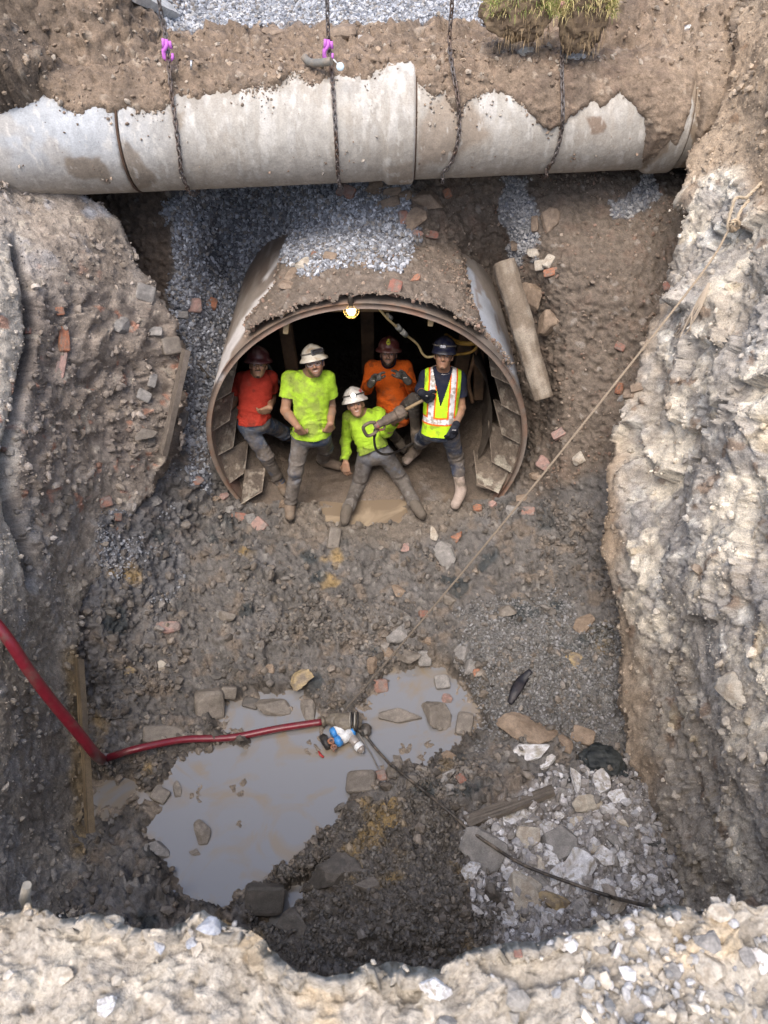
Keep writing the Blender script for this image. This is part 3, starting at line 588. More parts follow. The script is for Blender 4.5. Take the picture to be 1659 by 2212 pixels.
# ================================================================== LOOSE STONES (uncountable)
def ico():
    p = (1+5**.5)/2
    V = np.array([(-1, p, 0), (1, p, 0), (-1, -p, 0), (1, -p, 0), (0, -1, p), (0, 1, p), (0, -1, -p), (0, 1, -p), (p, 0, -1), (p, 0, 1), (-p, 0, -1), (-p, 0, 1)])/math.sqrt(1+p*p)
    F = np.array([(0, 11, 5), (0, 5, 1), (0, 1, 7), (0, 7, 10), (0, 10, 11), (1, 5, 9), (5, 11, 4), (11, 10, 2), (10, 7, 6), (7, 1, 8), (3, 9, 4), (3, 4, 2), (3, 2, 6), (3, 6, 8), (3, 8, 9), (4, 9, 5), (2, 4, 11), (6, 2, 10), (8, 6, 7), (9, 8, 1)])
    return V, F
IV, IF = ico()
def scatter(name, G, wt, count, smin, smax, pal, label, pw=2.2, keepcol=.5, sink=.25, flat=.6, drop=None, area_w=True, mat=None, var=.3):
    W, n = G['W'], G['n']
    nn = n*np.sign((n*(np.array([0, 0, CAMZ])-W)).sum(-1, keepdims=True))
    a = np.linalg.norm(np.cross(np.gradient(W, axis=0), np.gradient(W, axis=1)), axis=-1) if area_w else 1.
    p = (wt*a).ravel().astype(float); p[~np.isfinite(p)] = 0
    if 'keep' in G: p = p*G['keep'].ravel()
    p /= p.sum(); idx = RNG.choice(len(p), count, p=p)
    pos = W.reshape(-1, 3)[idx]; nr = nn.reshape(-1, 3)[idx]
    st = np.linalg.norm(np.gradient(W, axis=1), axis=-1).ravel()[idx].clip(0, .05)
    t1 = np.gradient(W, axis=1).reshape(-1, 3)[idx]; t2 = np.gradient(W, axis=0).reshape(-1, 3)[idx]
    pos = pos+t1*RNG.uniform(-.5, .5, (count, 1))+t2*RNG.uniform(-.5, .5, (count, 1))
    s = smin+(smax-smin)*RNG.random(count)**pw
    q = RNG.normal(size=(count, 4)); q /= np.linalg.norm(q, axis=1, keepdims=True); a_, b, c, d = q.T
    R = np.stack([1-2*(c*c+d*d), 2*(b*c-a_*d), 2*(b*d+a_*c), 2*(b*c+a_*d), 1-2*(b*b+d*d), 2*(c*d-a_*b), 2*(b*d-a_*c), 2*(c*d+a_*b), 1-2*(b*b+c*c)], -1).reshape(-1, 3, 3)
    sc3 = np.stack([RNG.uniform(.8, 1.25, count), RNG.uniform(.65, 1., count), RNG.uniform(flat*.7, flat*1.3, count)], -1)
    B = IV[None]*(1+RNG.uniform(-.28, .28, (count, 12, 1)))*sc3[:, None]*s[:, None, None]*.5
    V = np.einsum('nij,nkj->nki', R, B)+pos[:, None]+nr[:, None]*(s*(.5-sink)*.5)[:, None, None]
    F = (IF[None]+(np.arange(count)*12)[:, None, None]).reshape(-1, 3)
    pal = np.array(pal); cc = pal[RNG.integers(0, len(pal), count)]
    g = G['col'].reshape(-1, 3)[idx] if 'col' in G else cc
    cc = cc*(1-keepcol)+g*keepcol; cc = cc*RNG.uniform(1-var, 1+var, (count, 1))
    col = np.ones((count, 12, 4)); col[..., :3] = cc[:, None]; col[..., 3] = RNG.uniform(.3, 1, (count, 1)) if drop is None else drop
    o = npmesh(name, V, F, mat or M_STONE, col.reshape(-1, 4), smooth=False); return tag(o, label, kind='stuff')
gravp = [(.20, .21, .235), (.26, .275, .30), (.33, .35, .39), (.16, .165, .18), (.24, .225, .21), (.42, .44, .48)]
mudp = [(.17, .145, .12), (.14, .12, .10), (.21, .175, .14), (.12, .11, .10), (.24, .20, .16)]
notgr = np.clip(1-gravL-gravR, 0, 1)
gl = gravL*(1-brownC)*np.where(oncrown & (py > 610), 0, 1)*sstep(0, .3, gravL)*(1-.55*sstep(.1, .4, fbm(pA*1.6, 3, 601)))
gl = gl*np.clip(.3+1.0*sstep(-.35, .35, fbm(pA*2.3, 4, 611)), 0, 1)
scatter('gravel', gA, gl, 17000, .014, .062, gravp, 'blue grey crushed stone spilled down the slope left of the tunnel', keepcol=.0)
crg = sstep(-6, 6, polysd(px, py, [(620, 420), (880, 400), (895, 560), (860, 590), (760, 575), (690, 600), (640, 600), (615, 560)])+14*fbm(pn if pn.shape[:2] == px.shape else np.stack([px/60, py/60, 0*px], -1), 4, 602))
scatter('gravel', gA, bluL*np.clip(.2+fbm(pA*3, 3, 612)*1.4, 0, 1), 3200, .012, .045, gravp, 'wet blue grey stones at the foot of the left bank', keepcol=.3, drop=.5)
scatter('grit', gC, sstep(-250, 0, gC['px']), 19000, .006, .020, [(.24, .21, .18), (.30, .28, .25), (.18, .16, .14)], 'coarse grit on the left bank', pw=1.5, keepcol=.75, drop=.8)
scatter('grit', gB, sstep(2000, 1750, gB['px']), 17000, .006, .020, [(.50, .46, .40), (.35, .31, .26), (.27, .24, .2)], 'coarse grit on the right rock face', pw=1.5, keepcol=.75, drop=.9)
scatter('gravel', gA, crg, 4200, .022, .06, gravp+[(.5, .52, .56)], 'pale crushed stone spilled over the crown of the steel tunnel', keepcol=0)
scatter('gravel', gA, gravR, 1500, .018, .05, [(.33, .33, .33), (.42, .41, .40), (.26, .26, .26)], 'streak of light grey stone chips in the brown slope', keepcol=.1)
fw = sstep(1060, 1120, py)*(1-sstep(-8, 8, np.maximum(sdp, sdp4)))*(1-.6*whiteR)*sstep(100, 200, px)*sstep(1500, 1400, px)*(.35+sstep(-.3, .4, fbm(pA*2.2, 4, 603)))
scatter('rubble', gA, fw*np.clip(.15+1.6*fbm(pA*1.9, 4, 613), .05, 1), 13000, .010, .060, mudp, 'muddy stone rubble covering the pit floor', pw=3, keepcol=.55, drop=.25, var=.38)
scatter('rubble', gA, fw*sstep(1000, 1200, py), 1500, .035, .11, mudp+[(.22, .2, .18)], 'fist sized muddy lumps on the pit floor', pw=2, keepcol=.4, drop=.3, sink=.1)
scatter('gravel', gA, grayR*(py > 1250)*(sdp < -4), 6500, .016, .042, [(.17, .17, .165), (.13, .13, .13), (.22, .22, .22), (.28, .28, .29)], 'wet grey gravel right of the puddle', keepcol=.2, drop=.3)
scatter('rubble', gA, darkC*(sdp < -6), 6500, .012, .05, [(.11, .10, .088), (.14, .125, .105), (.085, .078, .07), (.17, .15, .125)], 'dark wet clods heaped beside the puddle', keepcol=.3, drop=.15)
scatter('chippings', gA, whiteR, 5200, .010, .095, [(.44, .43, .44), (.34, .32, .31), (.58, .575, .59), (.27, .25, .23), (.40, .385, .38)], 'white and grey stone chippings at the foot of the rock face', pw=4, keepcol=.05, drop=.9)
scatter('rubble', gA, (brownR+.8*np.where(oncrown, 1., 0)*brownC*1.2)*(1-gravR)*(.2+sstep(0, .5, fbm(pA*2.5, 4, 604))), 5500, .010, .045, [(.30, .22, .16), (.22, .16, .115), (.38, .31, .25), (.30, .18, .13)], 'small clods and pebbles in the brown slope', pw=4, keepcol=.5)
scatter('rubble', gC, sstep(-250, 0, gC['px'])*(.25+sstep(-.1, .4, fbm(gC['W']*3, 4, 605))), 6500, .010, .09, [(.24, .21, .18), (.33, .30, .27), (.17, .155, .14), (.40, .40, .42)], 'stones and clods in the left bank', pw=4.5, keepcol=.85, drop=.8)
scatter('rubble', gB, sstep(2000, 1750, gB['px'])*(.25+sstep(-.1, .4, fbm(gB['W']*3, 4, 606))), 5500, .010, .08, [(.50, .46, .40), (.35, .31, .26), (.62, .58, .50), (.24, .22, .2)], 'stone fragments stuck in the right rock face', pw=4, keepcol=.85, drop=.9)
gw = gD['gnd']*np.exp(-np.maximum(gD['W'][..., 1]-7.6, 0)/2.2)
scatter('gravel', gD, gw, 13000, .025, .06, gravp+[(.40, .41, .43), (.46, .46, .46)], 'grey crushed stone surface beyond the far edge of the pit', keepcol=0, drop=1.)
scatter('rubble', gD, (1-gD['gnd'])*(gD['row'] > 25)*(gD['row'] < 135)*(.25+sstep(-.2, .5, fbm(gD['W']*4, 4, 607))), 7000, .012, .06, [(.28, .21, .15), (.38, .30, .22), (.48, .43, .36), (.20, .15, .11)], 'clods and pebbles in the earth above the concrete pipe', pw=3.4, keepcol=.5)
scatter('rubble', gE, (gE['row'] > 60)*(.3+sstep(-.2, .5, fbm(gE['W']*5, 3, 608))), 5600, .006, .050, [(.43, .38, .31), (.36, .34, .32), (.40, .36, .30), (.50, .46, .40), (.42, .35, .26), (.27, .28, .30)], 'crumbs and small stones on the near edge of the pit', pw=3.5, keepcol=.45)
lf = np.exp(-((gE['W'][..., 0]-.52)/.16)**2-((gE['W'][..., 1]-.36)/.10)**2)
scatter('gravel', gE, lf, 700, .010, .035, [(.33, .33, .34), (.42, .42, .43), (.25, .25, .25), (.5, .45, .38)], 'grey gravel patch on the near edge at the right', keepcol=.1)

# crumbs where the earth thins out on the pipe
phg = np.linspace(1.5, -.6, 120); XX, PHH = np.meshgrid(xs, phg); Wp_ = np.stack([XX, pyv(XX)-(PR+.004)*np.cos(PHH), pzv(XX)+(PR+.004)*np.sin(PHH)], -1)
ov = PHH-phe[None]; wgt = np.exp(-np.abs(ov-.02)/.05)+.08*np.exp(-np.maximum(-ov, 0)/.16)*(ov < 0)+.004*(ov < 0)
wgt = wgt*np.clip(.2+1.5*fbm(Wp_*3, 3, 620), .02, 1)
gP = dict(px=XX, py=XX, W=Wp_, n=np.stack([0*XX, -np.cos(PHH), np.sin(PHH)], -1))
scatter('rubble', gP, wgt, 4200, .006, .034, [(.24, .18, .135), (.29, .225, .17), (.20, .15, .115), (.36, .32, .27)], 'earth crumbs clinging along the ragged soil edge on the pipe', pw=3.2, keepcol=0, drop=.95, flat=.5)
# surfaces to rest things on
def bvh(o):
    me = o.data; return BVHTree.FromPolygons([v.co for v in me.vertices], [tuple(p.vertices) for p in me.polygons])
def gridhit(G, pxx, pyy):
    """nearest grid vertex of a sheet to that place of the photo -> point, normal"""
    i = np.argmin((G['qx']-pxx)**2+(G['qy']-pyy)**2+G['pen']); return Vector(G['W'].reshape(-1, 3)[i]), Vector(G['n'].reshape(-1, 3)[i])
for G in (gA, gB, gC, gD, gE):
    Wf = G['W'].reshape(-1, 3); dep = S2*(Wf[:, 1]-(Wf[:, 2]-CAMZ)); dep = np.where(dep < .2, 1e9, dep)
    G['qx'] = CX+FPX*Wf[:, 0]/dep; G['qy'] = CY-FPX*(S2*Wf[:, 1]+S2*(Wf[:, 2]-CAMZ))/dep
    G['pen'] = dep*30+(0 if 'keep' not in G else np.where(G['keep'].ravel(), 0, 1e9))
    if 'n' in G:
        f = np.sign((G['n'].reshape(-1, 3)*(np.array([0, 0, CAMZ])-Wf)).sum(-1)); G['n'] = (G['n'].reshape(-1, 3)*f[:, None]).reshape(G['W'].shape)
def depth(p): return S2*(p[1]-(p[2]-CAMZ))

# ================================================================== STEEL TUNNEL
def TP(th, r, y): return (TXC+r*math.sin(th), y, TZC+r*math.cos(th))
M_SHELL = vcmat('shell_steel', wet=False, rough=.62, bump=.12, bscale=30, speck=.08, mott=(5, .2), spec=.4)
STRIPE = [(592, 606), (547, 655), (508, 712), (482, 765), (461, 832), (476, 815), (502, 757), (535, 706), (572, 660), (600, 628)]
STRIPE2 = [(640, 520), (600, 556), (566, 604), (574, 606), (604, 566), (636, 536)]
BLUE = [(986, 555), (1016, 580), (1058, 650), (1095, 740), (1130, 850), (1118, 826), (1090, 772), (1052, 716), (1030, 686), (1012, 645), (1002, 606)]
tun = empty('tunnel', (TXC, TY, TZC-TR), 'round steel tunnel lining with muddy fins, its mouth open at the foot of the slope', 'tunnel')
na, ny = 260, 120
th_ = np.linspace(-math.pi, math.pi, na); yv = np.linspace(0, 1, ny)**1.4*4.2
TH, YV = np.meshgrid(th_, yv)
inner_lip = .05
edge = .012*fbm(np.stack([np.sin(th_)*6, np.cos(th_)*6, 0*th_], -1), 3, 700)
Wt = np.stack([TXC+TR*np.sin(TH), TY+edge[None]*(1-YV/4.2)+YV, TZC+TR*np.cos(TH)], -1)
g1 = fbm(Wt*np.array([3, .8, 3]), 5, 701); g2 = fbm(Wt*np.array([10, 3, 10]), 4, 702)
steel = c_(.26, .225, .195); colt = mixc(np.broadcast_to(steel, Wt.shape), c_(.17, .135, .11), sstep(-.15, .35, g1)); colt = mixc(colt, c_(.36, .33, .30), sstep(.1, .4, g2)*.5)
qd = depth(np.moveaxis(Wt, -1, 0)); qx = CX+FPX*Wt[..., 0]/qd; qy = CY-FPX*(S2*Wt[..., 1]+S2*(Wt[..., 2]-CAMZ))/qd
pnn = np.stack([qx/40, qy/40, 0*qx], -1)
# bare pale streak on the left shoulder, bluish bare steel on the right
# streak positions follow the tube's own angle
left_st = sstep(.05, -.03, np.abs(TH+1.02-.10*YV+.05*fbm(Wt*2, 3, 703))-.10)*sstep(1.5, .9, YV+.3*g1)*(TH < 0)
left2 = sstep(.03, -.01, np.abs(TH+.93-.0*YV)-.018)*sstep(1.9, 1.5, YV)*sstep(.9, 1.0, YV)
right_st = sstep(-.01, .01, TH-(.68+.28*np.exp(-YV*2.2))-.05*g2)*sstep(1.50, 1.40, TH+.06*g1+0*YV)
outer = np.cos(TH)*1.0 > -.6; s1 = sstep(-3, 3, np.maximum(polysd(qx, qy, STRIPE), polysd(qx, qy, STRIPE2)-1)+3.5*fbm(pnn*3, 4, 704))*outer; s2 = sstep(-3, 3, polysd(qx, qy, BLUE)+4*fbm(pnn*3, 4, 705))*(TH > 0)
colt = mixc(colt, c_(.60, .58, .57), s1*.95)
colt = mixc(colt, c_(.42, .46, .53), s2*.95); colt = mixc(colt, c_(.22, .18, .16), s2*sstep(.28, .4, g2)*.8); colt = mixc(colt, c_(.27, .20, .15), sstep(.5, .1, YV)*(TH < 0)*(1-s1)*.5)
colt = mixc(colt, c_(.26, .15, .10), sstep(.07, .0, YV)*sstep(-.2, .3, g2)*.8)
Wi = Wt.copy(); Wi[..., 0] = TXC+(TR-inner_lip)*np.sin(TH); Wi[..., 2] = TZC+(TR-inner_lip)*np.cos(TH)
coli = mixc(np.broadcast_to(c_(.08, .064, .05), Wi.shape), c_(.12, .085, .06), sstep(0, .4, g2)); coli = mixc(coli, c_(.20, .15, .12), sstep(.5, .1, YV)); coli = mixc(coli, c_(.24, .10, .06), sstep(.12, .4, g1)*.5*sstep(.5, 0, YV))  # inner steel coloured dark to paint in the shade inside, paler near the mouth
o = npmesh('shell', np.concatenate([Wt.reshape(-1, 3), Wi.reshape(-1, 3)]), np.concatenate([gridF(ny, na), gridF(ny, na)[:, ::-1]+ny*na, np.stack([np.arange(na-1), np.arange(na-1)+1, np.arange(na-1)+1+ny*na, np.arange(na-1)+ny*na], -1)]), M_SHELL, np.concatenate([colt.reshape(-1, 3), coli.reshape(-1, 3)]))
under(tun, o)
# closed far end of the tunnel: timber lagging in the dark
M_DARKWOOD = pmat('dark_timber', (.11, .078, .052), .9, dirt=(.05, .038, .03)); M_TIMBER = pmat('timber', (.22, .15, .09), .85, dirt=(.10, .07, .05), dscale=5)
bm = bmesh.new()
for i in range(9):
    z = TZC-1.5+i*.35; 
    for v in bmesh.ops.create_cube(bm, size=1)['verts']: v.co = Vector((v.co.x*3.2+TXC, v.co.y*.08+9.6+.02*(i % 2), v.co.z*.335+z))
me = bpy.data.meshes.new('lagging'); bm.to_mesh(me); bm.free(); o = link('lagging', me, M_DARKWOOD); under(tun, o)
# fins
M_FIN = vcmat('fin_steel', wet=False, rough=.75, bump=.5, bscale=35, speck=.2, mott=(10, .35), spec=.35)
def fin(c4, Ys, white=0, k=0):
    q = [P(x, y, Y) for (x, y), Y in zip(c4, Ys)]; q = np.array(q)
    nx_, ny_ = 40, 60; uu, vv = np.meshgrid(np.linspace(0, 1, nx_), np.linspace(0, 1, ny_))
    # order: top-inner, bottom-inner, bottom-outer, top-outer
    W_ = (q[0]*(1-vv[..., None])+q[1]*vv[..., None])*(1-uu[..., None])+(q[3]*(1-vv[..., None])+q[2]*vv[..., None])*uu[..., None]
    nn = gnorm(W_); nn = nn*np.sign((nn*(np.array([0, 0, CAMZ])-W_)).sum(-1, keepdims=True))
    bmp = .012*fbm(W_*9, 4, 720+k)+.006*fbm(W_*30, 3, 730+k); ed = np.minimum(np.minimum(uu, 1-uu), np.minimum(vv, 1-vv)); 
    Wf_ = W_+nn*(bmp*sstep(0, .1, ed))[..., None]; Wb_ = W_-nn*.035
    gg = fbm(W_*7, 4, 740+k); cc = mixc(np.broadcast_to(c_(.155, .125, .098), W_.shape), c_(.095, .075, .06), gg+.5)
    cc = mixc(cc, c_(.30, .26, .21), sstep(.2, .5, fbm(W_*16, 3, 750+k))*.7); cc = mixc(cc, c_(.36, .30, .24), sstep(.05, 0.0, np.minimum(uu, 1-vv))*.7)
    cc = mixc(cc, c_(.42, .39, .32), .85*white*sstep(.45, .9, vv)*sstep(-.05, .25, fbm(W_*12, 4, 760+k)))
    V = np.concatenate([Wf_.reshape(-1, 3), Wb_.reshape(-1, 3)]); H = nx_*ny_; F = gridF(ny_, nx_); i = np.arange(H).reshape(ny_, nx_)
    rim_ = np.concatenate([i[0, :], i[1:, -1], i[-1, -2::-1], i[-2:0:-1, 0]]); S = np.stack([rim_, np.roll(rim_, -1), np.roll(rim_, -1)+H, rim_+H], -1)
    o = npmesh('fin', V, np.concatenate([F, F[:, ::-1]+H, S]), M_FIN, np.concatenate([cc.reshape(-1, 3)]*2), smooth=False); under(tun, o)
I_, B_, T_ = 5.98, 5.66, 5.85
fin([(516, 770), (499, 848), (461, 870), (474, 812)], (6.0, 5.8, 5.63, 5.8), 0, 0)
fin([(506, 848), (496, 908), (453, 936), (462, 868)], (6.0, 5.8, 5.63, 5.72), 0, 1)
fin([(515, 877), (504, 966), (461, 990), (453, 930)], (6.05, 5.8, 5.62, 5.72), .3, 2)
fin([(537, 948), (529, 1021), (494, 1046), (466, 988)], (6.0, 5.75, 5.6, 5.7), .8, 3)
fin([(573, 1010), (566, 1062), (520, 1090), (530, 1015)], (5.8, 5.6, 5.5, 5.72), .5, 4)
fin([(1053, 758), (1062, 812), (1106, 833), (1084, 783)], (6.0, 5.8, 5.63, 5.8), 0, 5)
fin([(1068, 815), (1084, 876), (1123, 897), (1110, 830)], (6.05, 5.8, 5.62, 5.72), 0, 6)
fin([(1065, 863), (1084, 938), (1124, 960), (1124, 894)], (6.05, 5.8, 5.62, 5.7), .2, 7)
fin([(1054, 908), (1062, 998), (1106, 1022), (1124, 950)], (6.1, 5.8, 5.6, 5.68), .9, 8)
fin([(1022, 972), (1031, 1044), (1077, 1066), (1101, 1013)], (6.1, 5.65, 5.56, 5.68), 1.0, 9)
# inner cheek plates behind the fins
for sgn in (-1, 1):
    th2 = np.linspace(.95 if sgn > 0 else 1.3, 2.25, 50)*sgn; yy2 = np.linspace(5.95 if sgn > 0 else 6.35, 7.0, 12); T2, Y2 = np.meshgrid(th2, yy2)
    Wc = np.stack([TXC+(TR-.30)*np.sin(T2), Y2, TZC+(TR-.30)*np.cos(T2)], -1)
    cc = mixc(np.broadcast_to(c_(.16, .135, .11), Wc.shape), c_(.07, .055, .045), fbm(Wc*5, 4, 770)+.4)
    o = npmesh('cheek_plate', Wc, gridF(*T2.shape), M_FIN, cc.reshape(-1, 3)); under(tun, o)
# dark timber props and boards further in
M_PROP = pmat('prop_timber', (.16, .10, .06), .85, dirt=(.07, .05, .035), dscale=5)
for (x_, y_, z_, sx_, sz_, tl) in ((.85, 6.9, -3.0, .15, 1.1, .08), (.98, 6.5, -2.8, .10, .75, -.08), (-1.02, 6.9, -2.85, .14, 1.3, -.05), (-.165, 7.6, -2.1, 1.35, .13, 0), (-.2, 7.9, -3.0, .16, 1.6, .0)):
    o = boxmesh('timber_prop', (x_, y_, z_), (sx_, .10, sz_), Matrix.Rotation(tl, 3, 'Y'), M_PROP, bev=.01); under(tun, o)
# timber beam under the crown and two wedges
o = boxmesh('beam', (TXC+.15, 6.15, -1.84), (1.45, .16, .13), mat=M_TIMBER, bev=.01); under(tun, o)
for (X, Y) in ((420, 150), (1129, 112)):
    x, y = Z1(X, Y); p = P(x, y, 5.68); o = boxmesh('wedge', p, (.045, .05, .12), Matrix.Rotation(.15, 3, 'Y'), pmat('pale_wood', (.5, .38, .22), .8), bev=.004); under(tun, o)

# lamp at the crown
x, y = Z1(738, 72); lp = P(x, y, 5.62)
lamp = empty('work_lamp', lp, 'lit caged work lamp hanging under the crown of the tunnel mouth', 'lamp')
def lathe(name, prof, c, R=None, seg=32, mat=None, parent=None, sq=1.0, sm=True):
    V = []; F = []; n_ = len(prof)
    for (r, z) in prof:
        for k in range(seg):
            t = 2*math.pi*k/seg; v = Vector((r*math.cos(t), r*math.sin(t)*sq, z)); V.append(((R@v) if R is not None else v)+Vector(c))
    for i in range(n_-1):
        for k in range(seg): F.append((i*seg+k, i*seg+(k+1) % seg, (i+1)*seg+(k+1) % seg, (i+1)*seg+k))
    me = bpy.data.meshes.new(name); me.from_pydata([tuple(v) for v in V], [], F+[tuple(range(seg))[::-1], tuple(range((n_-1)*seg, n_*seg))])
    for p_ in me.polygons: p_.use_smooth = sm and len(p_.vertices) == 4
    return link(name, me, mat, parent)
M_BULB = pmat('bulb', (1, .9, .7), .3, emit=(1, .78, .42), estr=14); M_CAGE = pmat('cage_metal', (.5, .38, .15), .4, metal=.6)
o = lathe('bulb', [(.001, .045), (.022, .04), (.034, .02), (.036, 0), (.028, -.025), (.012, -.04), (.001, -.042)], lp, mat=M_BULB); under(lamp, o)
for i in range(4):
    a = math.pi*i/4; o = tube('cage_wire', [Vector(lp)+Vector((.066*math.cos(t)*math.cos(a), .066*math.cos(t)*math.sin(a), .066*math.sin(t))) for t in np.linspace(0, 2*math.pi, 25)], .0035, 6, M_CAGE); under(lamp, o)
o = lathe('socket', [(.001, .16), (.022, .155), (.026, .10), (.03, .06), (.022, .045)], lp, mat=pmat('socket_rubber', (.05, .04, .03), .6)); under(lamp, o)
# yellow lamp cable with connectors, and yellow hoses
M_YCORD = pmat('yellow_cord', (.50, .40, .20), .6, dirt=(.2, .15, .08)); M_YHOSE = pmat('yellow_hose', (.45, .26, .05), .5, dirt=(.12, .08, .04))
def zc(pts, r, name, mat, label, cat):
    o = tube(name, crv([P(*Z1(X, Y), D) for X, Y, D in pts], 10), r, 8, mat); return tag(o, label, cat)
oc = empty('power_cord', P(*Z1(860, 50), 5.6), 'yellowish lamp cord with grey connectors drooping from the tunnel crown', 'cord')
o = tube('cord', crv([P(*Z1(X, Y), D) for X, Y, D in [(860, 48, 5.62), (885, 75, 5.65), (925, 120, 5.7), (1000, 185, 5.8), (1060, 235, 5.9), (1085, 280, 5.95), (1110, 298, 5.98), (1150, 293, 6.0)]], 10), .011, 8, M_YCORD); under(oc, o)
for (X, Y, X2, Y2) in ((912, 96, 932, 110), (962, 148, 978, 165), (985, 172, 1006, 192)):
    o = tube('connector', [P(*Z1(X, Y), 5.74), P(*Z1(X2, Y2), 5.76)], .026, 8, pmat('connector_grey', (.22, .22, .20), .6)); under(oc, o)
zc([(1200, 190, 6.6), (1250, 222, 6.2), (1300, 232, 6.1), (1362, 228, 6.1)], .022, 'air_hose', M_YHOSE, 'thick orange yellow hose behind the navy helmet at the right of the tunnel', 'hose')
zc([(1362, 228, 6.1), (1340, 262, 6.1), (1300, 280, 6.1), (1235, 285, 6.15), (1200, 290, 6.2)], .014, 'air_hose', M_YHOSE, 'thin yellow hose looping below the thicker one beside the navy helmet', 'hose')
zc([(1355, 235, 6.2), (1330, 330, 6.2), (1310, 420, 6.3), (1330, 520, 6.3)], .020, 'brace_pipe', pmat('rusty_pipe', (.20, .12, .07), .8), 'rusty brown pipe standing behind the man in the vest', 'pipe')
zc([(330, 330, 6.4), (372, 400, 6.3), (420, 470, 6.4), (440, 560, 6.6)], .014, 'cable', pmat('grey_cable', (.12, .115, .10), .7), 'dull grey cable hanging in the dark between the first two men', 'cable')

# ================================================================== CONCRETE PIPE
pipe = empty('concrete_pipe', (0, float(pyv(0)), -.525-PR), 'large pale concrete pipe slung across the pit on four chains', 'pipe')
def pipe_sec(x0, x1, bell=None, gaps=(0, 0), bell_r=.035):
    xs_ = np.arange(x0, x1, .012); xs_ = np.append(xs_, x1); ph = np.linspace(-math.pi, math.pi, 220)
    X, PH = np.meshgrid(xs_, ph); R_ = PR+0*X
    if bell: R_ = PR+bell_r*sstep(bell[0]-.03, bell[0]+.03, X)*(1-0*X)
    R_ = R_-.02*sstep(.012, 0, X-x0)-.02*sstep(.012, 0, x1-X)
    skew = -.05*np.sin(PH)
    Wp = np.stack([X+skew*0, pyv(X)-R_*np.cos(PH), pzv(X)+R_*np.sin(PH)], -1)
    Wp[..., 2] += .0
    R2 = .004*fbm(Wp*5, 4, 800)+.0016*fbm(Wp*50, 3, 801)
    Wp = Wp+np.stack([0*X, -np.cos(PH)*R2, np.sin(PH)*R2], -1)
    a = fbm(Wp*np.array([3, 3, 1.5]), 5, 810); b = fbm(Wp*np.array([14, 6, 4]), 4, 811)
    cc = mixc(np.broadcast_to(c_(.335, .31, .275), Wp.shape), c_(.43, .41, .375), a+.45)
    cc = mixc(cc, c_(.53, .515, .49), sstep(.02, .30, b)*.6*sstep(-.5, .6, PH)); cc = mixc(cc, c_(.30, .265, .22), sstep(.12, .4, fbm(Wp*np.array([22, 5, 5]), 4, 813))*.35)
    cc = mixc(cc, c_(.40, .435, .48), sstep(-1.3, -2.4, X)*.75*sstep(-.9, .2, PH))
    cc = mixc(cc, c_(.36, .32, .27), sstep(.1, .45, fbm(Wp*4, 4, 812))*.45)
    cc = mixc(cc, c_(.42, .37, .31), sstep(.3, -.8, PH)*.55)
    # damp and muddy patches
    qd = depth(np.moveaxis(Wp, -1, 0)); qx = CX+FPX*Wp[..., 0]/qd; qy = CY-FPX*(S2*Wp[..., 1]+S2*(Wp[..., 2]-CAMZ))/qd; nq = np.stack([qx/35, qy/35, 0*qx], -1)
    def pat(poly, s, col_, k=1., w=5):
        nonlocal cc
        t = sstep(-w, w, polysd(qx, qy, poly)+14*fbm(nq, 4, s)); cc = mixc(cc, col_, t*k)
    wetc = c_(.22, .175, .13)
    pat([(145, 345), (215, 340), (240, 375), (240, 400), (150, 375)], 820, wetc, .8)
    pat([(255, 280), (300, 330), (340, 395), (290, 415), (270, 380)], 821, wetc, .75)
    pat([(360, 235), (400, 240), (400, 270), (385, 290)], 822, wetc, .6)
    pat([(930, 230), (960, 210), (1010, 210), (1060, 290), (1010, 330), (930, 350), (905, 370), (905, 300)], 823, c_(.27, .215, .165), .75, 10)
    pat([(1265, 255), (1300, 245), (1310, 275), (1280, 285)], 824, c_(.23, .165, .12), .85, 4)
    pat([(1402, 150), (1450, 150), (1465, 250), (1430, 340), (1390, 365), (1405, 300)], 825, c_(.24, .185, .135), .9, 4)
    pat([(840, 370), (890, 350), (890, 395), (850, 395)], 826, c_(.27, .22, .17), .6)
    pat([(1495, 150), (1700, 150), (1700, 380), (1440, 380), (1490, 330)], 827, c_(.25, .195, .14), .95, 3)
    cc = cc*(1+.10*fbm(Wp*30, 3, 830)+.16*fbm(Wp*np.array([34, 12, 9]), 4, 831, g=.65))[..., None]; cc = mixc(cc, c_(.60, .58, .54), sstep(.22, .42, fbm(Wp*np.array([26, 11, 9]), 4, 832, g=.65))*.5)
    o = npmesh('pipe_section', Wp, gridF(*X.shape)[:, ::-1], M_CONC, cc.reshape(-1, 3)); under(pipe, o); return o
J1, J2, J3 = float(xof(262)), float(xof(897)), float(xof(1489))
pipe_sec(-5.0, J1-.006); pipe_sec(J1+.006, J2, bell=(float(xof(833)),)); pipe_sec(J2+.004, J3, bell=(float(xof(1432)),)); pipe_sec(J3+.004, 5.2)
# end rings (dark joint seals)
M_SEAL = pmat('joint_rust', (.10, .06, .04), .9)
for xj in (J1, J2+.002, J3+.002):
    ph = np.linspace(0, 2*math.pi, 72); o = tube('joint_seal', [(xj, float(pyv(xj))-(PR-.004)*math.cos(t), -.525+(PR-.004)*math.sin(t)) for t in ph], .010, 6, M_SEAL, caps=False); under(pipe, o)

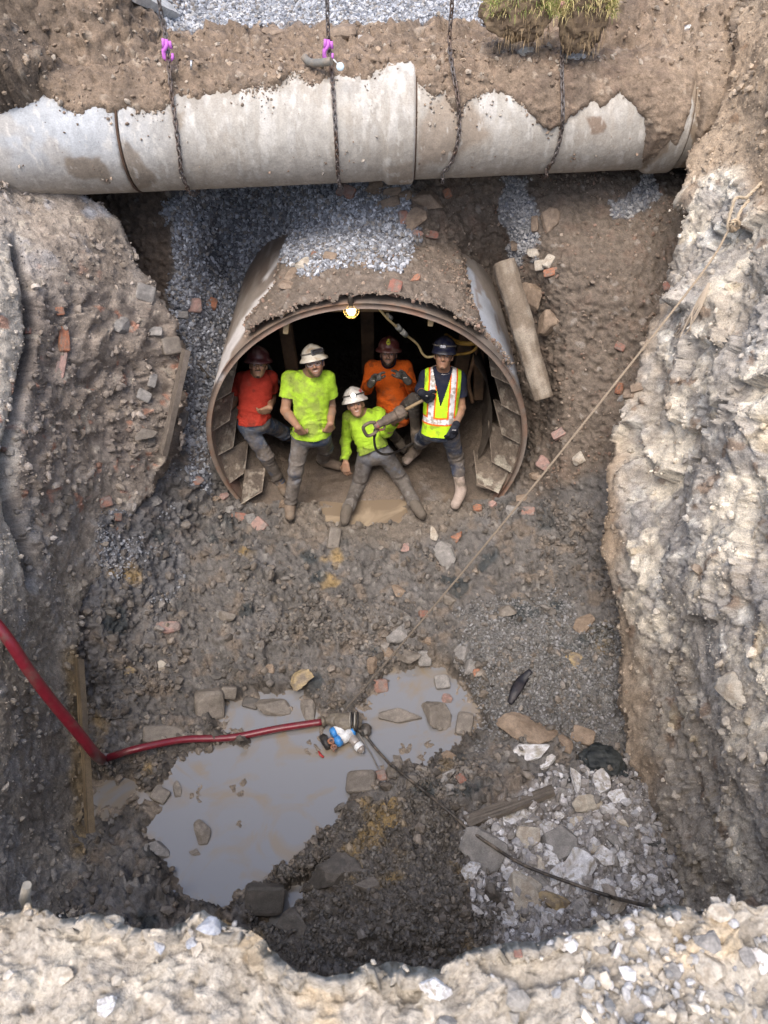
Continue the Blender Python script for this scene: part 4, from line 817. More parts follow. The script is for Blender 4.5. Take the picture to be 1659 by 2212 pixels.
# ---- chains
def chain(pts, hook=None, label='', hookcol=True, r=.0062):
    P0 = [np.asarray(q, float) for q in crv(pts, 10)]; L = [0]
    for a, b in zip(P0[:-1], P0[1:]): L.append(L[-1]+np.linalg.norm(b-a))
    P0 = np.array(P0); L = np.array(L); pitch = .046; nl = int(L[-1]/pitch); Vs = []; Fs = []; base = 0
    sg, ss = 12, 6
    for i in range(nl):
        s0 = (i+.5)*pitch; c0 = np.array([np.interp(s0, L, P0[:, k]) for k in range(3)]); c1 = np.array([np.interp(s0+.01, L, P0[:, k]) for k in range(3)]); d = c1-c0; d /= np.linalg.norm(d)+1e-9
        a = np.cross(d, [.3, 1, .2]); a /= np.linalg.norm(a); b = np.cross(d, a)
        ang = (i % 2)*math.pi/2+.5; e = a*math.cos(ang)+b*math.sin(ang); f = np.cross(d, e)
        for k in range(sg):
            t = 2*math.pi*k/sg; ctr = c0+d*(.024*math.cos(t)+.008*np.sign(math.cos(t)))+e*.0145*math.sin(t); rad = d*math.cos(t)+e*math.sin(t)
            for j in range(ss): q = 2*math.pi*j/ss; Vs.append(ctr+rad*r*math.cos(q)+f*r*math.sin(q))
        for k in range(sg):
            for j in range(ss): Fs.append((base+k*ss+j, base+((k+1) % sg)*ss+j, base+((k+1) % sg)*ss+(j+1) % ss, base+k*ss+(j+1) % ss))
        base += sg*ss
    root = empty('chain', P0[-1], label, 'chain', 'chains holding up the concrete pipe')
    o = npmesh('links', np.array(Vs), np.array(Fs), M_CHAIN); under(root, o)
    if hook is not None:
        M = M_PURPLE if hookcol else M_CHAIN; h = Vector(hook)
        body = tube('hook', [h+Vector((0, -.02, .07)), h+Vector((.0, -.03, .03)), h+Vector((-.03, -.035, 0)), h+Vector((-.035, -.035, -.045)), h+Vector((-.005, -.035, -.075)), h+Vector((.03, -.035, -.05)), h+Vector((.032, -.035, -.02))], [.014, .016, .017, .017, .016, .013, .009], 10, M); under(root, body)
        b2 = tube('clevis', [h+Vector((.025, -.03, .06)), h+Vector((.03, -.035, .01))], .012, 8, M); under(root, b2); b3 = tube('clevis', [h+Vector((-.02, -.03, .075)), h+Vector((-.028, -.035, .01))], .012, 8, M); under(root, b3)
    return root
M_CHAIN = pmat('chain_steel', (.16, .145, .14), .5, metal=.5, dirt=(.12, .08, .06), bump=.05); M_PURPLE = pmat('purple_paint', (.55, .16, .60), .45, dirt=(.3, .12, .3), damt=.2)
def pipept(px_, py_, off=.02):
    te = -(py_-CY)/FPX; a = ((px_-CX)/FPX)/(S2*(1+te)); k = (te-1)/(te+1); Y = 6.3
    for _ in range(6):
        Yp, zp = float(pyv(a*Y)), -.525; R_ = PR+off; qa = 1+k*k; qb = -2*Yp+2*k*(CAMZ-zp); qc = Yp**2+(CAMZ-zp)**2-R_**2; D = qb*qb-4*qa*qc
        Y = (-qb-math.sqrt(max(D, 0)))/(2*qa)
    return P(px_, py_, Y)
def below(p):
    x = p[0]; return [(x+.01, float(pyv(x))-.30, -.525-PR+.06), (x+.01, float(pyv(x)), -.525-PR-.02), (x, float(pyv(x))+.42, -.75)]
TD = bvh(oD)
def mk_chain(path, hook, label, hc=True):
    q_ = np.array(crv([(a, b, 0) for a, b in path], 8)); pts = []; Yl = None
    for x_, y_, _ in q_[::3]:
        o0 = Vector((0, 0, CAMZ)); d0 = (Vector(P(x_, y_, 5.))-o0).normalized(); h_ = TD.ray_cast(o0, d0); Yh = h_[0].y-.035 if h_[0] is not None and y_ > 60 else 6.75
        if y_ > 140: Yh = min(Yh, float(pipept(x_, y_)[1]))
        pts.append((x_, y_, min(Yh, 6.75)))
    Ys = np.array([p_[2] for p_ in pts]); n_ = len(Ys)
    for i_ in range(n_-2, -1, -1): Ys[i_] = min(Ys[i_], Ys[i_+1]+.09)
    W_ = [P(a, b, Y) for (a, b, _), Y in zip(pts, Ys)]; W_ += below(W_[-1])
    hk = None
    if hook: k_ = int(np.argmin([abs(b-hook[1]) for a, b, _ in pts])); hk = P(hook[0], hook[1], Ys[k_]-.02)
    return chain(W_, hk, label, hc)
mk_chain([(322, -160), (345, 10), (358, 80), (364, 130), (370, 200), (378, 260), (387, 330), (393, 385)], (364, 106), 'leftmost chain, black with a purple hook, round the pipe above the left gravel')
mk_chain([(704, -160), (707, 10), (710, 90), (716, 150), (721, 220), (726, 300), (730, 375)], (710, 106), 'second chain from the left, dark with a purple hook and a white tag beside it')
mk_chain([(985, -160), (977, 0), (971, 90), (978, 150), (990, 220), (991, 290), (975, 350), (950, 382)], None, 'third chain from the left, thin and grey, curving just right of the pipe joint')
mk_chain([(1222, -120), (1219, 10), (1215, 90), (1214, 160), (1216, 230), (1212, 290), (1196, 345), (1177, 372)], None, 'rightmost chain, hanging between the two grass sods')
# ================================================================== PEOPLE
class SDF:
    """smooth union of tapered capsules and ellipsoids, meshed with surface nets"""
    def __init__(s): s.p = []
    def cap(s, a, b, ra, rb=None, k=.02): s.p.append(('c', np.array(a, float), np.array(b, float), ra, ra if rb is None else rb, k)); return s
    def ell(s, c, R, r, k=.02): s.p.append(('e', np.array(c, float), np.array(R, float), np.array(r, float), None, k)); return s
    def mesh(s, h=.0065, infl=0.0):
        lo = np.full(3, 1e9); hi = -lo
        for q in s.p:
            m = (max(q[3], q[4]) if q[0] == 'c' else q[3].max())+.05+infl
            for c in ([q[1], q[2]] if q[0] == 'c' else [q[1]]): lo = np.minimum(lo, c-m); hi = np.maximum(hi, c+m)
        n = np.ceil((hi-lo)/h).astype(int)+1; F = np.full(n, 1., np.float32)
        for q in s.p:
            m = (max(q[3], q[4]) if q[0] == 'c' else q[3].max())+q[5]+.03+infl
            cs = np.array([q[1], q[2]] if q[0] == 'c' else [q[1]])
            a = np.maximum(((cs.min(0)-m-lo)/h).astype(int), 0); b = np.minimum(((cs.max(0)+m-lo)/h).astype(int)+1, n)
            g = [lo[i]+h*np.arange(a[i], b[i]) for i in range(3)]; X, Y, Z = np.meshgrid(*g, indexing='ij')
            if q[0] == 'c':
                ba = q[2]-q[1]; L = ba@ba+1e-12; px_, py_, pz_ = X-q[1][0], Y-q[1][1], Z-q[1][2]
                t = np.clip((px_*ba[0]+py_*ba[1]+pz_*ba[2])/L, 0, 1)
                d = np.sqrt((px_-t*ba[0])**2+(py_-t*ba[1])**2+(pz_-t*ba[2])**2)-(q[3]+(q[4]-q[3])*t)-infl
            else:
                D = np.stack([X-q[1][0], Y-q[1][1], Z-q[1][2]], -1)@q[2].T; r = q[3]+infl     # rows of R are axes
                k0 = np.sqrt(((D/r)**2).sum(-1)); k1 = np.sqrt(((D/r**2)**2).sum(-1))+1e-9; d = k0*(k0-1)/k1
            sl = tuple(slice(a[i], b[i]) for i in range(3)); f = F[sl]; k = q[5]
            hh = np.maximum(k-np.abs(f-d), 0)/k; F[sl] = np.minimum(f, d)-hh*hh*k*.25
        ins = F < 0; c = [ins[i:n[0]-1+i, j:n[1]-1+j, l:n[2]-1+l] for i in (0, 1) for j in (0, 1) for l in (0, 1)]
        sm = sum(x.astype(np.int8) for x in c); act = (sm > 0) & (sm < 8); ids = np.argwhere(act); idx = np.full(act.shape, -1, np.int64); idx[tuple(ids.T)] = np.arange(len(ids))
        cor = np.array([(i, j, l) for i in (0, 1) for j in (0, 1) for l in (0, 1)]); val = np.stack([F[ids[:, 0]+i, ids[:, 1]+j, ids[:, 2]+l] for i, j, l in cor], 1)
        acc = np.zeros((len(ids), 3)); cnt = np.zeros(len(ids))
        for e0 in range(8):
            for e1 in range(e0+1, 8):
                if abs(cor[e0]-cor[e1]).sum() != 1: continue
                m = (val[:, e0] < 0) != (val[:, e1] < 0); t = val[m, e0]/(val[m, e0]-val[m, e1]); acc[m] += cor[e0]+(cor[e1]-cor[e0])*t[:, None]; cnt[m] += 1
        V = lo+(ids+acc/cnt[:, None])*h; Q = []
        for ax_ in range(3):
            sA = [slice(None)]*3; sB = [slice(None)]*3; sA[ax_] = slice(0, -1); sB[ax_] = slice(1, None); A_, B_ = ins[tuple(sA)], ins[tuple(sB)]
            e = np.argwhere(A_ != B_); o1, o2 = (ax_+1) % 3, (ax_+2) % 3; e = e[(e[:, o1] > 0) & (e[:, o2] > 0) & (e[:, o1] < n[o1]-1) & (e[:, o2] < n[o2]-1)]
            fl = A_[tuple(e.T)]; d1 = np.zeros(3, int); d1[o1] = 1; d2 = np.zeros(3, int); d2[o2] = 1
            q = np.stack([idx[tuple((e-d1-d2).T)], idx[tuple((e-d2).T)], idx[tuple(e.T)], idx[tuple((e-d1).T)]], 1); q[~fl] = q[~fl][:, ::-1]; Q.append(q)
        return V, np.concatenate(Q)
def vnorm(V, F):
    n = np.zeros_like(V); fn = np.cross(V[F[:, 2]]-V[F[:, 0]], V[F[:, 3]]-V[F[:, 1]])
    for k in range(4): np.add.at(n, F[:, k], fn)
    return n/(np.linalg.norm(n, axis=1, keepdims=True)+1e-12)
def unit(v): v = np.asarray(v, float); return v/(np.linalg.norm(v)+1e-12)
def frame(fwd, up):
    f = unit(fwd); x = unit(np.cross(f, up)); u = np.cross(x, f); return np.array([x, u, f])     # rows: person's own right (-> viewer's left when facing us), up, forward
def fitY(X, Y, cons, Y0, w_=.02, lo=4.9, hi=7.2):
    x, y = Z1(X, Y); ys = np.linspace(lo, hi, 461); p = P(x, y, ys); e = w_*(ys-Y0)**2
    for q, L in cons: e = e+(np.linalg.norm(p-q, axis=1)-L)**2
    return p[np.argmin(e)]
def hand(S, w_, tip, pn, side, curl=.5, k=.006, sc_=1., fing=None, thumb=1.0, r=.0088):
    """palm, four separate bent fingers and a thumb. side +1/-1: which lateral side the thumb leaves"""
    d = unit(tip-w_); pn = unit(pn-d*np.dot(pn, d)); s = np.cross(d, pn)*side
    kn = []
    for i, o in enumerate((.030, .010, -.010, -.029)):
        K = w_+d*(.088-.006*abs(i-1))*sc_+s*o*sc_; kn.append(K); S.cap(w_+s*o*.6*sc_+d*.01, K, .016*sc_, .0125*sc_, .012)
    for i, (K, L) in enumerate(zip(kn, (.074, .083, .077, .060))):
        cu = curl if fing is None else fing[i]; a = .25+cu*.5; p = K; spread = s*(.10, .03, -.05, -.14)[i]
        for j, f in enumerate((.45, .32, .25)):
            dd = unit(d*math.cos(a)+pn*math.sin(a)+spread*(1-cu*.6)); q = p+dd*L*f*sc_; S.cap(p, q, r*sc_*(1-.08*j), r*sc_*(.95-.1*j), k); p = q; a += .15+cu*.95
    t0 = w_+d*.028*sc_+s*.026*sc_; t1 = t0+unit(d*.7+s*.75*thumb+pn*.35)*.042*sc_; t2 = t1+unit(d*.9+s*.25*thumb+pn*.4)*.032*sc_; t3 = t2+unit(d+pn*.4)*.024*sc_
    S.cap(t0, t1, .015*sc_, .0115*sc_, .01); S.cap(t1, t2, .0112*sc_, .010*sc_, k); S.cap(t2, t3, .010*sc_, .0085*sc_, k)
def helmet(kind, Rh, c, colr, dirtc, root, parts=()):
    """hard hat: dome with raised ridge, full brim or front peak"""
    nt_, prof = 72, [(1.0, 0, 1), (1.005, .006, 1), (.9, .012, .9), (.45, .016, .45), (.06, .02, .05), (0, .03, 0), (0, .05, 0), (0, .07, 0), (0, .088, 0), (0, .102, 0), (0, .113, 0), (0, .121, 0), (0, .126, 0), (0, .1275, 0)]
    V = []; cols = []
    for i, (b, z, _) in enumerate(prof):
        for k in range(nt_):
            t = 2*math.pi*k/nt_; fx, fz = math.sin(t), math.cos(t)           # fz: towards the front
            if kind == 'full': ext = .027+.012*max(fz, 0)**2
            else: ext = .004+.050*max(fz, 0)**1.5
            if z <= .03: R0 = 1.0
            else: R0 = math.sqrt(max(0, 1-((z-.03)/.0985)**2))
            rx, rz_ = .106*R0+b*ext, .125*R0+b*ext; y = z-b*.014*(1.2 if fz > 0 else .8)
            if z > .06 and abs(fx*rx) < .020: y += .007
            V.append(c+Rh[0]*fx*rx+Rh[1]*y+Rh[2]*(fz*rz_)); 
    V = np.array(V); n = len(prof); F = [(i*nt_+k, i*nt_+(k+1) % nt_, (i+1)*nt_+(k+1) % nt_, (i+1)*nt_+k) for i in range(n-1) for k in range(nt_)]
    # inner side of the brim
    V2 = V[:nt_]-Rh[1]*.004; inn = np.array([c+Rh[0]*math.sin(2*math.pi*k/nt_)*.105+Rh[1]*.0+Rh[2]*math.cos(2*math.pi*k/nt_)*.125 for k in range(nt_)]); b0 = len(V)
    V = np.concatenate([V, V2, inn]); F += [(k, b0+k, b0+(k+1) % nt_, (k+1) % nt_) for k in range(nt_)]+[(b0+k, b0+nt_+k, b0+nt_+(k+1) % nt_, b0+(k+1) % nt_) for k in range(nt_)]
    F = np.array(F); g = fbm(V*22, 4, 901); cc = mixc(np.broadcast_to(c_(*colr), V.shape), c_(*dirtc), sstep(-.05, .45, g))
    o = npmesh('hard_hat', V, F, M_HAT, cc, parent=None); return o
M_HAT = vcmat('hat_plastic', wet=False, rough=.42, bump=.03, bscale=60, speck=.08, mott=(20, .12), spec=.5)
M_EYE = vcmat('eye', wet=False, rough=.25, bump=0, speck=0, mott=(20, .02)); M_LAMPON = pmat('lamp_glow', (1, 1, 1), .3, emit=(1, .95, .82), estr=9); M_BLK = pmat('black_rubber', (.02, .02, .022), .5, dirt=(.07, .06, .05)); M_SILVER = pmat('silver', (.6, .6, .6), .25, metal=.8)
M_GLASS = pmat('dark_lens', (.03, .03, .035), .08, spec=.9)
SKIN = c_(.31, .175, .11)
def person(root_label, J, o):
    """J: joints in Z1 photo coordinates; o: options"""
    hs = o.get('scale', 1.0); X = {}
    pel = P(*Z1(*J['pel'][:2]), J['pel'][2]); nk = P(*Z1(*J['nk'][:2]), J['nk'][2]) if len(J['nk']) > 2 else fitY(*J['nk'], [(pel, .54*hs)], J['pel'][2]+.15)
    hd = fitY(*J['hd'], [(nk, .185*hs)], nk[1]-.14)
    X.update(pel=pel, nk=nk, hd=hd)
    for s in 'RL':
        X['sh'+s] = fitY(*J['sh'+s], [(nk, .185*hs)], nk[1]+J.get('shd'+s, .0), .3)
        if 'wr'+s in J and len(J['el'+s]) < 3: pass
        X['el'+s] = P(*Z1(*J['el'+s][:2]), J['el'+s][2]) if len(J['el'+s]) > 2 else fitY(*J['el'+s], [(X['sh'+s], .29*hs)], X['sh'+s][1]+.0)
        X['wr'+s] = P(*Z1(*J['wr'+s][:2]), J['wr'+s][2]) if len(J['wr'+s]) > 2 else fitY(*J['wr'+s], [(X['el'+s], .255*hs)], X['el'+s][1]-.2)
        X['tip'+s] = fitY(*J['tip'+s][:2], [(X['wr'+s], .15*hs)], X['wr'+s][1]+(J['tip'+s][2] if len(J['tip'+s]) > 2 else -.05))
        X['hp'+s] = fitY(*J['hp'+s], [(pel, .105*hs)], pel[1], .3)
        X['an'+s] = P(*Z1(*J['an'+s][:2]), J['an'+s][2]); 
        X['kn'+s] = fitY(*J['kn'+s][:2], [(X['hp'+s], .43*hs), (X['an'+s], .42*hs)], J['kn'+s][2] if len(J['kn'+s]) > 2 else min(X['hp'+s][1], X['an'+s][1])-.1)
        X['to'+s] = P(*Z1(*J['to'+s][:2]), J['to'+s][2])
    base = np.array([pel[0], pel[1], min(X['anR'][2], X['anL'][2])-.08])
    root = empty('person', tuple(base), root_label, 'person')
    up = unit(nk-pel); rt = unit(X['shR']-X['shL']); fw = unit(np.cross(up, rt)); fw = fw if fw[1] < 0 else -fw; rt = np.cross(up, fw)*1.0
    rt = unit(np.cross(fw, up)); rt = rt if np.dot(rt, X['shR']-X['shL']) > 0 else -rt
    RT = np.array([rt, up, fw]); TL = np.linalg.norm(nk-pel)
    face = unit(np.array(o.get('face', (0, -1, .25)))); hup = unit(np.array(o.get('hup', (0, 0, 1)))); Rh = frame(face, hup)
    if np.dot(Rh[0], rt) < 0: pass
    hc = lambda x, y, z: hd+hs*(Rh[0]*x+Rh[1]*y+Rh[2]*z)
    S = SDF(); k = .02
    # head
    S.ell(hc(0, .022, -.012), Rh, np.array([.076, .095, .095])*hs, .02); S.ell(hc(0, -.045, .022), Rh, np.array([.058, .070, .066])*hs, .025); S.ell(hc(0, -.092, .062), Rh, np.array([.028, .022, .026])*hs, .02)
    S.cap(hc(0, .018, .084), hc(0, -.018, .108), .0085, .014, .008); S.ell(hc(0, -.026, .098), Rh, (.020, .010, .014), .006)
    S.ell(hc(-.034, -.018, .066), Rh, (.024, .022, .02), .02); S.ell(hc(.034, -.018, .066), Rh, (.024, .022, .02), .02); S.ell(hc(0, .036, .074), Rh, (.052, .009, .018), .012)
    S.ell(hc(0, -.050, .0805), Rh, (.025, .005, .010), .006); S.ell(hc(0, -.060, .079), Rh, (.020, .006, .010), .006)
    for sx in (-1, 1): S.ell(hc(sx*.078, -.004, -.005), Rh, (.010, .031, .019), .008)
    S.cap(hc(0, -.04, -.02), nk+up*.01, .058*hs, .064*hs, .025)
    bw = o.get('bulk', 1.0)
    S.ell(pel+up*TL*.70-fw*.0, RT, np.array([.150*bw, .20, .105*bw]), .04); S.ell(pel+up*TL*.30+fw*.01, RT, np.array([.135*bw, .19, .105*bw]), .04); S.ell(pel, RT, np.array([.145*bw, .13, .11*bw]), .04)
    for s in 'RL':
        S.cap(nk-up*.02, X['sh'+s], .055, .056*bw, .03); S.cap(X['sh'+s], X['el'+s], .053*bw, .040*bw, .02); m = X['el'+s]*.7+X['wr'+s]*.3
        S.cap(X['el'+s], m, .041*bw, .042*bw, .015); S.cap(m, X['wr'+s], .042*bw, .027*bw, .015)
        S.cap(X['hp'+s], X['kn'+s], .075, .052, .03); S.cap(X['kn'+s], X['an'+s], .05, .035, .02); S.cap(X['an'+s], X['to'+s], .035, .028, .02)
        hd_o = o.get('hand'+s, {}); hand(S, X['wr'+s], X['tip'+s], np.array(hd_o.get('pn', (0, 1, 0.2)), float), hd_o.get('side', 1), hd_o.get('curl', .55), fing=hd_o.get('fing'), sc_=1.12*hs)
    V, F = S.mesh(.0062)
    L = (V-hd)@Rh.T/hs; hx, hy, hz = L.T; front = hz > .03
    col = np.broadcast_to(o.get('skin', SKIN), V.shape).copy(); g = fbm(V*14, 4, o.get('seed', 1)); g2 = fbm(V*40, 3, 5)
    nearh = (np.abs(hx) < .1) & (np.abs(hy) < .14) & (np.abs(hz) < .14)
    col = mixc(col, c_(.34, .16, .11), nearh*front*np.exp(-((np.abs(hx)-.035)/.02)**2-((hy+.02)/.02)**2)*.5)
    HAIR = c_(.018, .014, .012)
    def hm(c): return nearh & c
    col = mixc(col, HAIR, hm((hz > .05) & (np.abs(hy-.034-.10*(np.abs(hx)-.03)*-1*0) < .0065) & (np.abs(hx) > .013) & (np.abs(hx) < .052))*.85)
    col = mixc(col, HAIR, hm((hz < .035) & (hy > .02))*.95)
    if o.get('must'): col = mixc(col, HAIR, hm((hz > .05) & (hy < -.034) & (hy > -.046) & (np.abs(hx) < .030))*o['must'])
    if o.get('goat'): col = mixc(col, HAIR, hm((hz > .04) & (hy < -.088) & (np.abs(hx) < .017))*o['goat'])
    if o.get('beard'): col = mixc(col, HAIR, hm((hy < -.052-.5*np.maximum(0, hz-.03)+.25*np.abs(hx)) & (hy > -.13) & (hz > -.02) & ~((np.abs(hx) < .028) & (hy > -.07) & (hz > .05)))*o['beard'])
    lip = hm((hz > .06) & (np.abs(hx) < .026) & (hy < -.045) & (hy > -.067)); col = mixc(col, c_(.32, .14, .11), lip*.25)
    if o.get('smile'): col = mixc(col, c_(.58, .54, .50), hm((hz > .06) & (np.abs(hx) < .021) & (np.abs(hy+.0555) < .0035))*.8)
    col = mixc(col, c_(.20, .15, .11), sstep(.0, .45, g)*(~nearh)*.55)
    body = npmesh('body', V, F, M_BODY, col); under(root, body)
    for sx in (-1, 1):
        ec = hc(sx*.032, .010, .0735); bm = bmesh.new(); bmesh.ops.create_uvsphere(bm, u_segments=14, v_segments=10, radius=.0135); me = bpy.data.meshes.new('eye'); bm.to_mesh(me); bm.free()
        a = me.color_attributes.new('col', 'FLOAT_COLOR', 'POINT')
        for i, v in enumerate(me.vertices):
            d = v.co.normalized().dot(Vector((0, -.995, .1))); cz = (.012, .009, .008, 1) if d > .78 else (.34, .29, .26, 1)
            a.data[i].color = cz; v.co = Vector((v.co.x*1.15, v.co.y, v.co.z*.48))+Vector(ec)
        e = link('eye', me, M_EYE); 
        for p_ in me.polygons: p_.use_smooth = True
        under(root, e)
    tcoord = lambda Q: ((Q-pel)@RT.T)
    # ---- shirt
    S = SDF(); sl = o.get('sleeve', .58); q = o.get('loose', 0)
    S.ell(pel+up*TL*.72, RT, np.array([.178*bw+q, .19, .128*bw+q]), .06); S.ell(pel+up*TL*.34+fw*.012, RT, np.array([.158*bw+q, .24, .125*bw+q]), .06); S.ell(pel-up*.02+fw*.01, RT, np.array([.160*bw+q, .22, .128*bw+q]), .06)
    S.cap(nk-up*.035-rt*.05, nk-up*.035+rt*.05, .068, .068, .04)
    for s in 'RL':
        S.cap(nk-up*.035, X['sh'+s], .062, .070*bw, .04)
        if sl < 1: S.cap(X['sh'+s], X['sh'+s]+(X['el'+s]-X['sh'+s])*(sl+.25), .070*bw, .070*bw, .03)
        else:
            S.cap(X['sh'+s], X['el'+s], .070*bw, .056*bw, .025); S.cap(X['el'+s], X['wr'+s], .056*bw, .040, .02)
    V, F = S.mesh(.0068)
    n = vnorm(V, F); T = tcoord(V)
    fold = ridged(np.stack([T[:, 0]*5, T[:, 1]*9, T[:, 2]*5], -1)+.6*fbm(V*4, 2, 8)[:, None], 3, o.get('seed', 1)+40); V = V+n*(.017*fold*(.45+sstep(.35, 0, T[:, 1]))+.005*fbm(V*16, 3, 9))[:, None]
    fc = V[F].mean(1); tf = tcoord(fc); kp = tf[:, 1] > o.get('hem', -.13)+.02*np.sin(tf[:, 0]*9+o.get('seed', 1))
    if sl < 1:
        for s in 'RL':
            ad = unit(X['el'+s]-X['sh'+s]); al = (fc-X['sh'+s])@ad; rd = np.linalg.norm((fc-X['sh'+s])-al[:, None]*ad, axis=1); kp &= ~((al > sl*.29*hs) & (rd < .10))
    else:
        for s in 'RL':
            ad = unit(X['wr'+s]-X['el'+s]); al = (fc-X['wr'+s])@ad; rd = np.linalg.norm((fc-X['wr'+s])-al[:, None]*ad, axis=1); kp &= ~((al > -.015) & (rd < .07))
    F = F[kp]; base_c = np.broadcast_to(c_(*o['shirt']), V.shape)
    g = fbm(V*6, 5, o.get('seed', 1)+50, g=.62); gg = fbm(V*15, 4, o.get('seed', 1)+60)
    col = mixc(base_c, c_(*o['shirtmud']), sstep(-.05, .5, g+o.get('mud', .0)+.30*sstep(.38, -.02, T[:, 1])*(T[:, 2] > -.05))*.8); col = mixc(col, c_(*o['shirtmud'])*.5, sstep(.30, .5, gg)*.6)
    shirt = npmesh('shirt', V, F, M_CLOTH, col); under(root, shirt)
    # ---- trousers
    S = SDF(); S.ell(pel-up*.01, RT, np.array([.158*bw, .13, .122*bw]), .04)
    for s in 'RL':
        S.cap(X['hp'+s], X['kn'+s], .094*hs, .070*hs, .04); kk_ = o.get('boot_h', .12); e_ = X['kn'+s]+(X['an'+s]-X['kn'+s])*(1.02-kk_); S.cap(X['kn'+s], e_, .069*hs, .058*hs, .025)
    V, F = S.mesh(.0068); n = vnorm(V, F)
    dl = np.minimum(np.linalg.norm(V-X['knR'], axis=1), np.linalg.norm(V-X['knL'], axis=1)); da = np.minimum(np.linalg.norm(V-X['anR'], axis=1), np.linalg.norm(V-X['anL'], axis=1))
    wr_ = ridged(np.stack([V[:, 0]*5, V[:, 1]*5, V[:, 2]*16], -1)+.5*fbm(V*5, 2, 18)[:, None], 3, o.get('seed', 1)+70); V = V+n*(.012*wr_*(.35+sstep(.22, .05, dl)+sstep(.25, .1, da))+.004*fbm(V*25, 3, 19))[:, None]
    g = fbm(V*5, 5, o.get('seed', 1)+80, g=.62); hh_ = (V[:, 2]-base[2])
    col = mixc(np.broadcast_to(c_(*o.get('jean', (.05, .075, .13))), V.shape), c_(.30, .33, .38), sstep(.1, .5, fbm(V*9, 3, 77))*.5)
    col = mixc(col, c_(*o.get('jmud', (.17, .145, .12))), sstep(-.30, .22, g+o.get('jm', .0)+.12*sstep(.8, .3, hh_))*.88); col = mixc(col, c_(.26, .25, .24), sstep(.15, .5, fbm(V*24, 4, 79, g=.6))*.5); col = mixc(col, c_(.06, .05, .045), sstep(.1, .45, fbm(V*11+3, 4, 78))*.5)
    dp_ = np.linalg.norm(V-pel, axis=1); col = mixc(col, c_(.20, .23, .29), np.exp(-(dp_/.17)**2)*sstep(-.25, .25, fbm(V*12, 4, 76))*.75)
    tr = npmesh('trousers', V, F, M_CLOTH, col); under(root, tr)
    # ---- boots
    for s in 'RL':
        S = SDF(); an, to = X['an'+s], X['to'+s]; f_ = unit(to-an); shin = unit(X['kn'+s]-an)
        S.cap(an-f_*.035+shin*-.03, an+f_*.05-shin*.02, .046, .046, .03); S.cap(an+f_*.03-shin*.02, to+f_*.02, .052, .050, .03); S.cap(an-shin*.01, an+shin*o.get('boot_h', .12)*.42*1.15, .052, .056, .02)
        V, F = S.mesh(.0065); n = vnorm(V, F); V = V+n*(.004*ridged(V*14, 3, 90))[:, None]; g = fbm(V*10, 4, 91)
        col = mixc(np.broadcast_to(c_(*o.get('boot', (.16, .12, .09))), V.shape), c_(*o.get('bmud', (.20, .165, .13))), sstep(-.1, .3, g+.25*sstep(.0, -.1, V[:, 2]-an[2])))
        if o.get('bootpat'): col = mixc(col, c_(.50, .12, .12), sstep(.18, .3, fbm(V*9, 3, 92))*.6)
        b = npmesh('boot', V, F, M_CLOTH, col); under(root, b)
        S = SDF(); dn = np.array([0, 0, -.034]); S.cap(an-f_*.05+dn, an+f_*.05+dn*1.3-shin*.02, .040, .038, .02); S.cap(an+f_*.05+dn*1.3-shin*.02, to+f_*.04+dn*.7, .040, .036, .02); Vs_, Fs_ = S.mesh(.008); so = npmesh('sole', Vs_, Fs_, M_CLOTH, np.broadcast_to(c_(.06, .052, .045), Vs_.shape)); so.parent = b
    # ---- gloves
    for s in o.get('gloves', ''):
        S = SDF(); hd_o = o.get('hand'+s, {}); w0 = X['wr'+s]; S.cap(w0-unit(X['tip'+s]-w0)*.03, w0+unit(X['tip'+s]-w0)*.03, .036, .036, .01)
        hand(S, w0, X['tip'+s], np.array(hd_o.get('pn', (0, 1, 0.2)), float), hd_o.get('side', 1), hd_o.get('curl', .55), fing=hd_o.get('fing'), sc_=1.2*hs, r=.0105)
        V, F = S.mesh(.0058, infl=.002); g = fbm(V*20, 3, 93); gc = c_(*o.get('glove', (.06, .055, .05)))
        gl_ = npmesh('glove', V, F, M_CLOTH, mixc(np.broadcast_to(gc, V.shape), gc*2.2, sstep(.1, .4, g)*.6)); under(root, gl_)
        pt = w0+unit(X['tip'+s]-w0)*.03+unit(np.array([0, -1, .55]))*.037; bd = boxmesh('badge', pt, (.038, .004, .024), Matrix.Rotation(.5, 3, 'X'), pmat('badge_white', (.55, .55, .55), .6)); bd.parent = gl_; bd.matrix_parent_inverse = gl_.matrix_world.inverted()
        bd.matrix_parent_inverse = Matrix.Translation(-Vector(root.location)) @ Matrix.Identity(4) if False else Matrix.Identity(4)
    # ---- head cloth
    if o.get('cloth'):
        S = SDF(); S.ell(hc(0, .03, -.022), Rh, np.array([.088, .100, .096])*hs, .02)
        if o.get('hood'): S.cap(hc(0, -.03, -.03), nk+up*.0, .070, .078, .03); S.ell(hc(0, -.06, -.005), Rh, (.074, .07, .062), .03)
        V, F = S.mesh(.0065); V = V+vnorm(V, F)*(.004*fbm(V*20, 3, 94))[:, None]; Lf = (V[F].mean(1)-hd)@Rh.T; F = F[~((Lf[:, 2] > .028) & (Lf[:, 1] < .040))]
        cc = mixc(np.broadcast_to(c_(*o['cloth']), V.shape), c_(*o['cloth'])*.5, sstep(0, .4, fbm(V*16, 3, 95))); hk = npmesh('head_cloth', V, F, M_CLOTH, cc); under(root, hk)
    # ---- hard hat
    tilt = o.get('tilt', (0, 0)); Rq = Rh.copy(); a = tilt[0]; Rq = np.array([Rh[0], Rh[1]*math.cos(a)-Rh[2]*math.sin(a), Rh[2]*math.cos(a)+Rh[1]*math.sin(a)]); b = tilt[1]; Rq = np.array([Rq[0]*math.cos(b)+Rq[1]*math.sin(b), Rq[1]*math.cos(b)-Rq[0]*math.sin(b), Rq[2]])
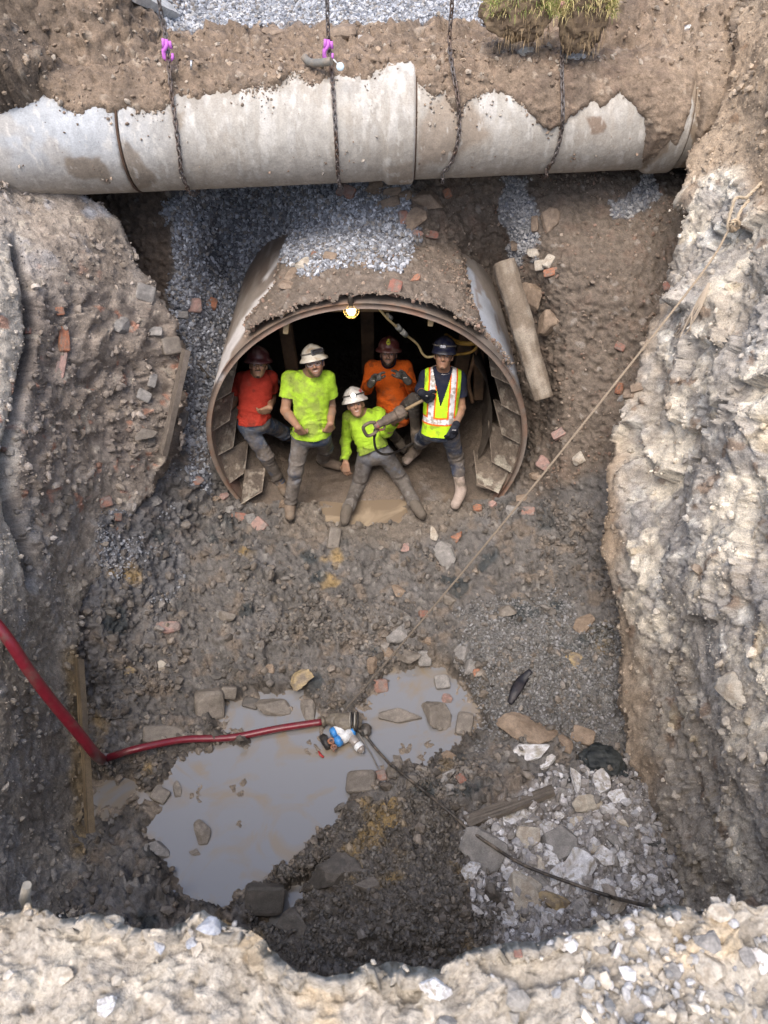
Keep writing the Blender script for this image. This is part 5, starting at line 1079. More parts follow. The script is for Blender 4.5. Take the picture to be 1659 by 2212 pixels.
    hcn = hd+Rh[1]*.054-Rh[2]*.006; hat = helmet(o.get('hat', 'full'), Rq, hcn, o['hatc'], o['hatd'], root); under(root, hat)
    def sub(ob): ob.parent = hat
    ring = lambda y, r: [hcn+Rq[0]*math.sin(t)*(.106*r+.004)+Rq[1]*y+Rq[2]*math.cos(t)*(.125*r+.004) for t in np.linspace(0, 2*math.pi, 49)]
    if 'strap' in o: sub(tube('strap', ring(.052, .975), .0075, 6, pmat('strap', (.035, .03, .03), .7, dirt=(.2, .18, .15)), caps=False))
    ax_ = o.get('lampdir', 0.0); fd = unit(Rq[2]*math.cos(ax_)+Rq[0]*math.sin(ax_)); lc = hcn+Rq[1]*.05+Rq[2]*math.cos(ax_)*.128+Rq[0]*math.sin(ax_)*.112
    Mr = Matrix([list(v) for v in np.array([np.cross(Rq[1], fd), Rq[1], fd]).T])
    if o.get('lamp'):
        hl = boxmesh('headlamp', lc, (.062, .036, .03), Mr, M_SILVER if o['lamp'] == 'off' else pmat('lamp_case', (.35, .34, .32), .5), bev=.006); sub(hl)
        for dx in ((-.015, .015) if o['lamp'] == 'off' else (0,)):
            ln = lathe('lens', [(.001, .004), (.013 if o['lamp'] == 'off' else .017, .003), (.014 if o['lamp'] == 'off' else .018, -.004)], lc+fd*.018+np.cross(Rq[1], fd)*dx, Mr, 20, M_LAMPON if o['lamp'] == 'on' else pmat('clear_lens', (.8, .8, .85), .15, spec=.8)); sub(ln)
    if o.get('goggles'):
        gg_ = boxmesh('goggles', lc+Rq[1]*.008, (.115, .045, .034), Mr, M_GLASS, bev=.012, cuts=1); sub(gg_); g2_ = boxmesh('goggle_frame', lc-fd*.010+Rq[1]*.008, (.128, .056, .022), Mr, pmat('goggle_frame', (.12, .12, .12), .5), bev=.008); sub(g2_)
    if o.get('emblem'):
        e1 = hcn+Rq[1]*.078+Rq[2]*.119; R3 = Matrix([list(v) for v in np.array([np.cross(Rq[1], Rq[2]), Rq[1], Rq[2]]).T])
        st = lathe('emblem', [(.0015, .004), (.020, .003), (.022, -.006)], e1, R3@Matrix.Rotation(-.35, 3, 'X'), 24, pmat('emblem_yellow', (.62, .62, .06), .5, dirt=(.3, .2, .08)), sq=1.2); sub(st)
        s2 = lathe('emblem_mark', [(.001, .006), (.011, .0055), (.0115, .003)], e1-Rq[1]*.002, R3@Matrix.Rotation(-.35, 3, 'X'), 16, pmat('emblem_dark', (.08, .10, .03), .6), sq=.55); sub(s2)
        s3 = boxmesh('emblem_tip', e1+Rq[1]*.026-Rq[2]*.004, (.018, .018, .004), R3@Matrix.Rotation(-.35, 3, 'X')@Matrix.Rotation(.785, 3, 'Z'), pmat('emblem_yellow2', (.62, .62, .06), .5)); sub(s3)
    if o.get('decal'):
        e1 = hcn+Rq[1]*.075-Rq[0]*.075+Rq[2]*.075; dn = unit(-Rq[0]*.6+Rq[2]*.6+Rq[1]*.55); Rd = np.array([unit(np.cross(Rq[1], dn)), unit(np.cross(dn, unit(np.cross(Rq[1], dn)))), dn]); R3 = Matrix([list(v) for v in Rd.T])
        for j in range(3): sub(boxmesh('decal', e1+dn*.004+Rd[1]*(.010-.010*j), (.034-.005*j, .005, .004), R3@Matrix.Rotation(.25, 3, 'Z'), pmat('decal_red', (.55, .05, .05), .5)))
    if o.get('glasses'):
        for sx in (-1, 1):
            gl = tube('glasses', [hc(sx*.034+.024*math.cos(t), .008+.016*math.sin(t), .098-.35*abs(sx*.034+.024*math.cos(t))*.6) for t in np.linspace(0, 2*math.pi, 21)], .0022, 5, pmat('clear_frame', (.5, .5, .52), .2), caps=False); under(root, gl)
        t_ = tube('glasses', [hc(-.010, .012, .096), hc(.010, .012, .096)], .0025, 5, M_SILVER); under(root, t_)
    return root, X, dict(RT=RT, pel=pel, nk=nk, up=up, fw=fw, rt=rt, tc=tcoord, hc=hc, TL=TL, bw=bw, hs=hs)
NEON = (.39, .62, .045)
p1 = person('man in red t-shirt and maroon hard hat leaning at the left wall of the tunnel',
    dict(pel=(262, 612, 5.95), nk=(275, 385, 6.10), hd=(285, 340), shR=(208, 405), shL=(342, 400), elR=(160, 520), wrR=(128, 605, 5.95), tipR=(132, 650), elL=(352, 495), wrL=(342, 545, 5.78), tipL=(285, 575, 0),
         hpR=(228, 630), hpL=(305, 615), knR=(325, 790, 5.82), anR=(392, 915, 5.86), toR=(412, 950, 5.74), knL=(410, 668, 6.15), anL=(448, 690, 6.5), toL=(470, 702, 6.45)),
    dict(face=(.10, -1, .58), hup=(.06, .02, 1), shirt=(.42, .045, .028), shirtmud=(.30, .06, .04), mud=-.15, must=.9, goat=.9, hatc=(.07, .018, .02), hatd=(.16, .10, .09), seed=3, handR=dict(pn=(.3, 1, 0), side=-1, curl=.7), handL=dict(pn=(0, 1, .3), side=1, curl=.25), bulk=.97, skin=c_(.31, .18, .11), hem=.0, cloth=(.03, .022, .02), tilt=(-.06, 0), jm=-.12, jmud=(.15, .125, .10)))
p2 = person('stocky man in a neon t-shirt and dirty white hard hat standing second from left',
    dict(pel=(540, 668, 5.70), nk=(532, 385, 5.90), hd=(560, 333), shR=(440, 408), shL=(618, 408), elR=(416, 560, 5.74), wrR=(478, 640, 5.50), tipR=(512, 690, -.02), elL=(640, 540), wrL=(638, 622, 5.60), tipL=(615, 682, -.0),
         hpR=(495, 690), hpL=(592, 685), knR=(465, 860, 5.55), anR=(440, 1012, 5.50), toR=(440, 1064, 5.36), knL=(612, 740, 5.85), anL=(600, 800, 6.15), toL=(668, 825, 6.05)),
    dict(face=(.04, -1, .56), hup=(-.16, .02, 1), shirt=NEON, shirtmud=(.23, .27, .07), mud=-.05, beard=.6, must=.7, smile=1, hatc=(.60, .56, .47), hatd=(.36, .28, .19), strap=1, goggles=1, lampdir=-.55, glasses=1, cloth=(.05, .09, .22), seed=11, bulk=1.13,
         handR=dict(pn=(.3, 1, -.2), side=-1, curl=.75), handL=dict(pn=(-.5, 1, 0), side=1, curl=.85), jm=.03, tilt=(.0, .0), hem=-.015, boot=(.22, .17, .13), scale=1.03))
p3 = person('young man in neon long sleeves sitting in front, legs spread, holding a digging hammer',
    dict(pel=(852, 762, 5.85), nk=(793, 585, 6.02), hd=(760, 533), shR=(728, 592), shL=(872, 575), shdL=.05, elR=(712, 708), wrR=(711, 812), tipR=(716, 880, -.03), elL=(912, 668, 5.80), wrL=(950, 612, 5.66), tipL=(992, 575, -.02),
         hpR=(812, 780), hpL=(902, 775), knR=(772, 925, 5.55), anR=(718, 1045, 5.39), toR=(708, 1086, 5.31), knL=(985, 900, 5.6), anL=(1050, 1020, 5.44), toL=(1076, 1058, 5.36)),
    dict(face=(.02, -1, .66), hup=(-.18, .05, 1), shirt=NEON, shirtmud=(.20, .24, .06), mud=-.02, sleeve=1.2, smile=1, hatc=(.62, .60, .57), hatd=(.40, .36, .32), strap=1, lamp='on', decal=1, seed=21, skin=c_(.38, .215, .14), bulk=.93,
         handR=dict(pn=(.4, 1, 0), side=-1, curl=.35), handL=dict(pn=(.2, .6, .8), side=-1, curl=.95), jean=(.16, .19, .25), jmud=(.150, .128, .105), jm=.42, hem=.03, boot=(.13, .11, .09), bmud=(.14, .12, .10), scale=1.0))
p4 = person('man in an orange long-sleeved shirt crouching at the back making horn signs with grey gloves',
    dict(pel=(945, 560, 6.45), nk=(920, 335, 6.52), hd=(920, 287), shR=(840, 350), shL=(1002, 350), elR=(812, 455, 6.42), wrR=(838, 422, 6.20), tipR=(868, 372, -.0), elL=(1040, 460, 6.40), wrL=(1008, 408, 6.18), tipL=(968, 358, 0),
         hpR=(905, 580), hpL=(985, 570), knR=(905, 640, 6.05), anR=(960, 700, 6.40), toR=(985, 735, 6.30), knL=(1040, 510, 6.10), anL=(1052, 650, 6.25), toL=(1055, 708, 6.12)),
    dict(face=(-.06, -1, .55), hup=(0, 0, 1), shirt=(.66, .12, .015), shirtmud=(.32, .10, .04), mud=-.08, sleeve=1.2, beard=.9, must=.7, hatc=(.12, .035, .03), hatd=(.25, .16, .13), emblem=1, cloth=(.028, .026, .045), hood=1, seed=31, gloves='RL', glove=(.085, .078, .07),
         handR=dict(pn=(.5, -.6, .1), side=1, fing=[.05, 1.2, 1.2, .05]), handL=dict(pn=(-.5, -.6, .1), side=-1, fing=[.05, 1.2, 1.2, .05]), jean=(.05, .05, .055), jmud=(.10, .088, .078), jm=.1, tilt=(-.04, 0), boot_h=.6, boot=(.10, .085, .07), skin=c_(.27, .155, .105)))
p5 = person('man in a lime safety vest over a navy t-shirt and navy hard hat at right',
    dict(pel=(1165, 645, 5.75), nk=(1187, 368, 5.93), hd=(1189, 295), shR=(1108, 398), shL=(1262, 402), elR=(1080, 470, 5.90), wrR=(1090, 480, 5.66), tipR=(1140, 515, 0), elL=(1276, 545, 5.84), wrL=(1244, 640, 5.62), tipL=(1212, 706, -.04),
         hpR=(1125, 660), hpL=(1215, 660), knR=(1085, 700, 5.85), anR=(1058, 745, 6.20), toR=(1012, 795, 6.06), knL=(1250, 790, 5.72), anL=(1272, 945, 5.62), toL=(1250, 1010, 5.50)),
    dict(face=(-.12, -1, .55), hup=(.03, 0, 1), shirt=(.018, .022, .042), shirtmud=(.05, .045, .045), mud=-.2, goat=.7, must=.35, loose=-.014, hat='peak', hatc=(.012, .014, .035), hatd=(.05, .05, .06), strap=1, lamp='off', cloth=(.02, .018, .018), lampdir=.1, seed=41, gloves='RL', glove=(.02, .022, .03),
         handR=dict(pn=(0, 1, -.4), side=1, curl=.7), handL=dict(pn=(-.4, 1, 0), side=1, curl=.6), jean=(.04, .055, .095), jm=-.14, boot=(.38, .31, .27), bmud=(.19, .155, .125), boot_h=.55, skin=c_(.33, .185, .115), tilt=(-.04, -.03), scale=1.03, hem=-.02))
# ---- vest
root, X, D_ = p5
S = SDF(); up, fw, rt, pel, TL, RT, bw = D_['up'], D_['fw'], D_['rt'], D_['pel'], D_['TL'], D_['RT'], D_['bw']
S.ell(pel+up*TL*.72, RT, np.array([.188, .20, .146]), .06); S.ell(pel+up*TL*.34+fw*.012, RT, np.array([.166, .24, .140]), .06); S.ell(pel-up*.04+fw*.01, RT, np.array([.172, .24, .146]), .06)
S.cap(D_['nk']-up*.035-rt*.05, D_['nk']-up*.035+rt*.05, .082, .082, .04)
for s in 'RL': S.cap(D_['nk']-up*.035, X['sh'+s]-unit(X['sh'+s]-D_['nk'])*.03, .078, .078, .04)
V, F = S.mesh(.0058); n = vnorm(V, F); T = D_['tc'](V); V = V+n*(.006*ridged(np.stack([T[:, 0]*5, T[:, 1]*8, T[:, 2]*5], -1), 3, 55)+.003*fbm(V*20, 3, 56))[:, None]
T = D_['tc'](V); Tf = D_['tc'](V[F].mean(1)); u_, v_, w_ = Tf.T
kp = (v_ > -.045) & ~((w_ > .0) & (np.abs(u_-.012) < .008+.27*np.maximum(v_-.29, 0)) & (v_ > .28)) & (np.abs(u_) < .172) & ~((v_ > TL-.02) & (np.abs(u_) < .055))
F = F[kp]; u_, v_, w_ = T.T
col = mixc(np.broadcast_to(c_(.50, .80, .03), V.shape), c_(.18, .20, .05), sstep(.0, .4, fbm(V*8, 5, 57, g=.62)+.12*(v_ < .1))*.7)
fr_ = w_ > -.02; SV = c_(.78, .78, .80); OR = c_(.85, .16, .02)
lineu = .098-.0*v_; dv = np.abs(np.abs(u_)-lineu); hband = np.abs(v_-.115)
col = mixc(col, OR, ((dv < .040) & (v_ > .14)) | (hband < .042)); gq = fbm(V*30, 3, 58); svm = mixc(np.broadcast_to(SV, V.shape), c_(.42, .38, .33), sstep(-.05, .3, gq+.12*(hband < .05)))
m_ = ((dv < .025) & (v_ > .14)) | (hband < .026); col = np.where(m_[:, None], svm, col)
edge_ = fr_ & (np.abs(np.abs(u_+.012)-(.012+.30*np.maximum(v_-.20, 0))) < .012) & (v_ > .18); col = mixc(col, OR*1.0, edge_*.0)
o = npmesh('safety_vest', V, F, M_CLOTH, col); under(root, o)
hc = D_['hc']; o = tube('necklace', [D_['nk']+up*(.028-.035*math.cos(t))+rt*.075*math.sin(t)+fw*(.075*math.cos(t)+.01) for t in np.linspace(-1.5, 1.5, 20)], .004, 6, M_SILVER); under(root, o)

# ---- digging hammer held by the seated man
def zp(X, Y, D): return P(*Z1(X, Y), D)
M_TOOL = pmat('muddy_steel', (.17, .13, .10), .7, dirt=(.10, .08, .065), dscale=9, damt=.7, bump=.4); M_TRED = pmat('red_enamel', (.38, .10, .09), .6, dirt=(.16, .12, .10), dscale=14, damt=.7)
h0, h1 = zp(862, 632, 5.50), zp(1100, 502, 5.68); hdir = unit(h1-h0)
ham = empty('digging_hammer', tuple(h0), 'muddy pneumatic digging hammer with red D handle held across the seated man', 'tool')
q = lambda t: h0+(h1-h0)*t; print('HAMMER LEN', np.linalg.norm(h1-h0))
Rm = Vector(hdir).to_track_quat('Z', 'Y').to_matrix(); LN = float(np.linalg.norm(h1-h0))
o = lathe('barrel', [(.001, 0), (.034, 0), (.037, .02), (.037, .06), (.045, .07), (.048, .10), (.048, LN*.36), (.038, LN*.38), (.038, LN*.42)], q(.02), Rm, 24, M_TOOL); under(ham, o)
o = lathe('collar', [(.001, LN*.38), (.046, LN*.385), (.062, LN*.41), (.068, LN*.48), (.062, LN*.55), (.048, LN*.58), (.026, LN*.59)], q(.0), Rm, 12, M_TOOL, sm=False); under(ham, o)
o = lathe('spade_shank', [(.001, LN*.5), (.017, LN*.5), (.015, LN-.05), (.020, LN-.02), (.022, LN), (.001, LN+.002)], h0, Rm, 16, pmat('wood_shank', (.26, .19, .11), .7)); under(ham, o)
o = lathe('throttle_body', [(.001, -.03), (.028, -.028), (.036, 0), (.034, .05), (.028, .07)], h0, Rm, 16, M_TRED); under(ham, o)
a = unit(np.cross(hdir, [0, 1, 0])); hp_ = [h0+hdir*.0+a*.04, h0-hdir*.05+a*.066, h0-hdir*.115+a*.058, h0-hdir*.128, h0-hdir*.115-a*.058, h0-hdir*.05-a*.066, h0+hdir*.0-a*.04]
o = tube('d_handle', crv(hp_, 6), .0165, 10, M_TOOL); under(ham, o)
o = tube('trigger', [h0-hdir*.02-a*.05, h0+hdir*.04-a*.075, h0+hdir*.07-a*.05], .012, 8, M_TRED); under(ham, o)
hs_ = empty('air_hose', zp(856, 670, 5.58), 'thin black air hose looping from the hammer handle down across the seated man', 'hose')
o = tube('hose', crv([zp(*p) for p in [(853, 655, 5.50), (850, 700, 5.50), (858, 745, 5.52), (885, 770, 5.58), (930, 770, 5.7), (985, 748, 5.95), (1030, 722, 6.05), (1080, 708, 6.1)]], 10), .0125, 8, M_BLK); under(hs_, o)
o = tube('hose_fitting', [zp(856, 652, 5.60), zp(851, 682, 5.60)], .018, 10, M_SILVER); under(hs_, o)
# ================================================================== SINGLE OBJECTS IN THE PIT
def ray_hit(x, y, trees):
    o_ = Vector((0, 0, CAMZ)); d_ = (Vector(P(x, y, 5.0))-o_).normalized(); best = None
    for tname, t in trees:
        h_ = t.ray_cast(o_, d_)
        if h_[0] is not None and (best is None or h_[3] < best[2]): best = (h_[0], h_[1] if h_[1].dot(d_) < 0 else -h_[1], h_[3], tname)
    return best
TREES = [(o_.name, bvh(o_)) for o_ in (oA, oB, oC, oD, oE, oF)]
def ground(x, y):
    h_ = ray_hit(x, y, TREES)
    if h_ is None: p = Vector(PZ(x, y, -4.1)); return p, Vector((0, 0, 1))
    return h_[0], h_[1]
def ctrl(x, y, dy=0): p, n = ground(x, y); return np.array(p)+np.array((0, 0, dy))
RK = {}
def rockmesh(seed, kind, sx, sy, sz, colr, colr2, spots=None):
    rs = np.random.default_rng(seed); bm = bmesh.new()
    if kind == 'brick':
        bmesh.ops.create_cube(bm, size=2); bmesh.ops.subdivide_edges(bm, edges=bm.edges[:], cuts=7, use_grid_fill=True)
    else: bmesh.ops.create_icosphere(bm, subdivisions=4, radius=1)
    V = np.array([v.co for v in bm.verts]); F = [tuple(v.index for v in f.verts) for f in bm.faces]; bm.verts.index_update(); bm.free()
    if kind == 'brick':
        r = np.linalg.norm(V, axis=1, keepdims=True); p = 7.; V = V/((np.abs(V)**p).sum(1, keepdims=True)**(1/p)) 
        V = V*(1+.045*fbm(V*1.6+seed, 4, seed)[:, None])
        if rs.random() < .6:
            nn = unit(np.array([rs.choice([-1, 1]), rs.choice([-1, 1]), rs.uniform(-.6, 1)])); dd = V@nn-rs.uniform(1.05, 1.3); V = V-np.maximum(dd, 0)[:, None]*nn*(.8+.3*fbm(V*5+seed, 2, seed)[:, None])
    else:
        n_ = 14 if kind == 'rock' else 6; N_ = rs.normal(size=(n_, 3)); N_ /= np.linalg.norm(N_, axis=1, keepdims=True); D_ = rs.uniform(.60, .88, n_)
        if kind == 'slab': aa_ = np.sort(rs.uniform(0, 1.05, n_)+np.arange(n_)*1.047); N_ = np.stack([np.cos(aa_), np.sin(aa_), rs.uniform(-.25, .4, n_)], 1); N_ /= np.linalg.norm(N_, axis=1, keepdims=True)
        if kind == 'slab': N_ = np.concatenate([N_, [[.05, .03, 1], [-.04, .06, -1]]]); D_ = np.concatenate([rs.uniform(.62, .98, n_), [.55, .55]])
        dn = V@N_.T; rr = np.where(dn > .05, D_/np.maximum(dn, .05), 9).min(1); rr = np.minimum(rr, 1.5); V = V*rr[:, None]*(1+.05*fbm(V*2.2+seed, 4, seed)+.02*fbm(V*9+seed, 3, seed))[:, None]
    g = fbm(V*1.8+seed, 4, seed+3); g2 = fbm(V*6+seed, 3, seed+4); cc = mixc(np.broadcast_to(c_(*colr), V.shape), c_(*colr2), sstep(-.15, .3, g)); cc = cc*(1+.22*g2[:, None])
    if colr[0] > colr[2]*2: cc = mixc(cc, c_(.17, .14, .115), sstep(-.05, .25, fbm(V*2.6+seed, 3, seed+9))*.75)
    if spots is not None: cc = mixc(cc, c_(*spots), sstep(.18, .26, fbm(V*4.5+seed, 2, seed+6))*.85)
    V = V*np.array([sx, sy, sz])*.5
    return V, F, cc
COLS = dict(mud=((.16, .14, .118), (.20, .175, .15)), grey=((.21, .20, .19), (.27, .255, .24)), dark=((.085, .077, .068), (.12, .105, .09)), pale=((.44, .40, .34), (.36, .31, .25)), white=((.62, .62, .64), (.46, .44, .43)), brown=((.20, .15, .11), (.26, .20, .15)),
            red=((.26, .115, .085), (.19, .14, .115)), orange=((.36, .15, .085), (.26, .15, .105)), pink=((.34, .22, .19), (.24, .19, .17)), blue=((.28, .30, .35), (.36, .37, .40)), black=((.018, .022, .024), (.04, .045, .045)), yellow=((.36, .28, .16), (.26, .21, .15)), greyred=((.24, .19, .17), (.30, .16, .12)))
def rock(x, y, w_, h_, kind, colk, label, ang=0, lift=.15, thick=.6, name=None, group=None, sink=None):
    p, n = ground(x, y)
    if p.z < WZ+.004 and p.y < 4.6: p = Vector(PZ(x, y, WZ)); n = Vector((0, 0, 1))
    d_ = depth(p); wx, wy = w_/FPX*d_*1.12, h_/FPX*d_*1.12
    seed = int(x*7+y*13) % 100000
    V, F, cc = rockmesh(seed, kind, wx, wy, min(wx, wy)*thick, *COLS[colk][:2], spots=(.30, .27, .22) if colk == 'white' else None)
    # long axis in the picture plane direction 'ang', lying roughly on the surface but facing up towards the opening
    vd = Vector((0, 0, CAMZ))-p; vd.normalize(); zax = (n*.55+vd*.45+Vector((0, 0, .25))).normalized(); xax = Vector((1, 0, 0)); xax = (xax-zax*xax.dot(zax)).normalized(); yax = zax.cross(xax)
    M = Matrix((xax, yax, zax)).transposed()@Matrix.Rotation(math.radians(ang), 3, 'Z')
    me_ = np.array(M); Vw = V@me_.T
    al = cc.shape[0]; col = np.ones((al, 4)); col[:, :3] = cc; col[:, 3] = .35 if colk in ('mud', 'dark') else .8
    nm = name or {'brick': 'brick', 'rock': 'rock', 'slab': 'flat_stone'}[kind]
    k = len(F[0]); o_ = npmesh(nm, Vw, np.array(F), M_STONE, col, smooth=False); o_.location = p+n*min(wx, wy)*thick*lift
    return tag(o_, label, {'brick': 'brick', 'rock': 'rock', 'slab': 'rock'}[kind], group or {'brick': 'bricks and brick pieces lying in the pit', 'rock': 'loose rocks lying in the pit', 'slab': 'broken slabs of rock'}[kind])
B_, K_, S_ = 'brick', 'rock', 'slab'
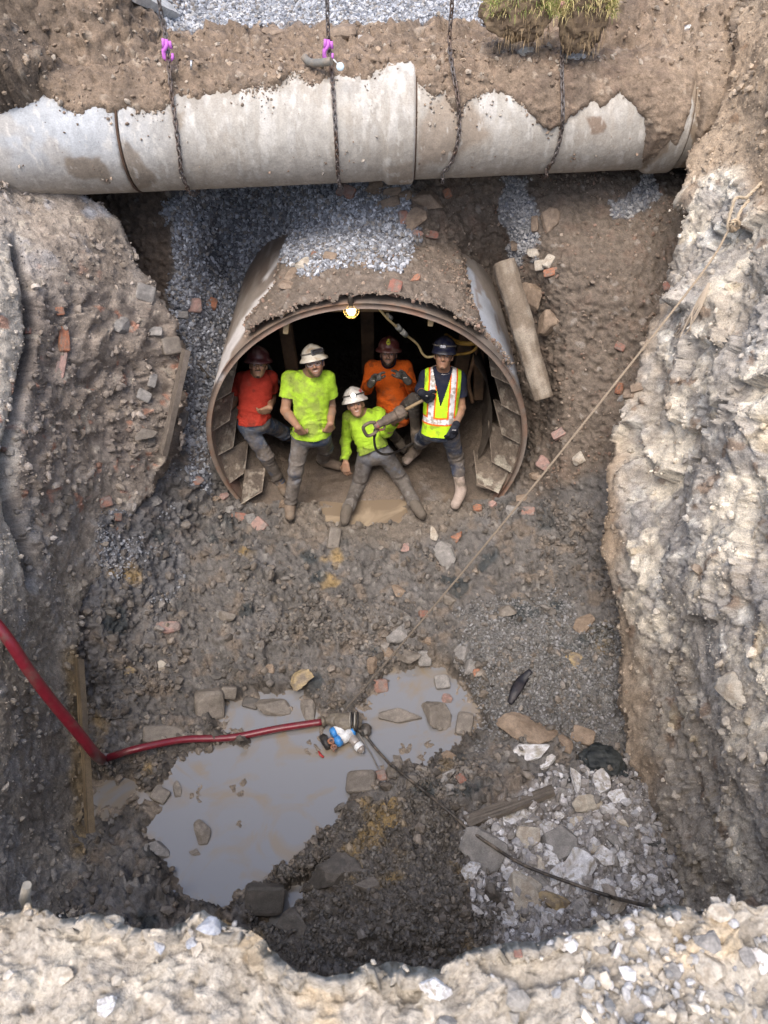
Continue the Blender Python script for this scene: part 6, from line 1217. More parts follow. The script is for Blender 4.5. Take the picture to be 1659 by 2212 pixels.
ITEMS = [
 (917, 1420, 26, 30, B_, 'grey', 'muddy grey brick standing at the top shore of the puddle, under the rope', 0),
 (998, 1417, 30, 36, B_, 'grey', 'tilted grey brick right of the puddle top, touching a rough grey stone', -20),
 (1018, 1438, 30, 26, K_, 'grey', 'rough grey stone leaning on the tilted grey brick', 20),
 (1028, 1453, 15, 15, B_, 'orange', 'small orange brick crumb below the rough grey stone right of the puddle', 10),
 (821, 1480, 28, 26, B_, 'greyred', 'square brick stub with red sides in the puddle beside the rope', 3),
 (955, 1476, 29, 28, B_, 'grey', 'square grey brick stub sitting in the right arm of the puddle', 8),
 (964, 1510, 24, 26, K_, 'pink', 'small pinkish stone in the puddle just above the jagged rock', 30),
 (943, 1538, 56, 54, K_, 'mud', 'large jagged muddy rock in the right arm of the puddle', -35),
 (855, 1547, 68, 30, S_, 'mud', 'long shiny mud coated slab in the puddle right of the pump', -6),
 (1003, 1567, 32, 46, B_, 'mud', 'whole brown brick lying in the puddle near its right shore', -12),
 (864, 1373, 44, 44, K_, 'grey', 'large rounded grey rock above the puddle beside the rope', 20),
 (841, 1412, 32, 24, K_, 'brown', 'brown rock touching the left side of the rope above the puddle', 10),
 (878, 1416, 46, 24, K_, 'mud', 'wide muddy rock right of the rope at the puddle shore', -8),
 (801, 1438, 28, 38, K_, 'brown', 'upright brown rock at the puddle shore left of the rope', 15),
 (924, 1385, 22, 18, K_, 'brown', 'small brown stone above the standing grey brick', 0),
 (966, 1631, 32, 18, K_, 'brown', 'brown stone on the lower right shore of the puddle', 25),
 (783, 1696, 58, 46, B_, 'mud', 'big square block at the lower shore below the floating bottles', -3),
 (819, 1675, 26, 20, B_, 'greyred', 'reddish brick piece between the square block and a round rock', 12),
 (849, 1673, 36, 44, K_, 'mud', 'upright muddy rock under the black cable on the lower shore', -10),
 (860, 1644, 24, 20, K_, 'mud', 'small muddy stone at the water edge above the upright muddy rock', 0),
 (889, 1692, 32, 28, K_, 'mud', 'muddy stone just right of the black cable below the puddle', 15),
 (964, 1679, 46, 22, S_, 'grey', 'slanted flat grey stone below the right arm of the puddle', 35),
 (968, 1712, 44, 34, K_, 'grey', 'knobbly grey rock right of the black cable below the slanted stone', 0),
 (995, 1683, 17, 18, B_, 'red', 'tiny dark red brick bit right of the slanted flat stone', 30),
 (1128, 1572, 104, 66, K_, 'brown', 'biggest boulder, brown, at the right shore above the white rubble', -14),
 (1142, 1622, 92, 38, S_, 'white', 'white broken slab tucked under the biggest boulder', 12),
 (1224, 1611, 32, 32, K_, 'brown', 'round brown rock left of the brown block near the black muck', 0),
 (1258, 1590, 44, 32, B_, 'brown', 'angular brown block above the black muck', -22),
 (1186, 1645, 36, 18, S_, 'white', 'small white flake right of the slab under the boulder', 30),
 (1243, 1680, 20, 44, S_, 'white', 'narrow white splinter standing left of the white pile', 15),
 (1300, 1696, 40, 42, S_, 'white', 'white slab at the top of the white pile under the black muck', 10),
 (1334, 1721, 36, 32, S_, 'white', 'white slab at the right end of the white pile against the rock face', -15),
 (1270, 1735, 62, 40, K_, 'pale', 'tan stained chunk at the left of the white pile', 5),
 (1319, 1752, 36, 22, S_, 'white', 'flat white flake below the right slab of the white pile', -30),
 (1283, 1782, 38, 14, S_, 'white', 'long white sliver below the tan stained chunk', 22),
 (1338, 1772, 42, 13, S_, 'pale', 'pale sliver pointing down right beside the rock face', -40),
 (1204, 1760, 26, 16, S_, 'white', 'small white chip right of the plank end', 5),
 (1102, 1766, 58, 72, S_, 'white', 'tall spotted white stone lying across the weathered plank', -35),
 (1142, 1808, 62, 50, S_, 'pale', 'spotted pale slab just below the tall white stone', 20),
 (1034, 1836, 84, 100, S_, 'grey', 'large grey slab with white dust at the left of the white rubble', 10),
 (1221, 1822, 76, 70, S_, 'grey', 'large dull grey slab in the middle of the white rubble', -5),
 (1102, 1892, 52, 50, S_, 'white', 'whitish slab left of centre just above the black cable', -30),
 (1160, 1835, 42, 24, S_, 'white', 'small white slab under the spotted pale one', 10),
 (1169, 1870, 24, 44, S_, 'pale', 'narrow pale slab crossed by the black cable', 10),
 (1247, 1892, 94, 66, S_, 'white', 'largest bright white slab crossed by the black cable', 28),
 (1308, 1853, 50, 34, S_, 'white', 'white slab right of and above the largest bright one', -20),
 (1137, 1946, 60, 84, S_, 'pale', 'big yellowish slab below the black cable near the rim', 5),
 (1205, 1947, 58, 42, K_, 'yellow', 'angular olive brown rock below the largest white slab', -20),
 (1182, 1980, 32, 24, K_, 'white', 'small rounded white rock near the near rim', 0),
 (1070, 1934, 36, 44, K_, 'dark', 'dark brown block left of the big yellowish slab', 10),
 (1325, 1925, 34, 24, S_, 'white', 'small white slab at the far right end of the rubble', 10),
 (452, 1518, 56, 58, B_, 'mud', 'muddy square paving block above the red hose, upper of the pair', 4),
 (495, 1494, 30, 24, B_, 'mud', 'small brick end right of the upper paving block', -5),
 (355, 1586, 80, 32, B_, 'mud', 'long muddy paving block lying left above the red hose', 2),
 (542, 1520, 32, 22, B_, 'dark', 'dark wet brick half sunk at the left shore of the puddle', -15),
 (596, 1524, 62, 32, K_, 'mud', 'low mud coated hump in the puddle above the red hose', 0),
 (650, 1468, 46, 42, K_, 'yellow', 'yellowish lumpy rock on the upper left shore of the puddle', 0),
 (669, 1533, 26, 38, K_, 'mud', 'oval muddy stone in the puddle left of the rope end', 20),
 (355, 1356, 42, 30, K_, 'pink', 'pinkish grey rock alone on the left slope above the paving blocks', -8),
 (557, 1389, 28, 18, K_, 'grey', 'small grey rock in the middle of the left slope', 0),
 (487, 1333, 30, 24, K_, 'mud', 'muddy rock on the left slope right of the pinkish one', 10),
 (720, 1163, 24, 44, B_, 'mud', 'long muddy brick pointing down the slope below the seated man', -8),
 (275, 1448, 30, 22, K_, 'yellow', 'yellow clay lump near the foot of the left bank', 0),
 (350, 1438, 28, 20, K_, 'pale', 'pale flat stone on the lower left slope', 15),
 (587, 1448, 20, 18, K_, 'brown', 'round brown stone above the upper left tip of the puddle', 0),
 (347, 1719, 34, 28, B_, 'mud', 'muddy brick at the left shore below the red hose corner', -25),
 (383, 1707, 18, 38, S_, 'mud', 'thin upright stone in the water beside the muddy brick', 10),
 (440, 1806, 34, 46, K_, 'mud', 'oval muddy rock alone in the open water', 25),
 (422, 1842, 17, 13, K_, 'mud', 'tiny stone in the water below the oval muddy rock', 0),
 (332, 1838, 62, 34, S_, 'grey', 'flat grey stone on the left shore of the main puddle', 12),
 (570, 1938, 76, 54, B_, 'dark', 'dark ribbed concrete block at the bottom shore of the puddle', -5),
 (725, 1968, 38, 32, K_, 'dark', 'dark stone in the clod heap right of the ribbed block', 0),
 (640, 2003, 54, 48, K_, 'dark', 'large dark rock just inside the near rim, below the ribbed block', 10),
 (795, 1913, 44, 24, S_, 'mud', 'flat angular stone on top of the dark clod heap', 8),
 (722, 1888, 110, 56, K_, 'dark', 'very large dark lump on the clod heap beside the puddle', 18),
 (765, 1745, 36, 32, K_, 'dark', 'dark lump below the big square block on the shore', 0),
 (965, 1195, 38, 54, K_, 'grey', 'big grey rock on the slope below the man in the vest', 8),
 (880, 1186, 36, 22, S_, 'pink', 'flat pinkish stone on the slope left of the big grey rock', -25),
 (938, 1158, 20, 30, K_, 'pale', 'pale pointed stone just above the big grey rock', 10),
 (985, 1163, 24, 22, K_, 'orange', 'pale orange stone right of the pale pointed one', 20),
 (968, 1294, 38, 26, K_, 'mud', 'muddy rock next to the rope, halfway down the slope', -20),
 (915, 1328, 22, 16, B_, 'red', 'dark red brick stub left of the rope above the puddle', 5),
 (1095, 1320, 32, 26, K_, 'mud', 'muddy rock on the right slope above the grey gravel, left of a pair', 0),
 (1130, 1304, 28, 24, K_, 'mud', 'muddy rock on the right slope above the grey gravel, right of a pair', 10),
 (1262, 1346, 54, 34, S_, 'brown', 'slanting brown slab at the foot of the right rock face', 40),
 (1240, 1425, 44, 36, S_, 'yellow', 'flat yellowish stone lying alone on the grey gravel', 5),
 (860, 1275, 26, 20, K_, 'brown', 'brown stone in the middle slope above the rounded grey rock', 0),
 (740, 1300, 24, 20, K_, 'mud', 'muddy stone left of centre in the middle slope', 0),
 (418, 660, 27, 27, B_, 'pink', 'pinkish brick on the gravel slope, left of a brown one', 5),
 (455, 657, 22, 23, B_, 'orange', 'brownish orange brick on the gravel slope near the tunnel', -5),
 (390, 680, 30, 15, B_, 'grey', 'narrow grey brick at the edge of the left bank beside the gravel', 0),
 (311, 630, 36, 32, B_, 'grey', 'square grey block at the top corner of the left bank', -20),
 (255, 707, 34, 34, K_, 'grey', 'round grey rock on the left bank below the square block', 0),
 (337, 717, 26, 18, B_, 'grey', 'grey brick end in the left bank right of the round rock', 0),
 (366, 747, 38, 34, B_, 'mud', 'large grey brown block on the right edge of the left bank', 15),
 (136, 734, 20, 50, B_, 'orange', 'bright orange brick standing in the left bank, upper of two', 12),
 (133, 788, 17, 54, B_, 'pink', 'faded pink brick in the left bank below the bright orange one', -8),
 (128, 672, 16, 16, B_, 'orange', 'little orange crumb above the bright orange brick', 10),
 (62, 716, 13, 10, B_, 'red', 'tiny red fragment at the far left of the left bank', 0),
 (388, 908, 46, 58, K_, 'grey', 'large grey brown block wedged between the left bank and the gravel', 10),
 (309, 939, 38, 26, S_, 'mud', 'flat muddy slab low in the left bank hollow', 15),
 (322, 956, 24, 16, K_, 'mud', 'small stone under the flat slab in the left bank hollow', 0),
 (309, 855, 28, 22, B_, 'grey', 'angular grey block in the middle of the left bank hollow', -25),
 (328, 822, 15, 28, B_, 'grey', 'slim upright grey stone in the left bank hollow', -10),
 (410, 959, 26, 22, K_, 'blue', 'bluish grey stone on the gravel below the wedged block', 0),
 (401, 1033, 20, 20, K_, 'grey', 'small round grey stone at the foot of the gravel, left of its twin', 0),
 (422, 1036, 24, 21, K_, 'greyred', 'small round brownish stone beside the round grey one', 0),
 (484, 1073, 20, 20, K_, 'pink', 'round pinkish stone left of the tunnel\'s lower left tip', 0),
 (466, 1078, 20, 16, K_, 'brown', 'brown stone left of the round pinkish one', 0),
 (497, 1102, 20, 17, K_, 'grey', 'grey stone just below the tunnel\'s lower left tip', 0),
 (517, 1116, 30, 17, B_, 'red', 'red brick below the lower left tip of the tunnel', -5),
 (541, 1121, 24, 22, K_, 'grey', 'grey rock touching the right end of the red brick', 20),
 (563, 1135, 30, 24, B_, 'pink', 'pinkish brick piece right of the grey rock and red brick', -40),
 (612, 1090, 22, 20, K_, 'brown', 'brown rock by the front boot of the neon t-shirt man', 30),
 (254, 1117, 13, 16, B_, 'red', 'tiny red brick bit on the left slope', 0),
 (227, 1083, 24, 20, B_, 'greyred', 'dull red lump at the foot of the left bank', 10),
 (331, 1083, 32, 26, K_, 'grey', 'grey rock on the upper left slope below the bank', 0),
 (141, 1077, 28, 22, K_, 'dark', 'dark rock poking from the lower left bank', 0),
 (1156, 484, 14, 30, B_, 'brown', 'narrow upright brown brick at the right side of the light stone streak', 0),
 (1185, 475, 34, 46, K_, 'brown', 'upright brown rock right of the narrow brown brick', -10),
 (1118, 529, 22, 20, B_, 'brown', 'brown brick end above the leaning concrete post', 10),
 (1151, 547, 28, 22, K_, 'pale', 'pale tan stone at the bottom of the light stone streak', 0),
 (1186, 566, 18, 26, B_, 'pale', 'tilted pale brick right of the leaning post top', -35),
 (1168, 573, 20, 20, B_, 'pale', 'short tan brick between the pale ones right of the post', 5),
 (1189, 588, 27, 15, B_, 'orange', 'flat tan orange brick below the tilted pale one', 12),
 (1152, 636, 46, 58, K_, 'brown', 'dark brown clod beside the upper half of the leaning post', 0),
 (1189, 688, 48, 44, K_, 'brown', 'brown clod below the dark one beside the leaning post', 10),
 (1443, 616, 15, 18, B_, 'red', 'small red brick chip by the upper edge of the rock face', 20),
 (1339, 749, 20, 14, B_, 'red', 'red oval chip alone in the smooth brown slope', -25),
 (1337, 838, 14, 22, B_, 'orange', 'orange brick crumb in the small cluster behind the rope', -10),
 (1361, 853, 24, 18, B_, 'brown', 'brown brick at the front of the small cluster behind the rope', -30),
 (1376, 838, 24, 16, B_, 'brown', 'dark brown brick at the right of the small cluster behind the rope', 10),
 (1343, 860, 17, 14, K_, 'grey', 'grey stone under the orange crumb behind the rope', 0),
 (1208, 938, 26, 17, B_, 'pink', 'pinkish flat brick right of the tunnel below the post', 20),
 (1174, 998, 26, 24, B_, 'pink', 'pink brick piece right of the tunnel\'s lower right side', -30),
 (1160, 1028, 32, 22, K_, 'brown', 'brown rock just below the pink brick piece right of the tunnel', 0),
 (1131, 1076, 28, 20, K_, 'brown', 'flat brown stone left of the rope below the tunnel corner', 10),
 (1143, 1106, 27, 18, B_, 'greyred', 'reddish brick right under the rope near the tunnel corner', -15),
 (1106, 1102, 34, 24, K_, 'grey', 'grey stone left of the rope beside the reddish brick', 0),
 (1031, 1099, 17, 15, B_, 'orange', 'orange stone right of the vest man\'s pale boot', 0),
 (1060, 1090, 24, 18, K_, 'pink', 'pinkish stone below the tunnel\'s lower right tip', 0),
 (1251, 994, 30, 24, K_, 'pale', 'tan rock right of the rope on the upper right slope', 25),
 (749, 416, 36, 26, B_, 'greyred', 'red brown brick under the concrete pipe, leftmost of the pile', -25),
 (813, 398, 28, 20, B_, 'brown', 'brown brick close under the pipe above another brown brick', -15),
 (806, 415, 28, 20, B_, 'brown', 'brown brick tilted down right in the pile under the pipe', -30),
 (848, 417, 36, 17, B_, 'brown', 'dark brick lying level right of the tilted brown brick', 0),
 (838, 443, 50, 20, B_, 'brown', 'long brown brick across the gravel below the dark level one', 14),
 (903, 474, 52, 44, K_, 'brown', 'large tan brown rock at the right edge of the crown gravel', 10),
 (922, 435, 54, 42, K_, 'brown', 'large brown rock close under the pipe joint', -10),
 (871, 472, 20, 28, B_, 'greyred', 'upright reddish brick left of the large tan brown rock', 5),
 (899, 505, 30, 18, K_, 'greyred', 'small reddish rock under the large tan brown rock', 0),
 (931, 507, 28, 15, B_, 'red', 'bright red brick right of the small reddish rock', -3),
 (967, 419, 16, 18, B_, 'orange', 'orange brick bit under the pipe right of the joint', 20),
 (879, 424, 24, 26, K_, 'brown', 'brown rock between the dark brick and the rock under the joint', 0),
 (653, 574, 32, 26, K_, 'pale', 'pale rock at the left edge of the crown gravel', 0),
 (632, 598, 30, 24, K_, 'brown', 'brown rock left and below the pale one on the crown', 30),
 (622, 620, 26, 20, K_, 'brown', 'lowest brown rock at the left edge of the crown earth', 0),
 (713, 558, 26, 20, B_, 'brown', 'brown brick end at the lower edge of the crown gravel', -15),
 (677, 550, 12, 22, K_, 'orange', 'thin rusty stone between the pale rock and a brown brick', 0),
 (852, 624, 26, 32, B_, 'red', 'red brick standing in the earth above the tunnel mouth', -15),
 (786, 574, 18, 16, K_, 'brown', 'round brown pebble in the crown earth left of the red brick', 0),
 (898, 603, 28, 14, S_, 'orange', 'flat rusty stone in the crown earth right of the red brick', 35),
 (740, 76, 54, 44, K_, 'brown', 'biggest brown clod on the ledge beside the second chain', 0),
 (590, 72, 48, 26, K_, 'brown', 'brown clod on the ledge between the first and second chains', 0),
 (790, 92, 44, 34, K_, 'brown', 'brown clod right of the biggest one on the ledge', 0),
 (786, 84, 24, 14, S_, 'white', 'white plastic looking scrap between the clods on the ledge', 0),
 (1135, 117, 28, 22, S_, 'pale', 'angular grey stone under the left grass sod', -20),
 (1238, 125, 42, 18, S_, 'white', 'pale stone with a red side right of the rightmost chain', -5),
 (1480, 62, 24, 16, S_, 'white', 'white stone in the smooth earth at the upper right', 10),
 (1585, 1486, 72, 54, K_, 'pale', 'big pale boulder sticking out of the right rock face', -10),
 (940, 2132, 62, 46, K_, 'white', 'bright white stone on the near rim, bottom centre', -25),
 (232, 2176, 42, 34, S_, 'white', 'white tile fragment on the near rim at the bottom left', 30),
 (455, 2003, 44, 38, K_, 'blue', 'blue grey stone stuck in the knob on the near rim', 20),
 (415, 2036, 26, 24, K_, 'blue', 'slate blue stone at the left side of the rim knob', 0),
 (428, 2050, 18, 34, S_, 'pale', 'slim beige stone at the foot of the rim knob', -20),
 (345, 2044, 26, 22, K_, 'blue', 'bluish stone on the near rim left of the knob', 0),
 (242, 1990, 52, 26, K_, 'pale', 'smooth oval pale stone on the rim edge left of the knob', 0),
 (160, 1972, 56, 30, K_, 'pale', 'large smooth stone on the rim edge at the left', 5),
 (137, 2104, 50, 42, K_, 'pale', 'tan block with dark underside on the left of the near rim', 0),
 (1645, 2080, 50, 40, K_, 'white', 'white rock at the right end of the near rim', 0),
 (1520, 2092, 54, 64, K_, 'pale', 'tall tan rock on the near rim at the right', 0),
 (1530, 2036, 62, 40, K_, 'grey', 'wide grey rock on the near rim above the tall tan one', -20),
 (1455, 2096, 50, 32, S_, 'grey', 'flat grey stone on the near rim left of the tall tan rock', -10),
 (1604, 2062, 40, 34, K_, 'grey', 'angular grey rock near the right end of the rim', 10),
 (1294, 2048, 26, 20, K_, 'grey', 'small grey stone on the near rim right of centre', 0),
 (1120, 2062, 16, 14, B_, 'red', 'small reddish stone on the near rim just right of centre', 0),
 (1400, 2010, 50, 34, K_, 'pale', 'tan clod on the rim edge below the cable end', 0),
 (1560, 1975, 60, 36, K_, 'pale', 'wide tan clod on the rim edge at the right', 0),
]
for it in ITEMS: rock(*it)

_r = np.random.default_rng(77)
_adj = ['white', 'chalky white', 'pale', 'light grey']
WH = [(1075, 1830, 40, 30), (1060, 1870, 46, 34), (1085, 1925, 30, 24), (1160, 1905, 44, 30), (1190, 1855, 34, 26), (1205, 1900, 30, 40), (1285, 1835, 30, 22), (1330, 1815, 40, 24), (1345, 1860, 30, 26), (1290, 1915, 44, 30), (1330, 1955, 40, 30), (1250, 1960, 38, 28), (1370, 1915, 36, 26), (1180, 1790, 36, 26), (1240, 1780, 34, 26), (1215, 1715, 30, 24), (1010, 1880, 34, 30), (1100, 1985, 44, 26), (1285, 1990, 40, 24), (1350, 1795, 22, 26)]
WL = ['below the left end of the plank', 'touching the left grey slab', 'left of the big yellowish slab', 'under the cable left of the brightest slab', 'between the two dull slabs', 'left edge of the brightest slab', 'above the second white slab on the right', 'against the rock face below the pale sliver', 'close to the rock face, mid rubble', 'below the brightest slab', 'lowest by the rock face', 'right of the olive brown rock', 'at the foot of the rock face near the cable', 'right of the tall white stone', 'above the large dull slab', 'below the black muck, left of the pile', 'at the clod heap border', 'at the near rim under the yellowish slab', 'at the near rim below the brightest slab', 'at the rock face under the right slab']
for i, ((x_, y_, w_, h_), l_) in enumerate(zip(WH, WL)): rock(x_, y_, w_, h_, S_, ['white', 'white', 'pale', 'grey'][i % 4], _adj[i % 4]+' flat piece '+l_, float(_r.uniform(-50, 50)), lift=.3)

# black oily muck and tar strip
def lump(name, x, y, w_, h_, colk, label, cat, seed, hgt=.35, amp=.35):
    p, n = ground(x, y); d_ = depth(p); bm = bmesh.new(); bmesh.ops.create_icosphere(bm, subdivisions=5, radius=1); V = np.array([v.co for v in bm.verts]); F = np.array([[v.index for v in f.verts] for f in bm.faces]); bm.free()
    V = V*(1+amp*fbm(V*2+seed, 4, seed)+.10*ridged(V*5+seed, 3, seed+1))[:, None]*np.array([w_/FPX*d_*.5, h_/FPX*d_*.62, w_/FPX*d_*.5*hgt])
    cc = mixc(np.broadcast_to(c_(*COLS[colk][0]), V.shape), c_(*COLS[colk][1]), sstep(-.2, .3, fbm(V*20, 3, seed))); o_ = npmesh(name, V+np.array(p), F, M_STONE, np.concatenate([cc, np.full((len(cc), 1), .4)], 1)); return tag(o_, label, cat)
lump('tar_lump', 1299, 1645, 96, 62, 'black', 'black oily muck lump at the foot of the right rock face', 'muck', 5)
lump('tar_lump', 1350, 1690, 34, 50, 'black', 'smaller black muck patch between white slabs and the rock face', 'muck', 6)
a, b = ctrl(1100, 1525, .03), ctrl(1145, 1455, .05)
o = tube('rubber_strip', crv([a, ctrl(1112, 1500, .05), ctrl(1125, 1478, .05), b], 6), [.02+.028*math.sin(math.pi*t) for t in np.linspace(0, 1, 19)], 8, pmat('tar', (.012, .012, .018), .5, dirt=(.05, .045, .05)), ell=.35); tag(o, 'curved black rubber strip on the grey gravel above the biggest boulder', 'rubber strip')

# leaning concrete post
M_POST = vcmat('post_concrete', wet=False, rough=.85, bump=.35, bscale=40, speck=.15, mott=(10, .2))
pa, pb = P(1088, 566, 6.32), P(1174, 862, 5.55); L_ = np.linalg.norm(pb-pa); dz = unit(pb-pa); dx = unit(np.cross(dz, [0, -1, .55])); dy = np.cross(dz, dx); prof = [(.5*np.sign(math.cos(q_))*abs(math.cos(q_))**.8, .5*np.sign(math.sin(q_))*abs(math.sin(q_))**.8) for q_ in np.arange(8)*math.pi/4+math.pi/8]
V = []; n1 = 90
for i in range(n1):
    t = i/(n1-1); w__ = .20*(1+.05*math.sin(5*t)+.03*math.sin(17*t)); sh = .0
    for (u_, v_) in crv([(*q_, 0) for q_ in prof+prof[:1]], 4)[:-1] if False else [(*q_,) for q_ in np.array([[(1-f)*np.array(prof[j])+f*np.array(prof[(j+1) % 8]) for f in (0, .33, .66)] for j in range(8)]).reshape(-1, 2)]: V.append(pa+dz*L_*t+dx*u_*w__+dy*v_*w__)
V = np.array(V); m_ = 24; F = [(i*m_+k, i*m_+(k+1) % m_, (i+1)*m_+(k+1) % m_, (i+1)*m_+k) for i in range(n1-1) for k in range(m_)]
nV = unit; ctr = pa+np.outer((V-pa)@dz, dz); nr = (V-ctr)/np.linalg.norm(V-ctr, axis=1, keepdims=True); V = V+nr*(.012*fbm(V*7, 4, 951)+.004*fbm(V*40, 3, 952))[:, None]
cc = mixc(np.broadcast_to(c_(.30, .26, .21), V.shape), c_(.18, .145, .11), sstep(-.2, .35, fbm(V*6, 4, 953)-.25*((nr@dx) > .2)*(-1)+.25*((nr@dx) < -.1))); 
V = np.concatenate([V, [pa+0*dz], [pb]]); cc = np.concatenate([cc, [[.3, .25, .2]], [[.13, .10, .08]]]); e0, e1 = len(V)-2, len(V)-1
F4 = F+[(k, e0, e0, (k+1) % m_) for k in []]
me = bpy.data.meshes.new('concrete_post'); me.from_pydata([tuple(v) for v in V], [], F+[((k+1) % m_, k, e0) for k in range(m_)]+[((n1-1)*m_+k, (n1-1)*m_+(k+1) % m_, e1) for k in range(m_)]); a_ = me.color_attributes.new('col', 'FLOAT_COLOR', 'POINT'); c4 = np.ones((len(V), 4), np.float32); c4[:, :3] = cc; a_.data.foreach_set('color', c4.ravel())
[setattr(p_, 'use_smooth', len(p_.vertices) == 4) for p_ in me.polygons]; o = link('concrete_post', me, M_POST); tag(o, 'thick dusty concrete post leaning on the slope right of the tunnel', 'post')

# timber boards in the left bank and plank in the rubble
def board(name, pts4, th_, mat, label, cat, seed):
    q_ = np.array(pts4); uu, vv = np.meshgrid(np.linspace(0, 1, 12), np.linspace(0, 1, 80)); W_ = (q_[0]*(1-vv[..., None])+q_[1]*vv[..., None])*(1-uu[..., None])+(q_[3]*(1-vv[..., None])+q_[2]*vv[..., None])*uu[..., None]
    nn = gnorm(W_); nn = nn*np.sign((nn*(np.array([0, 0, CAMZ])-W_)).sum(-1, keepdims=True)); W1 = W_+nn*(.006*fbm(np.stack([uu*9, vv*3, 0*uu], -1), 4, seed)+.01*fbm(W_*4, 3, seed+1))[..., None]; W2 = W_-nn*th_; H = 12*80; i = np.arange(H).reshape(80, 12); F = gridF(80, 12); rim_ = np.concatenate([i[0, :], i[1:, -1], i[-1, -2::-1], i[-2:0:-1, 0]]); S_q = np.stack([rim_, np.roll(rim_, -1), np.roll(rim_, -1)+H, rim_+H], -1)
    gr = fbm(np.stack([uu*14, vv*2.5, 0*uu], -1), 4, seed+2); cc_ = mixc(np.broadcast_to(c_(*mat[0]), W_.shape), c_(*mat[1]), gr+.5); o_ = npmesh(name, np.concatenate([W1.reshape(-1, 3), W2.reshape(-1, 3)]), np.concatenate([F, F[:, ::-1]+H, S_q]), M_STONE, np.concatenate([np.concatenate([cc_.reshape(-1, 3)]*2), np.full((2*H, 1), .6)], 1), smooth=False); return tag(o_, label, cat)
pl = [ctrl(1012, 1795, .06), ctrl(1195, 1722, .08), ctrl(1188, 1704, .08), ctrl(1000, 1768, .06)]
board('plank', pl, .03, ((.17, .145, .12), (.10, .085, .07)), 'weathered wooden plank under the tall spotted white stone', 'plank', 960)
board('sheet_pile', [P(458*.336/.336*0+393, 752, 5.80), P(344, 978, 5.22), P(352, 985, 5.17), P(401, 756, 5.72)], .05, ((.16, .135, .115), (.10, .085, .07)), 'thin upright board edge holding the left bank beside the gravel', 'board', 970)
board('sheet_pile', [P(160, 1420, 3.30), P(186, 1800, 2.14), P(194, 1800, 2.12), P(171, 1424, 3.26)], .04, ((.17, .125, .07), (.08, .065, .05)), 'tall ochre stained board standing at the foot of the left bank', 'board', 975)

# red discharge hose
M_HOSE = pmat('red_hose', (.17, .013, .024), .34, dirt=(.14, .06, .055), dscale=7, damt=.35, bump=.08, bscale=25, spec=.6, var=.12); M_HOSEW = pmat('hose_end', (.5, .42, .40), .6); M_FIT = pmat('dull_fitting', (.20, .17, .13), .55, dirt=(.12, .10, .08), metal=.3)
e_ = ctrl(226, 1650, .07); hose = empty('discharge_hose', tuple(e_), 'dark red discharge hose bending at the left bank and running to the pump', 'hose')
pts = [(-5.2, 3.9, .12), (-3.9, 3.75, .12), (-3.2, 3.55, -.45), P(-130, 1210, 3.15), P(0, 1358, 2.88), P(60, 1445, 2.75), P(110, 1512, 2.68), P(165, 1578, 2.62), P(205, 1628, 2.60), e_]
o = tube('hose_run', crv(pts, 10), .040, 18, M_HOSE, ell=.92); under(hose, o)
o = tube('hose_run', crv([e_+np.array((.0, -.0, .0)), ctrl(300, 1628, .08), ctrl(400, 1608, .08), PZ(500, 1593, WZ+.05), PZ(600, 1574, WZ+.05), PZ(698, 1559, WZ+.05)], 10), [.031]*51, 18, M_HOSE, ell=.9); under(hose, o)
o = tube('hose_clamp', [PZ(694, 1560, WZ+.05), PZ(702, 1558, WZ+.05)], .044, 18, M_FIT); under(hose, o); o = tube('coupling', [PZ(700, 1559, WZ+.05), PZ(712, 1556, WZ+.05), PZ(728, 1554, WZ+.05)], [.034, .030, .034], 14, M_FIT); under(hose, o)
o = tube('torn_end', [e_+np.array((-.02, 0, .0)), e_+np.array((.045, .0, .012))], .046, 18, M_HOSEW); under(hose, o)

# submersible pump lashed with tape, floats and bottles
pp = PZ(752, 1566, WZ+.02); pump = empty('sump_pump', tuple(pp), 'mud covered sump pump lashed with tape at the end of the red hose', 'pump')
def blob(name, c, r, seed, mat, root, amp=.18):
    bm = bmesh.new(); bmesh.ops.create_icosphere(bm, subdivisions=4, radius=1); V = np.array([v.co for v in bm.verts]); F = np.array([[v.index for v in f.verts] for f in bm.faces]); bm.free()
    V = V*(1+amp*fbm(V*2.2+seed, 4, seed))[:, None]*np.array(r)+np.array(c); o_ = npmesh(name, V, F, mat); under(root, o_); return o_
M_PMUD = pmat('pump_mud', (.19, .165, .13), .45, dirt=(.11, .095, .08), dscale=14, bump=.4, bscale=40)
blob('casing', pp+np.array((-.01, 0, .04)), (.125, .085, .075), 3, M_PMUD, pump); blob('mud_cake', pp+np.array((-.10, .03, .03)), (.08, .06, .05), 4, M_PMUD, pump, .3)
for i, (dx_, an) in enumerate(((.02, .5), (.05, .35), (.08, .2), (.035, -.6), (.065, -.5))):
    o = tube('tape_band', [pp+np.array((dx_+.03*math.sin(an)*math.sin(t), .088*math.cos(t), .045+.078*math.sin(t))) for t in np.linspace(0, math.pi, 16)], .007, 6, M_BLK if i % 2 == 0 else pmat('grey_tape', (.3, .28, .24), .5), ell=.4); under(pump, o)
blob('foot', pp+np.array((.15, -.06, .02)), (.05, .06, .04), 7, pmat('black_plastic', (.03, .03, .03), .4, dirt=(.14, .12, .10)), pump)
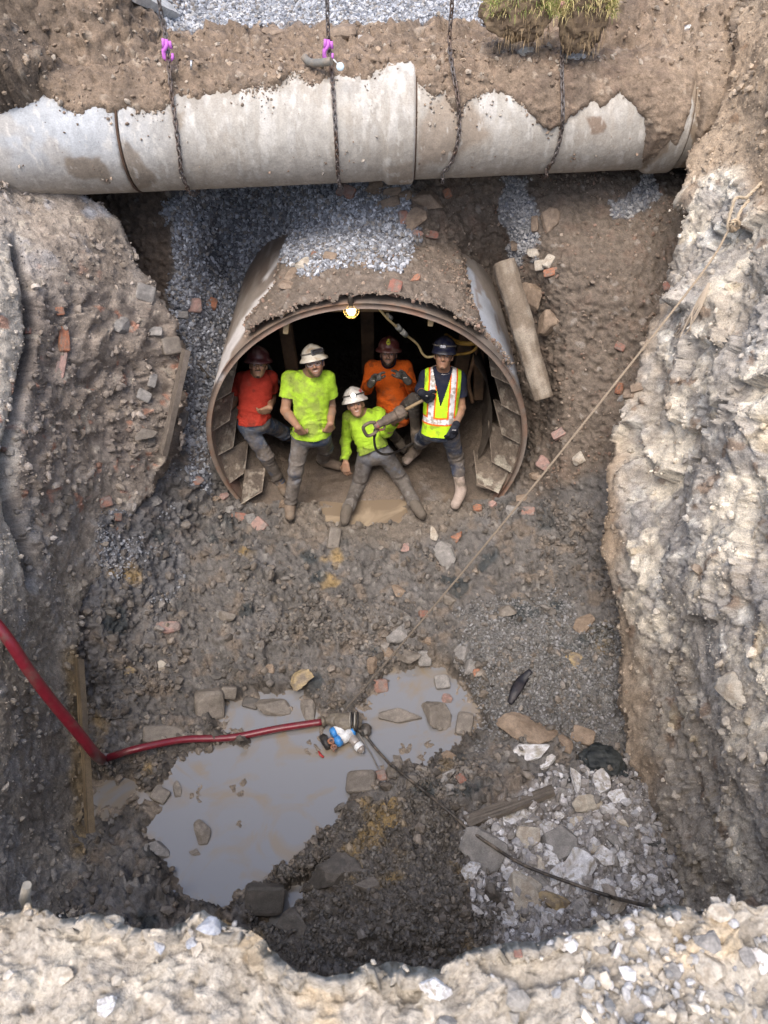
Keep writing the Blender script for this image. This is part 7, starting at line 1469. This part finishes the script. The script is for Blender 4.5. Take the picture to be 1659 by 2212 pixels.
# containers: two white-blue bottles strapped together, a clear bottle, a black float with orange valve
M_WPL = pmat('white_plastic', (.72, .74, .76), .35, dirt=(.22, .18, .14), dscale=20, damt=.35); M_BPL = pmat('blue_plastic', (.05, .25, .62), .35, dirt=(.15, .16, .18), dscale=20, damt=.3); M_CLR = pmat('cloudy_bottle', (.30, .27, .25), .12, dirt=(.22, .18, .15), spec=.8)
def bottle(name, a, b, prof, mats, root):
    a, b = np.array(a), np.array(b); Rm_ = Vector(b-a).to_track_quat('Z', 'Y').to_matrix(); L0 = np.linalg.norm(b-a)
    for nm, (p_, m_) in zip(mats, prof): o_ = lathe(nm, [(r, t*L0) for r, t in p_], a, Rm_, 24, m_); under(root, o_)
for (c0, c1, lab) in (((714, 1586), (752, 1568), 'white and blue plastic bottle strapped beside the pump, the upper of two'), ((724, 1606), (766, 1578), 'white and blue plastic bottle strapped beside the pump, the lower of two')):
    a0, b0 = PZ(*c0, WZ+.05), PZ(*c1, WZ+.05); rt_ = empty('bottle', tuple(a0), lab, 'bottle', 'plastic bottles floating by the pump')
    bottle('bottle', a0, b0, [([(.001, 0), (.028, .01), (.045, .08), (.047, .28)], M_BPL), ([(.047, .28), (.047, .82)], M_WPL), ([(.047, .82), (.044, .9), (.02, 1.0), (.001, 1.0)], M_BPL)], ('base', 'label_wrap', 'shoulder'), rt_)
a0, b0 = PZ(756, 1590, WZ+.04), PZ(786, 1626, WZ+.035); rt_ = empty('bottle', tuple(a0), 'cloudy clear bottle with a white label pointing down right beside the pump', 'bottle', 'plastic bottles floating by the pump')
bottle('bottle', a0, b0, [([(.001, 0), (.036, .01), (.040, .10), (.040, .45), (.036, .52)], M_CLR), ([(.0375, .52), (.0405, .56), (.0405, .74), (.039, .76)], M_WPL), ([(.038, .76), (.030, .88), (.014, .95), (.013, .98), (.001, .98)], M_CLR), ([(.016, .965), (.016, 1.0), (.001, 1.0)], M_SILVER)], ('body', 'label_wrap', 'neck', 'cap'), rt_)
f0 = PZ(703, 1602, WZ+.03); rt_ = empty('float_switch', tuple(f0), 'black float with a brown and orange valve at the left of the bottles', 'float')
o = tube('float_body', [f0+np.array((-.03, .05, 0)), f0, f0+np.array((.03, -.06, .0))], [.030, .036, .026], 12, M_BLK); under(rt_, o)
M_OR = pmat('orange_brass', (.40, .16, .08), .45, dirt=(.2, .12, .09)); vv0 = f0+np.array((.05, -.01, .02))
o = tube('valve_ring', [vv0+np.array((.022*math.cos(t), .022*math.sin(t), .01)) for t in np.linspace(0, 2*math.pi, 17)], .009, 8, M_OR, caps=False); under(rt_, o); vv1 = vv0+np.array((.025, -.055, -.0)); o = tube('valve_ring', [vv1+np.array((.020*math.cos(t), .020*math.sin(t), .01)) for t in np.linspace(0, 2*math.pi, 17)], .009, 8, M_OR, caps=False); under(rt_, o); o = tube('valve_stem', [vv0, vv1, vv1+np.array((.0, -.035, 0))], .008, 8, M_OR); under(rt_, o)
o = tube('tape_scrap', [PZ(688, 1622, WZ+.01), PZ(692, 1630, WZ+.015), PZ(699, 1636, WZ+.01)], [.006, .012, .010], 6, pmat('red_tape', (.40, .04, .04), .5), ell=.4); tag(o, 'little red scrap floating in the puddle below the float', 'scrap')

# pump cable and thin line to the lower right
cb = [PZ(768, 1572, WZ+.06), PZ(790, 1590, WZ+.04), PZ(810, 1615, WZ+.03), ]
_cp = crv([(840, 1648, 0), (880, 1680, 0), (920, 1712, 0), (975, 1758, 0), (1010, 1790, 0), (1060, 1825, 0), (1130, 1868, 0), (1240, 1910, 0), (1330, 1940, 0)], 5)
_gp = np.array([ctrl(q_[0], q_[1]) for q_ in _cp]); _z = _gp[:, 2].copy(); _z = np.array([_z[max(0, i-1):i+2].max() for i in range(len(_z))]); _gp = np.array([PZ(q_[0], q_[1], z_+.085) for q_, z_ in zip(_cp, _z)]); cb += list(_gp)
cb += [np.array(P(1420, 1962, 1.45)), np.array(P(1520, 1980, 1.15)), np.array(P(1720, 2005, .75))]
o = tube('pump_cable', crv(cb, 10), .012, 8, pmat('cable_black', (.045, .040, .036), .5, dirt=(.16, .13, .10), dscale=12)); tag(o, 'thin black cable snaking from the pump over the white rubble', 'cable')
o = tube('thin_line', crv([PZ(772, 1580, WZ+.03), PZ(800, 1625, WZ+.02), PZ(815, 1655, WZ+.02), ctrl(822, 1668, .02)], 8), .005, 6, pmat('line_grey', (.2, .18, .16), .6)); tag(o, 'thin grey line running beside the cable into the shore', 'line')

# rope
M_ROPE = vcmat('rope_fibre', wet=False, rough=.9, bump=.2, bscale=160, speck=.1, mott=(8, .15), spec=.15)
def rope(name, pts, r, root=None, colr=(.40, .32, .23), col_end=None, twist=70):
    c0 = np.array(crv(pts, 40)); L = np.concatenate([[0], np.cumsum(np.linalg.norm(np.diff(c0, axis=0), axis=1))]); n_ = int(L[-1]/(r*.9))+2; s_ = np.linspace(0, L[-1], n_); c_r = np.stack([np.interp(s_, L, c0[:, k]) for k in range(3)], 1)
    d_ = np.gradient(c_r, axis=0); d_ /= np.linalg.norm(d_, axis=1, keepdims=True); a_ = np.cross(d_, [.1, .2, 1.]); a_ /= np.linalg.norm(a_, axis=1, keepdims=True); b_ = np.cross(d_, a_); Vs, Fs, Cs = [], [], []; seg = 7; base = 0
    for st in range(3):
        ph = s_/r*.62+st*2*math.pi/3; cs = c_r+a_*(np.cos(ph)*r*.5)[:, None]+b_*(np.sin(ph)*r*.5)[:, None]
        for k in range(seg): q_ = 2*math.pi*k/seg; Vs.append(cs+a_*math.cos(q_)*r*.56+b_*math.sin(q_)*r*.56)
        i = np.arange(n_-1)
        for k in range(seg): Fs.append(np.stack([base+k*n_+i, base+((k+1) % seg)*n_+i, base+((k+1) % seg)*n_+i+1, base+k*n_+i+1], 1))
        base += seg*n_; t_ = (s_/L[-1])[:, None]; cc_ = np.array(colr)*(1-t_)+np.array(col_end or colr)*t_; Cs += [cc_]*seg
    o_ = npmesh(name, np.concatenate(Vs), np.concatenate(Fs), M_ROPE, np.concatenate(Cs)); 
    if root: under(root, o_)
    return o_
r0 = np.array(ground(1600, 440)[0])+np.array((-.05, -.12, .05)); rp_end = PZ(733, 1548, WZ+.04)
rope_r = empty('rope', tuple(rp_end), 'long tan twisted rope with a knotted loop stretching from the rock face to the pump', 'rope')
Yk = float(r0[1]); rope('strand', [P(1720, 290, Yk+.35), P(1659, 378, Yk+.15), P(1612, 428, Yk-.0)], .0125, rope_r, (.46, .38, .28))
rope('strand', [P(1578, 490, Yk-.15)]+[P(1520, 585, Yk-.30)*(1-t)+rp_end*t-np.array((0, 0, .10*math.sin(math.pi*t))) for t in (0, .2, .4, .6, .8, 1.)], .0085, rope_r, (.42, .34, .25), (.13, .115, .10))
rope('loop', [P(1612, 428, Yk), P(1590, 428, Yk-.03), P(1580, 452, Yk-.06), P(1572, 490, Yk-.12), P(1582, 500, Yk-.14), P(1590, 482, Yk-.12), P(1600, 455, Yk-.06), P(1618, 432, Yk-.02)], .012, rope_r, (.46, .38, .28))
rope('knot', [P(1588, 492, Yk-.16), P(1596, 484, Yk-.18), P(1588, 476, Yk-.2), P(1578, 484, Yk-.2), P(1584, 496, Yk-.18), P(1594, 492, Yk-.15)], .016, rope_r, (.48, .38, .27))
for j in range(9):
    x_ = 1536-j*2.0+random.uniform(-4, 4); p0 = np.array(ground(1532+random.uniform(-4, 4), 612)[0])+np.array((-.02, -.05, .03)); pm = np.array(ground(1500+random.uniform(-14, 14), 665)[0])+np.array((-.02, -.05, .02)); p1 = np.array(ground(1478+random.uniform(-22, 22), 720+random.uniform(-14, 20))[0])+np.array((-.02, -.04, .01))
    rope('frayed_strand', [p0, pm, p1], .0045, rope_r, (.50, .42, .33))

# ---- things on the far ledge
sl = empty('concrete_block', tuple(ctrl(320, 22, .03)), 'tapered white concrete slab lying at the top edge left of the gravel', 'slab')
board('x', [ctrl(262, -6, .10), ctrl(308, 26, .12), ctrl(392, 50, .07), ctrl(372, 26, .07)], .07, ((.58, .57, .55), (.42, .40, .38)), 'x', 'slab', 980)
bx = bpy.data.objects['x']; bx.name = 'block_body'; bx.data.name = 'block_body'
for k_ in ('label', 'category'): del bx[k_]
under(sl, bx)
o = tube('bent_pipe_piece', crv([P(655, 122, 6.62), P(668, 134, 6.56), P(690, 136, 6.5), P(716, 132, 6.46)], 6), [.012]+[.03]*17+[.028], 10, pmat('grey_plastic', (.17, .165, .15), .5, dirt=(.25, .2, .15))); tag(o, 'curved grey plastic offcut on the ledge left of the second chain', 'offcut')
tg = empty('tag', tuple(P(733, 143, 6.36)), 'round pale blue plastic tag on a stalk right of the second chain', 'tag')
Rf = Vector((0, -1, .5)).to_track_quat('Z', 'Y').to_matrix(); o = lathe('disc', [(.001, .004), (.028, .004), (.030, 0), (.001, -.004)], P(735, 144, 6.34), Rf, 24, pmat('tag_blue', (.55, .68, .75), .4)); under(tg, o); o = tube('stalk', [P(720, 128, 6.38), P(731, 140, 6.37)], .006, 6, pmat('tag_white', (.6, .6, .58), .5)); under(tg, o)
o = tube('bolt', [P(413, 130, 6.4), P(413, 152, 6.38)], .009, 8, M_SILVER); o.name = 'eye_bolt'
o.location = (0, 0, 0); tag(o, 'small bright bolt beside the leftmost chain below its purple hook', 'bolt')
for v_ in o.data.vertices: v_.co.x -= .0
sh_ = P(1219, 10, 6.62)
o = tube('shackle_pin', [sh_+np.array((-.03, 0, .0)), sh_+np.array((.03, 0, .0))], .022, 10, pmat('pink_paint', (.55, .25, .28), .5)); tag(o, 'faded pink shackle pin on the rightmost chain at the top edge', 'shackle')

# grass sods with roots
M_GRASS = vcmat('grass_blades', wet=False, rough=.7, bump=0, speck=.1, mott=(6, .25), spec=.2)
def sod(cx, cy, wpx, hpx, Y, seed, label, green):
    rs = np.random.default_rng(seed); c0 = P(cx, cy, Y); d_ = depth(c0); w_, h_ = wpx/FPX*d_, hpx/FPX*d_*1.15
    root = empty('grass_sod', tuple(c0), label, 'grass sod', 'grass sods hanging at the top edge')
    bm = bmesh.new(); bmesh.ops.create_icosphere(bm, subdivisions=5, radius=1); V = np.array([v.co for v in bm.verts]); F = np.array([[v.index for v in f.verts] for f in bm.faces]); bm.free()
    sg = lambda q: np.sign(q)*np.abs(q)**.75
    V = np.stack([sg(V[:, 0]), sg(V[:, 1]), sg(V[:, 2])], 1)*np.array([w_*.46, .15, h_*.44]); V = V*(1+.55*fbm(V*5+seed, 4, seed, g=.6)+.16*ridged(V*11+seed, 4, seed))[:, None]; V[:, 0] *= 1-.25*(V[:, 2] < 0)*np.abs(V[:, 2])/h_*2
    cc_ = mixc(np.broadcast_to(c_(.12, .085, .055), V.shape), c_(.22, .16, .10), sstep(-.1, .4, fbm(V*14, 4, seed+1))); Vw = V+c0; o_ = npmesh('root_ball', Vw, F, M_STONE, np.concatenate([cc_, np.ones((len(V), 1))], 1), smooth=False); under(root, o_)
    Vb, Fb, Cb = [], [], []; 
    def blade(p0, d0, L, wd, col_, droop, n_=5):
        b = len(Vb); p = np.array(p0); d = unit(d0); side = unit(np.cross(d, [0, 1, .3]))
        for i in range(n_+1):
            t = i/n_; ww = wd*(1-t)**.7+.0006; Vb.append(p-side*ww); Vb.append(p+side*ww); Cb.append(col_*(1+.2*t)); Cb.append(col_*(1+.2*t)); d = unit(d+np.array([0, 0, -droop])); p = p+d*L/n_
        for i in range(n_): Fb.append((b+2*i, b+2*i+1, b+2*i+3, b+2*i+2))
    for i in range(2600):
        a = rs.uniform(-1, 1); yb = rs.uniform(-1, .9); p0 = c0+np.array([a*w_*.50, yb*.15, h_*.34*(1-.3*a*a)+rs.uniform(-.10, .03)]); gr = rs.random() < green
        colb = c_(.21, .26, .07)*rs.uniform(.7, 1.3) if gr else c_(.50, .42, .20)*rs.uniform(.7, 1.2)
        blade(p0, [rs.normal()*.5+a*.4, -.15+rs.normal()*.55+yb*.2, .9], rs.uniform(.04, .11), .0022, colb, rs.uniform(.15, .5))
    for i in range(150):
        a = rs.uniform(-1, 1); b_ = rs.uniform(-.9, .7); p0 = c0+np.array([a*w_*.48*math.sqrt(max(.1, 1-b_*b_*.6)), -.155*math.sqrt(max(.05, 1-a*a)), b_*h_*.48]); blade(p0, [rs.normal()*.5, -.5, -.5], rs.uniform(.03, .10), .0014, c_(.30, .22, .13)*rs.uniform(.6, 1.4), .5)
    o_ = npmesh('grass_blades', np.array(Vb), np.array(Fb), M_GRASS, np.array(Cb)); under(root, o_); o_['kind'] = 'stuff'
sod(1125, 30, 140, 95, 6.75, 1, 'left grass sod, greener on top, hanging between the third and fourth chains', .5)
sod(1262, 38, 110, 115, 6.70, 2, 'right grass sod of mostly dry yellow blades and hanging roots', .25)

# stick on the near rim
o = tube('stick', [P(50, 1968, .56)-np.array((0, 0, .05)), P(53, 1940, .57), P(58, 1912, .58)], [.011, .012, .010], 8, pmat('bare_stick', (.36, .33, .28), .8)); tag(o, 'short grey stick standing up at the left end of the near rim', 'stick')
o = tube('stick', [ctrl(428, 792, .03), ctrl(445, 812, .03), ctrl(452, 822, .03)], .018, 6, pmat('dark_stick', (.10, .085, .07), .8)); tag(o, 'dark bent stick on the gravel left of the tunnel', 'stick')
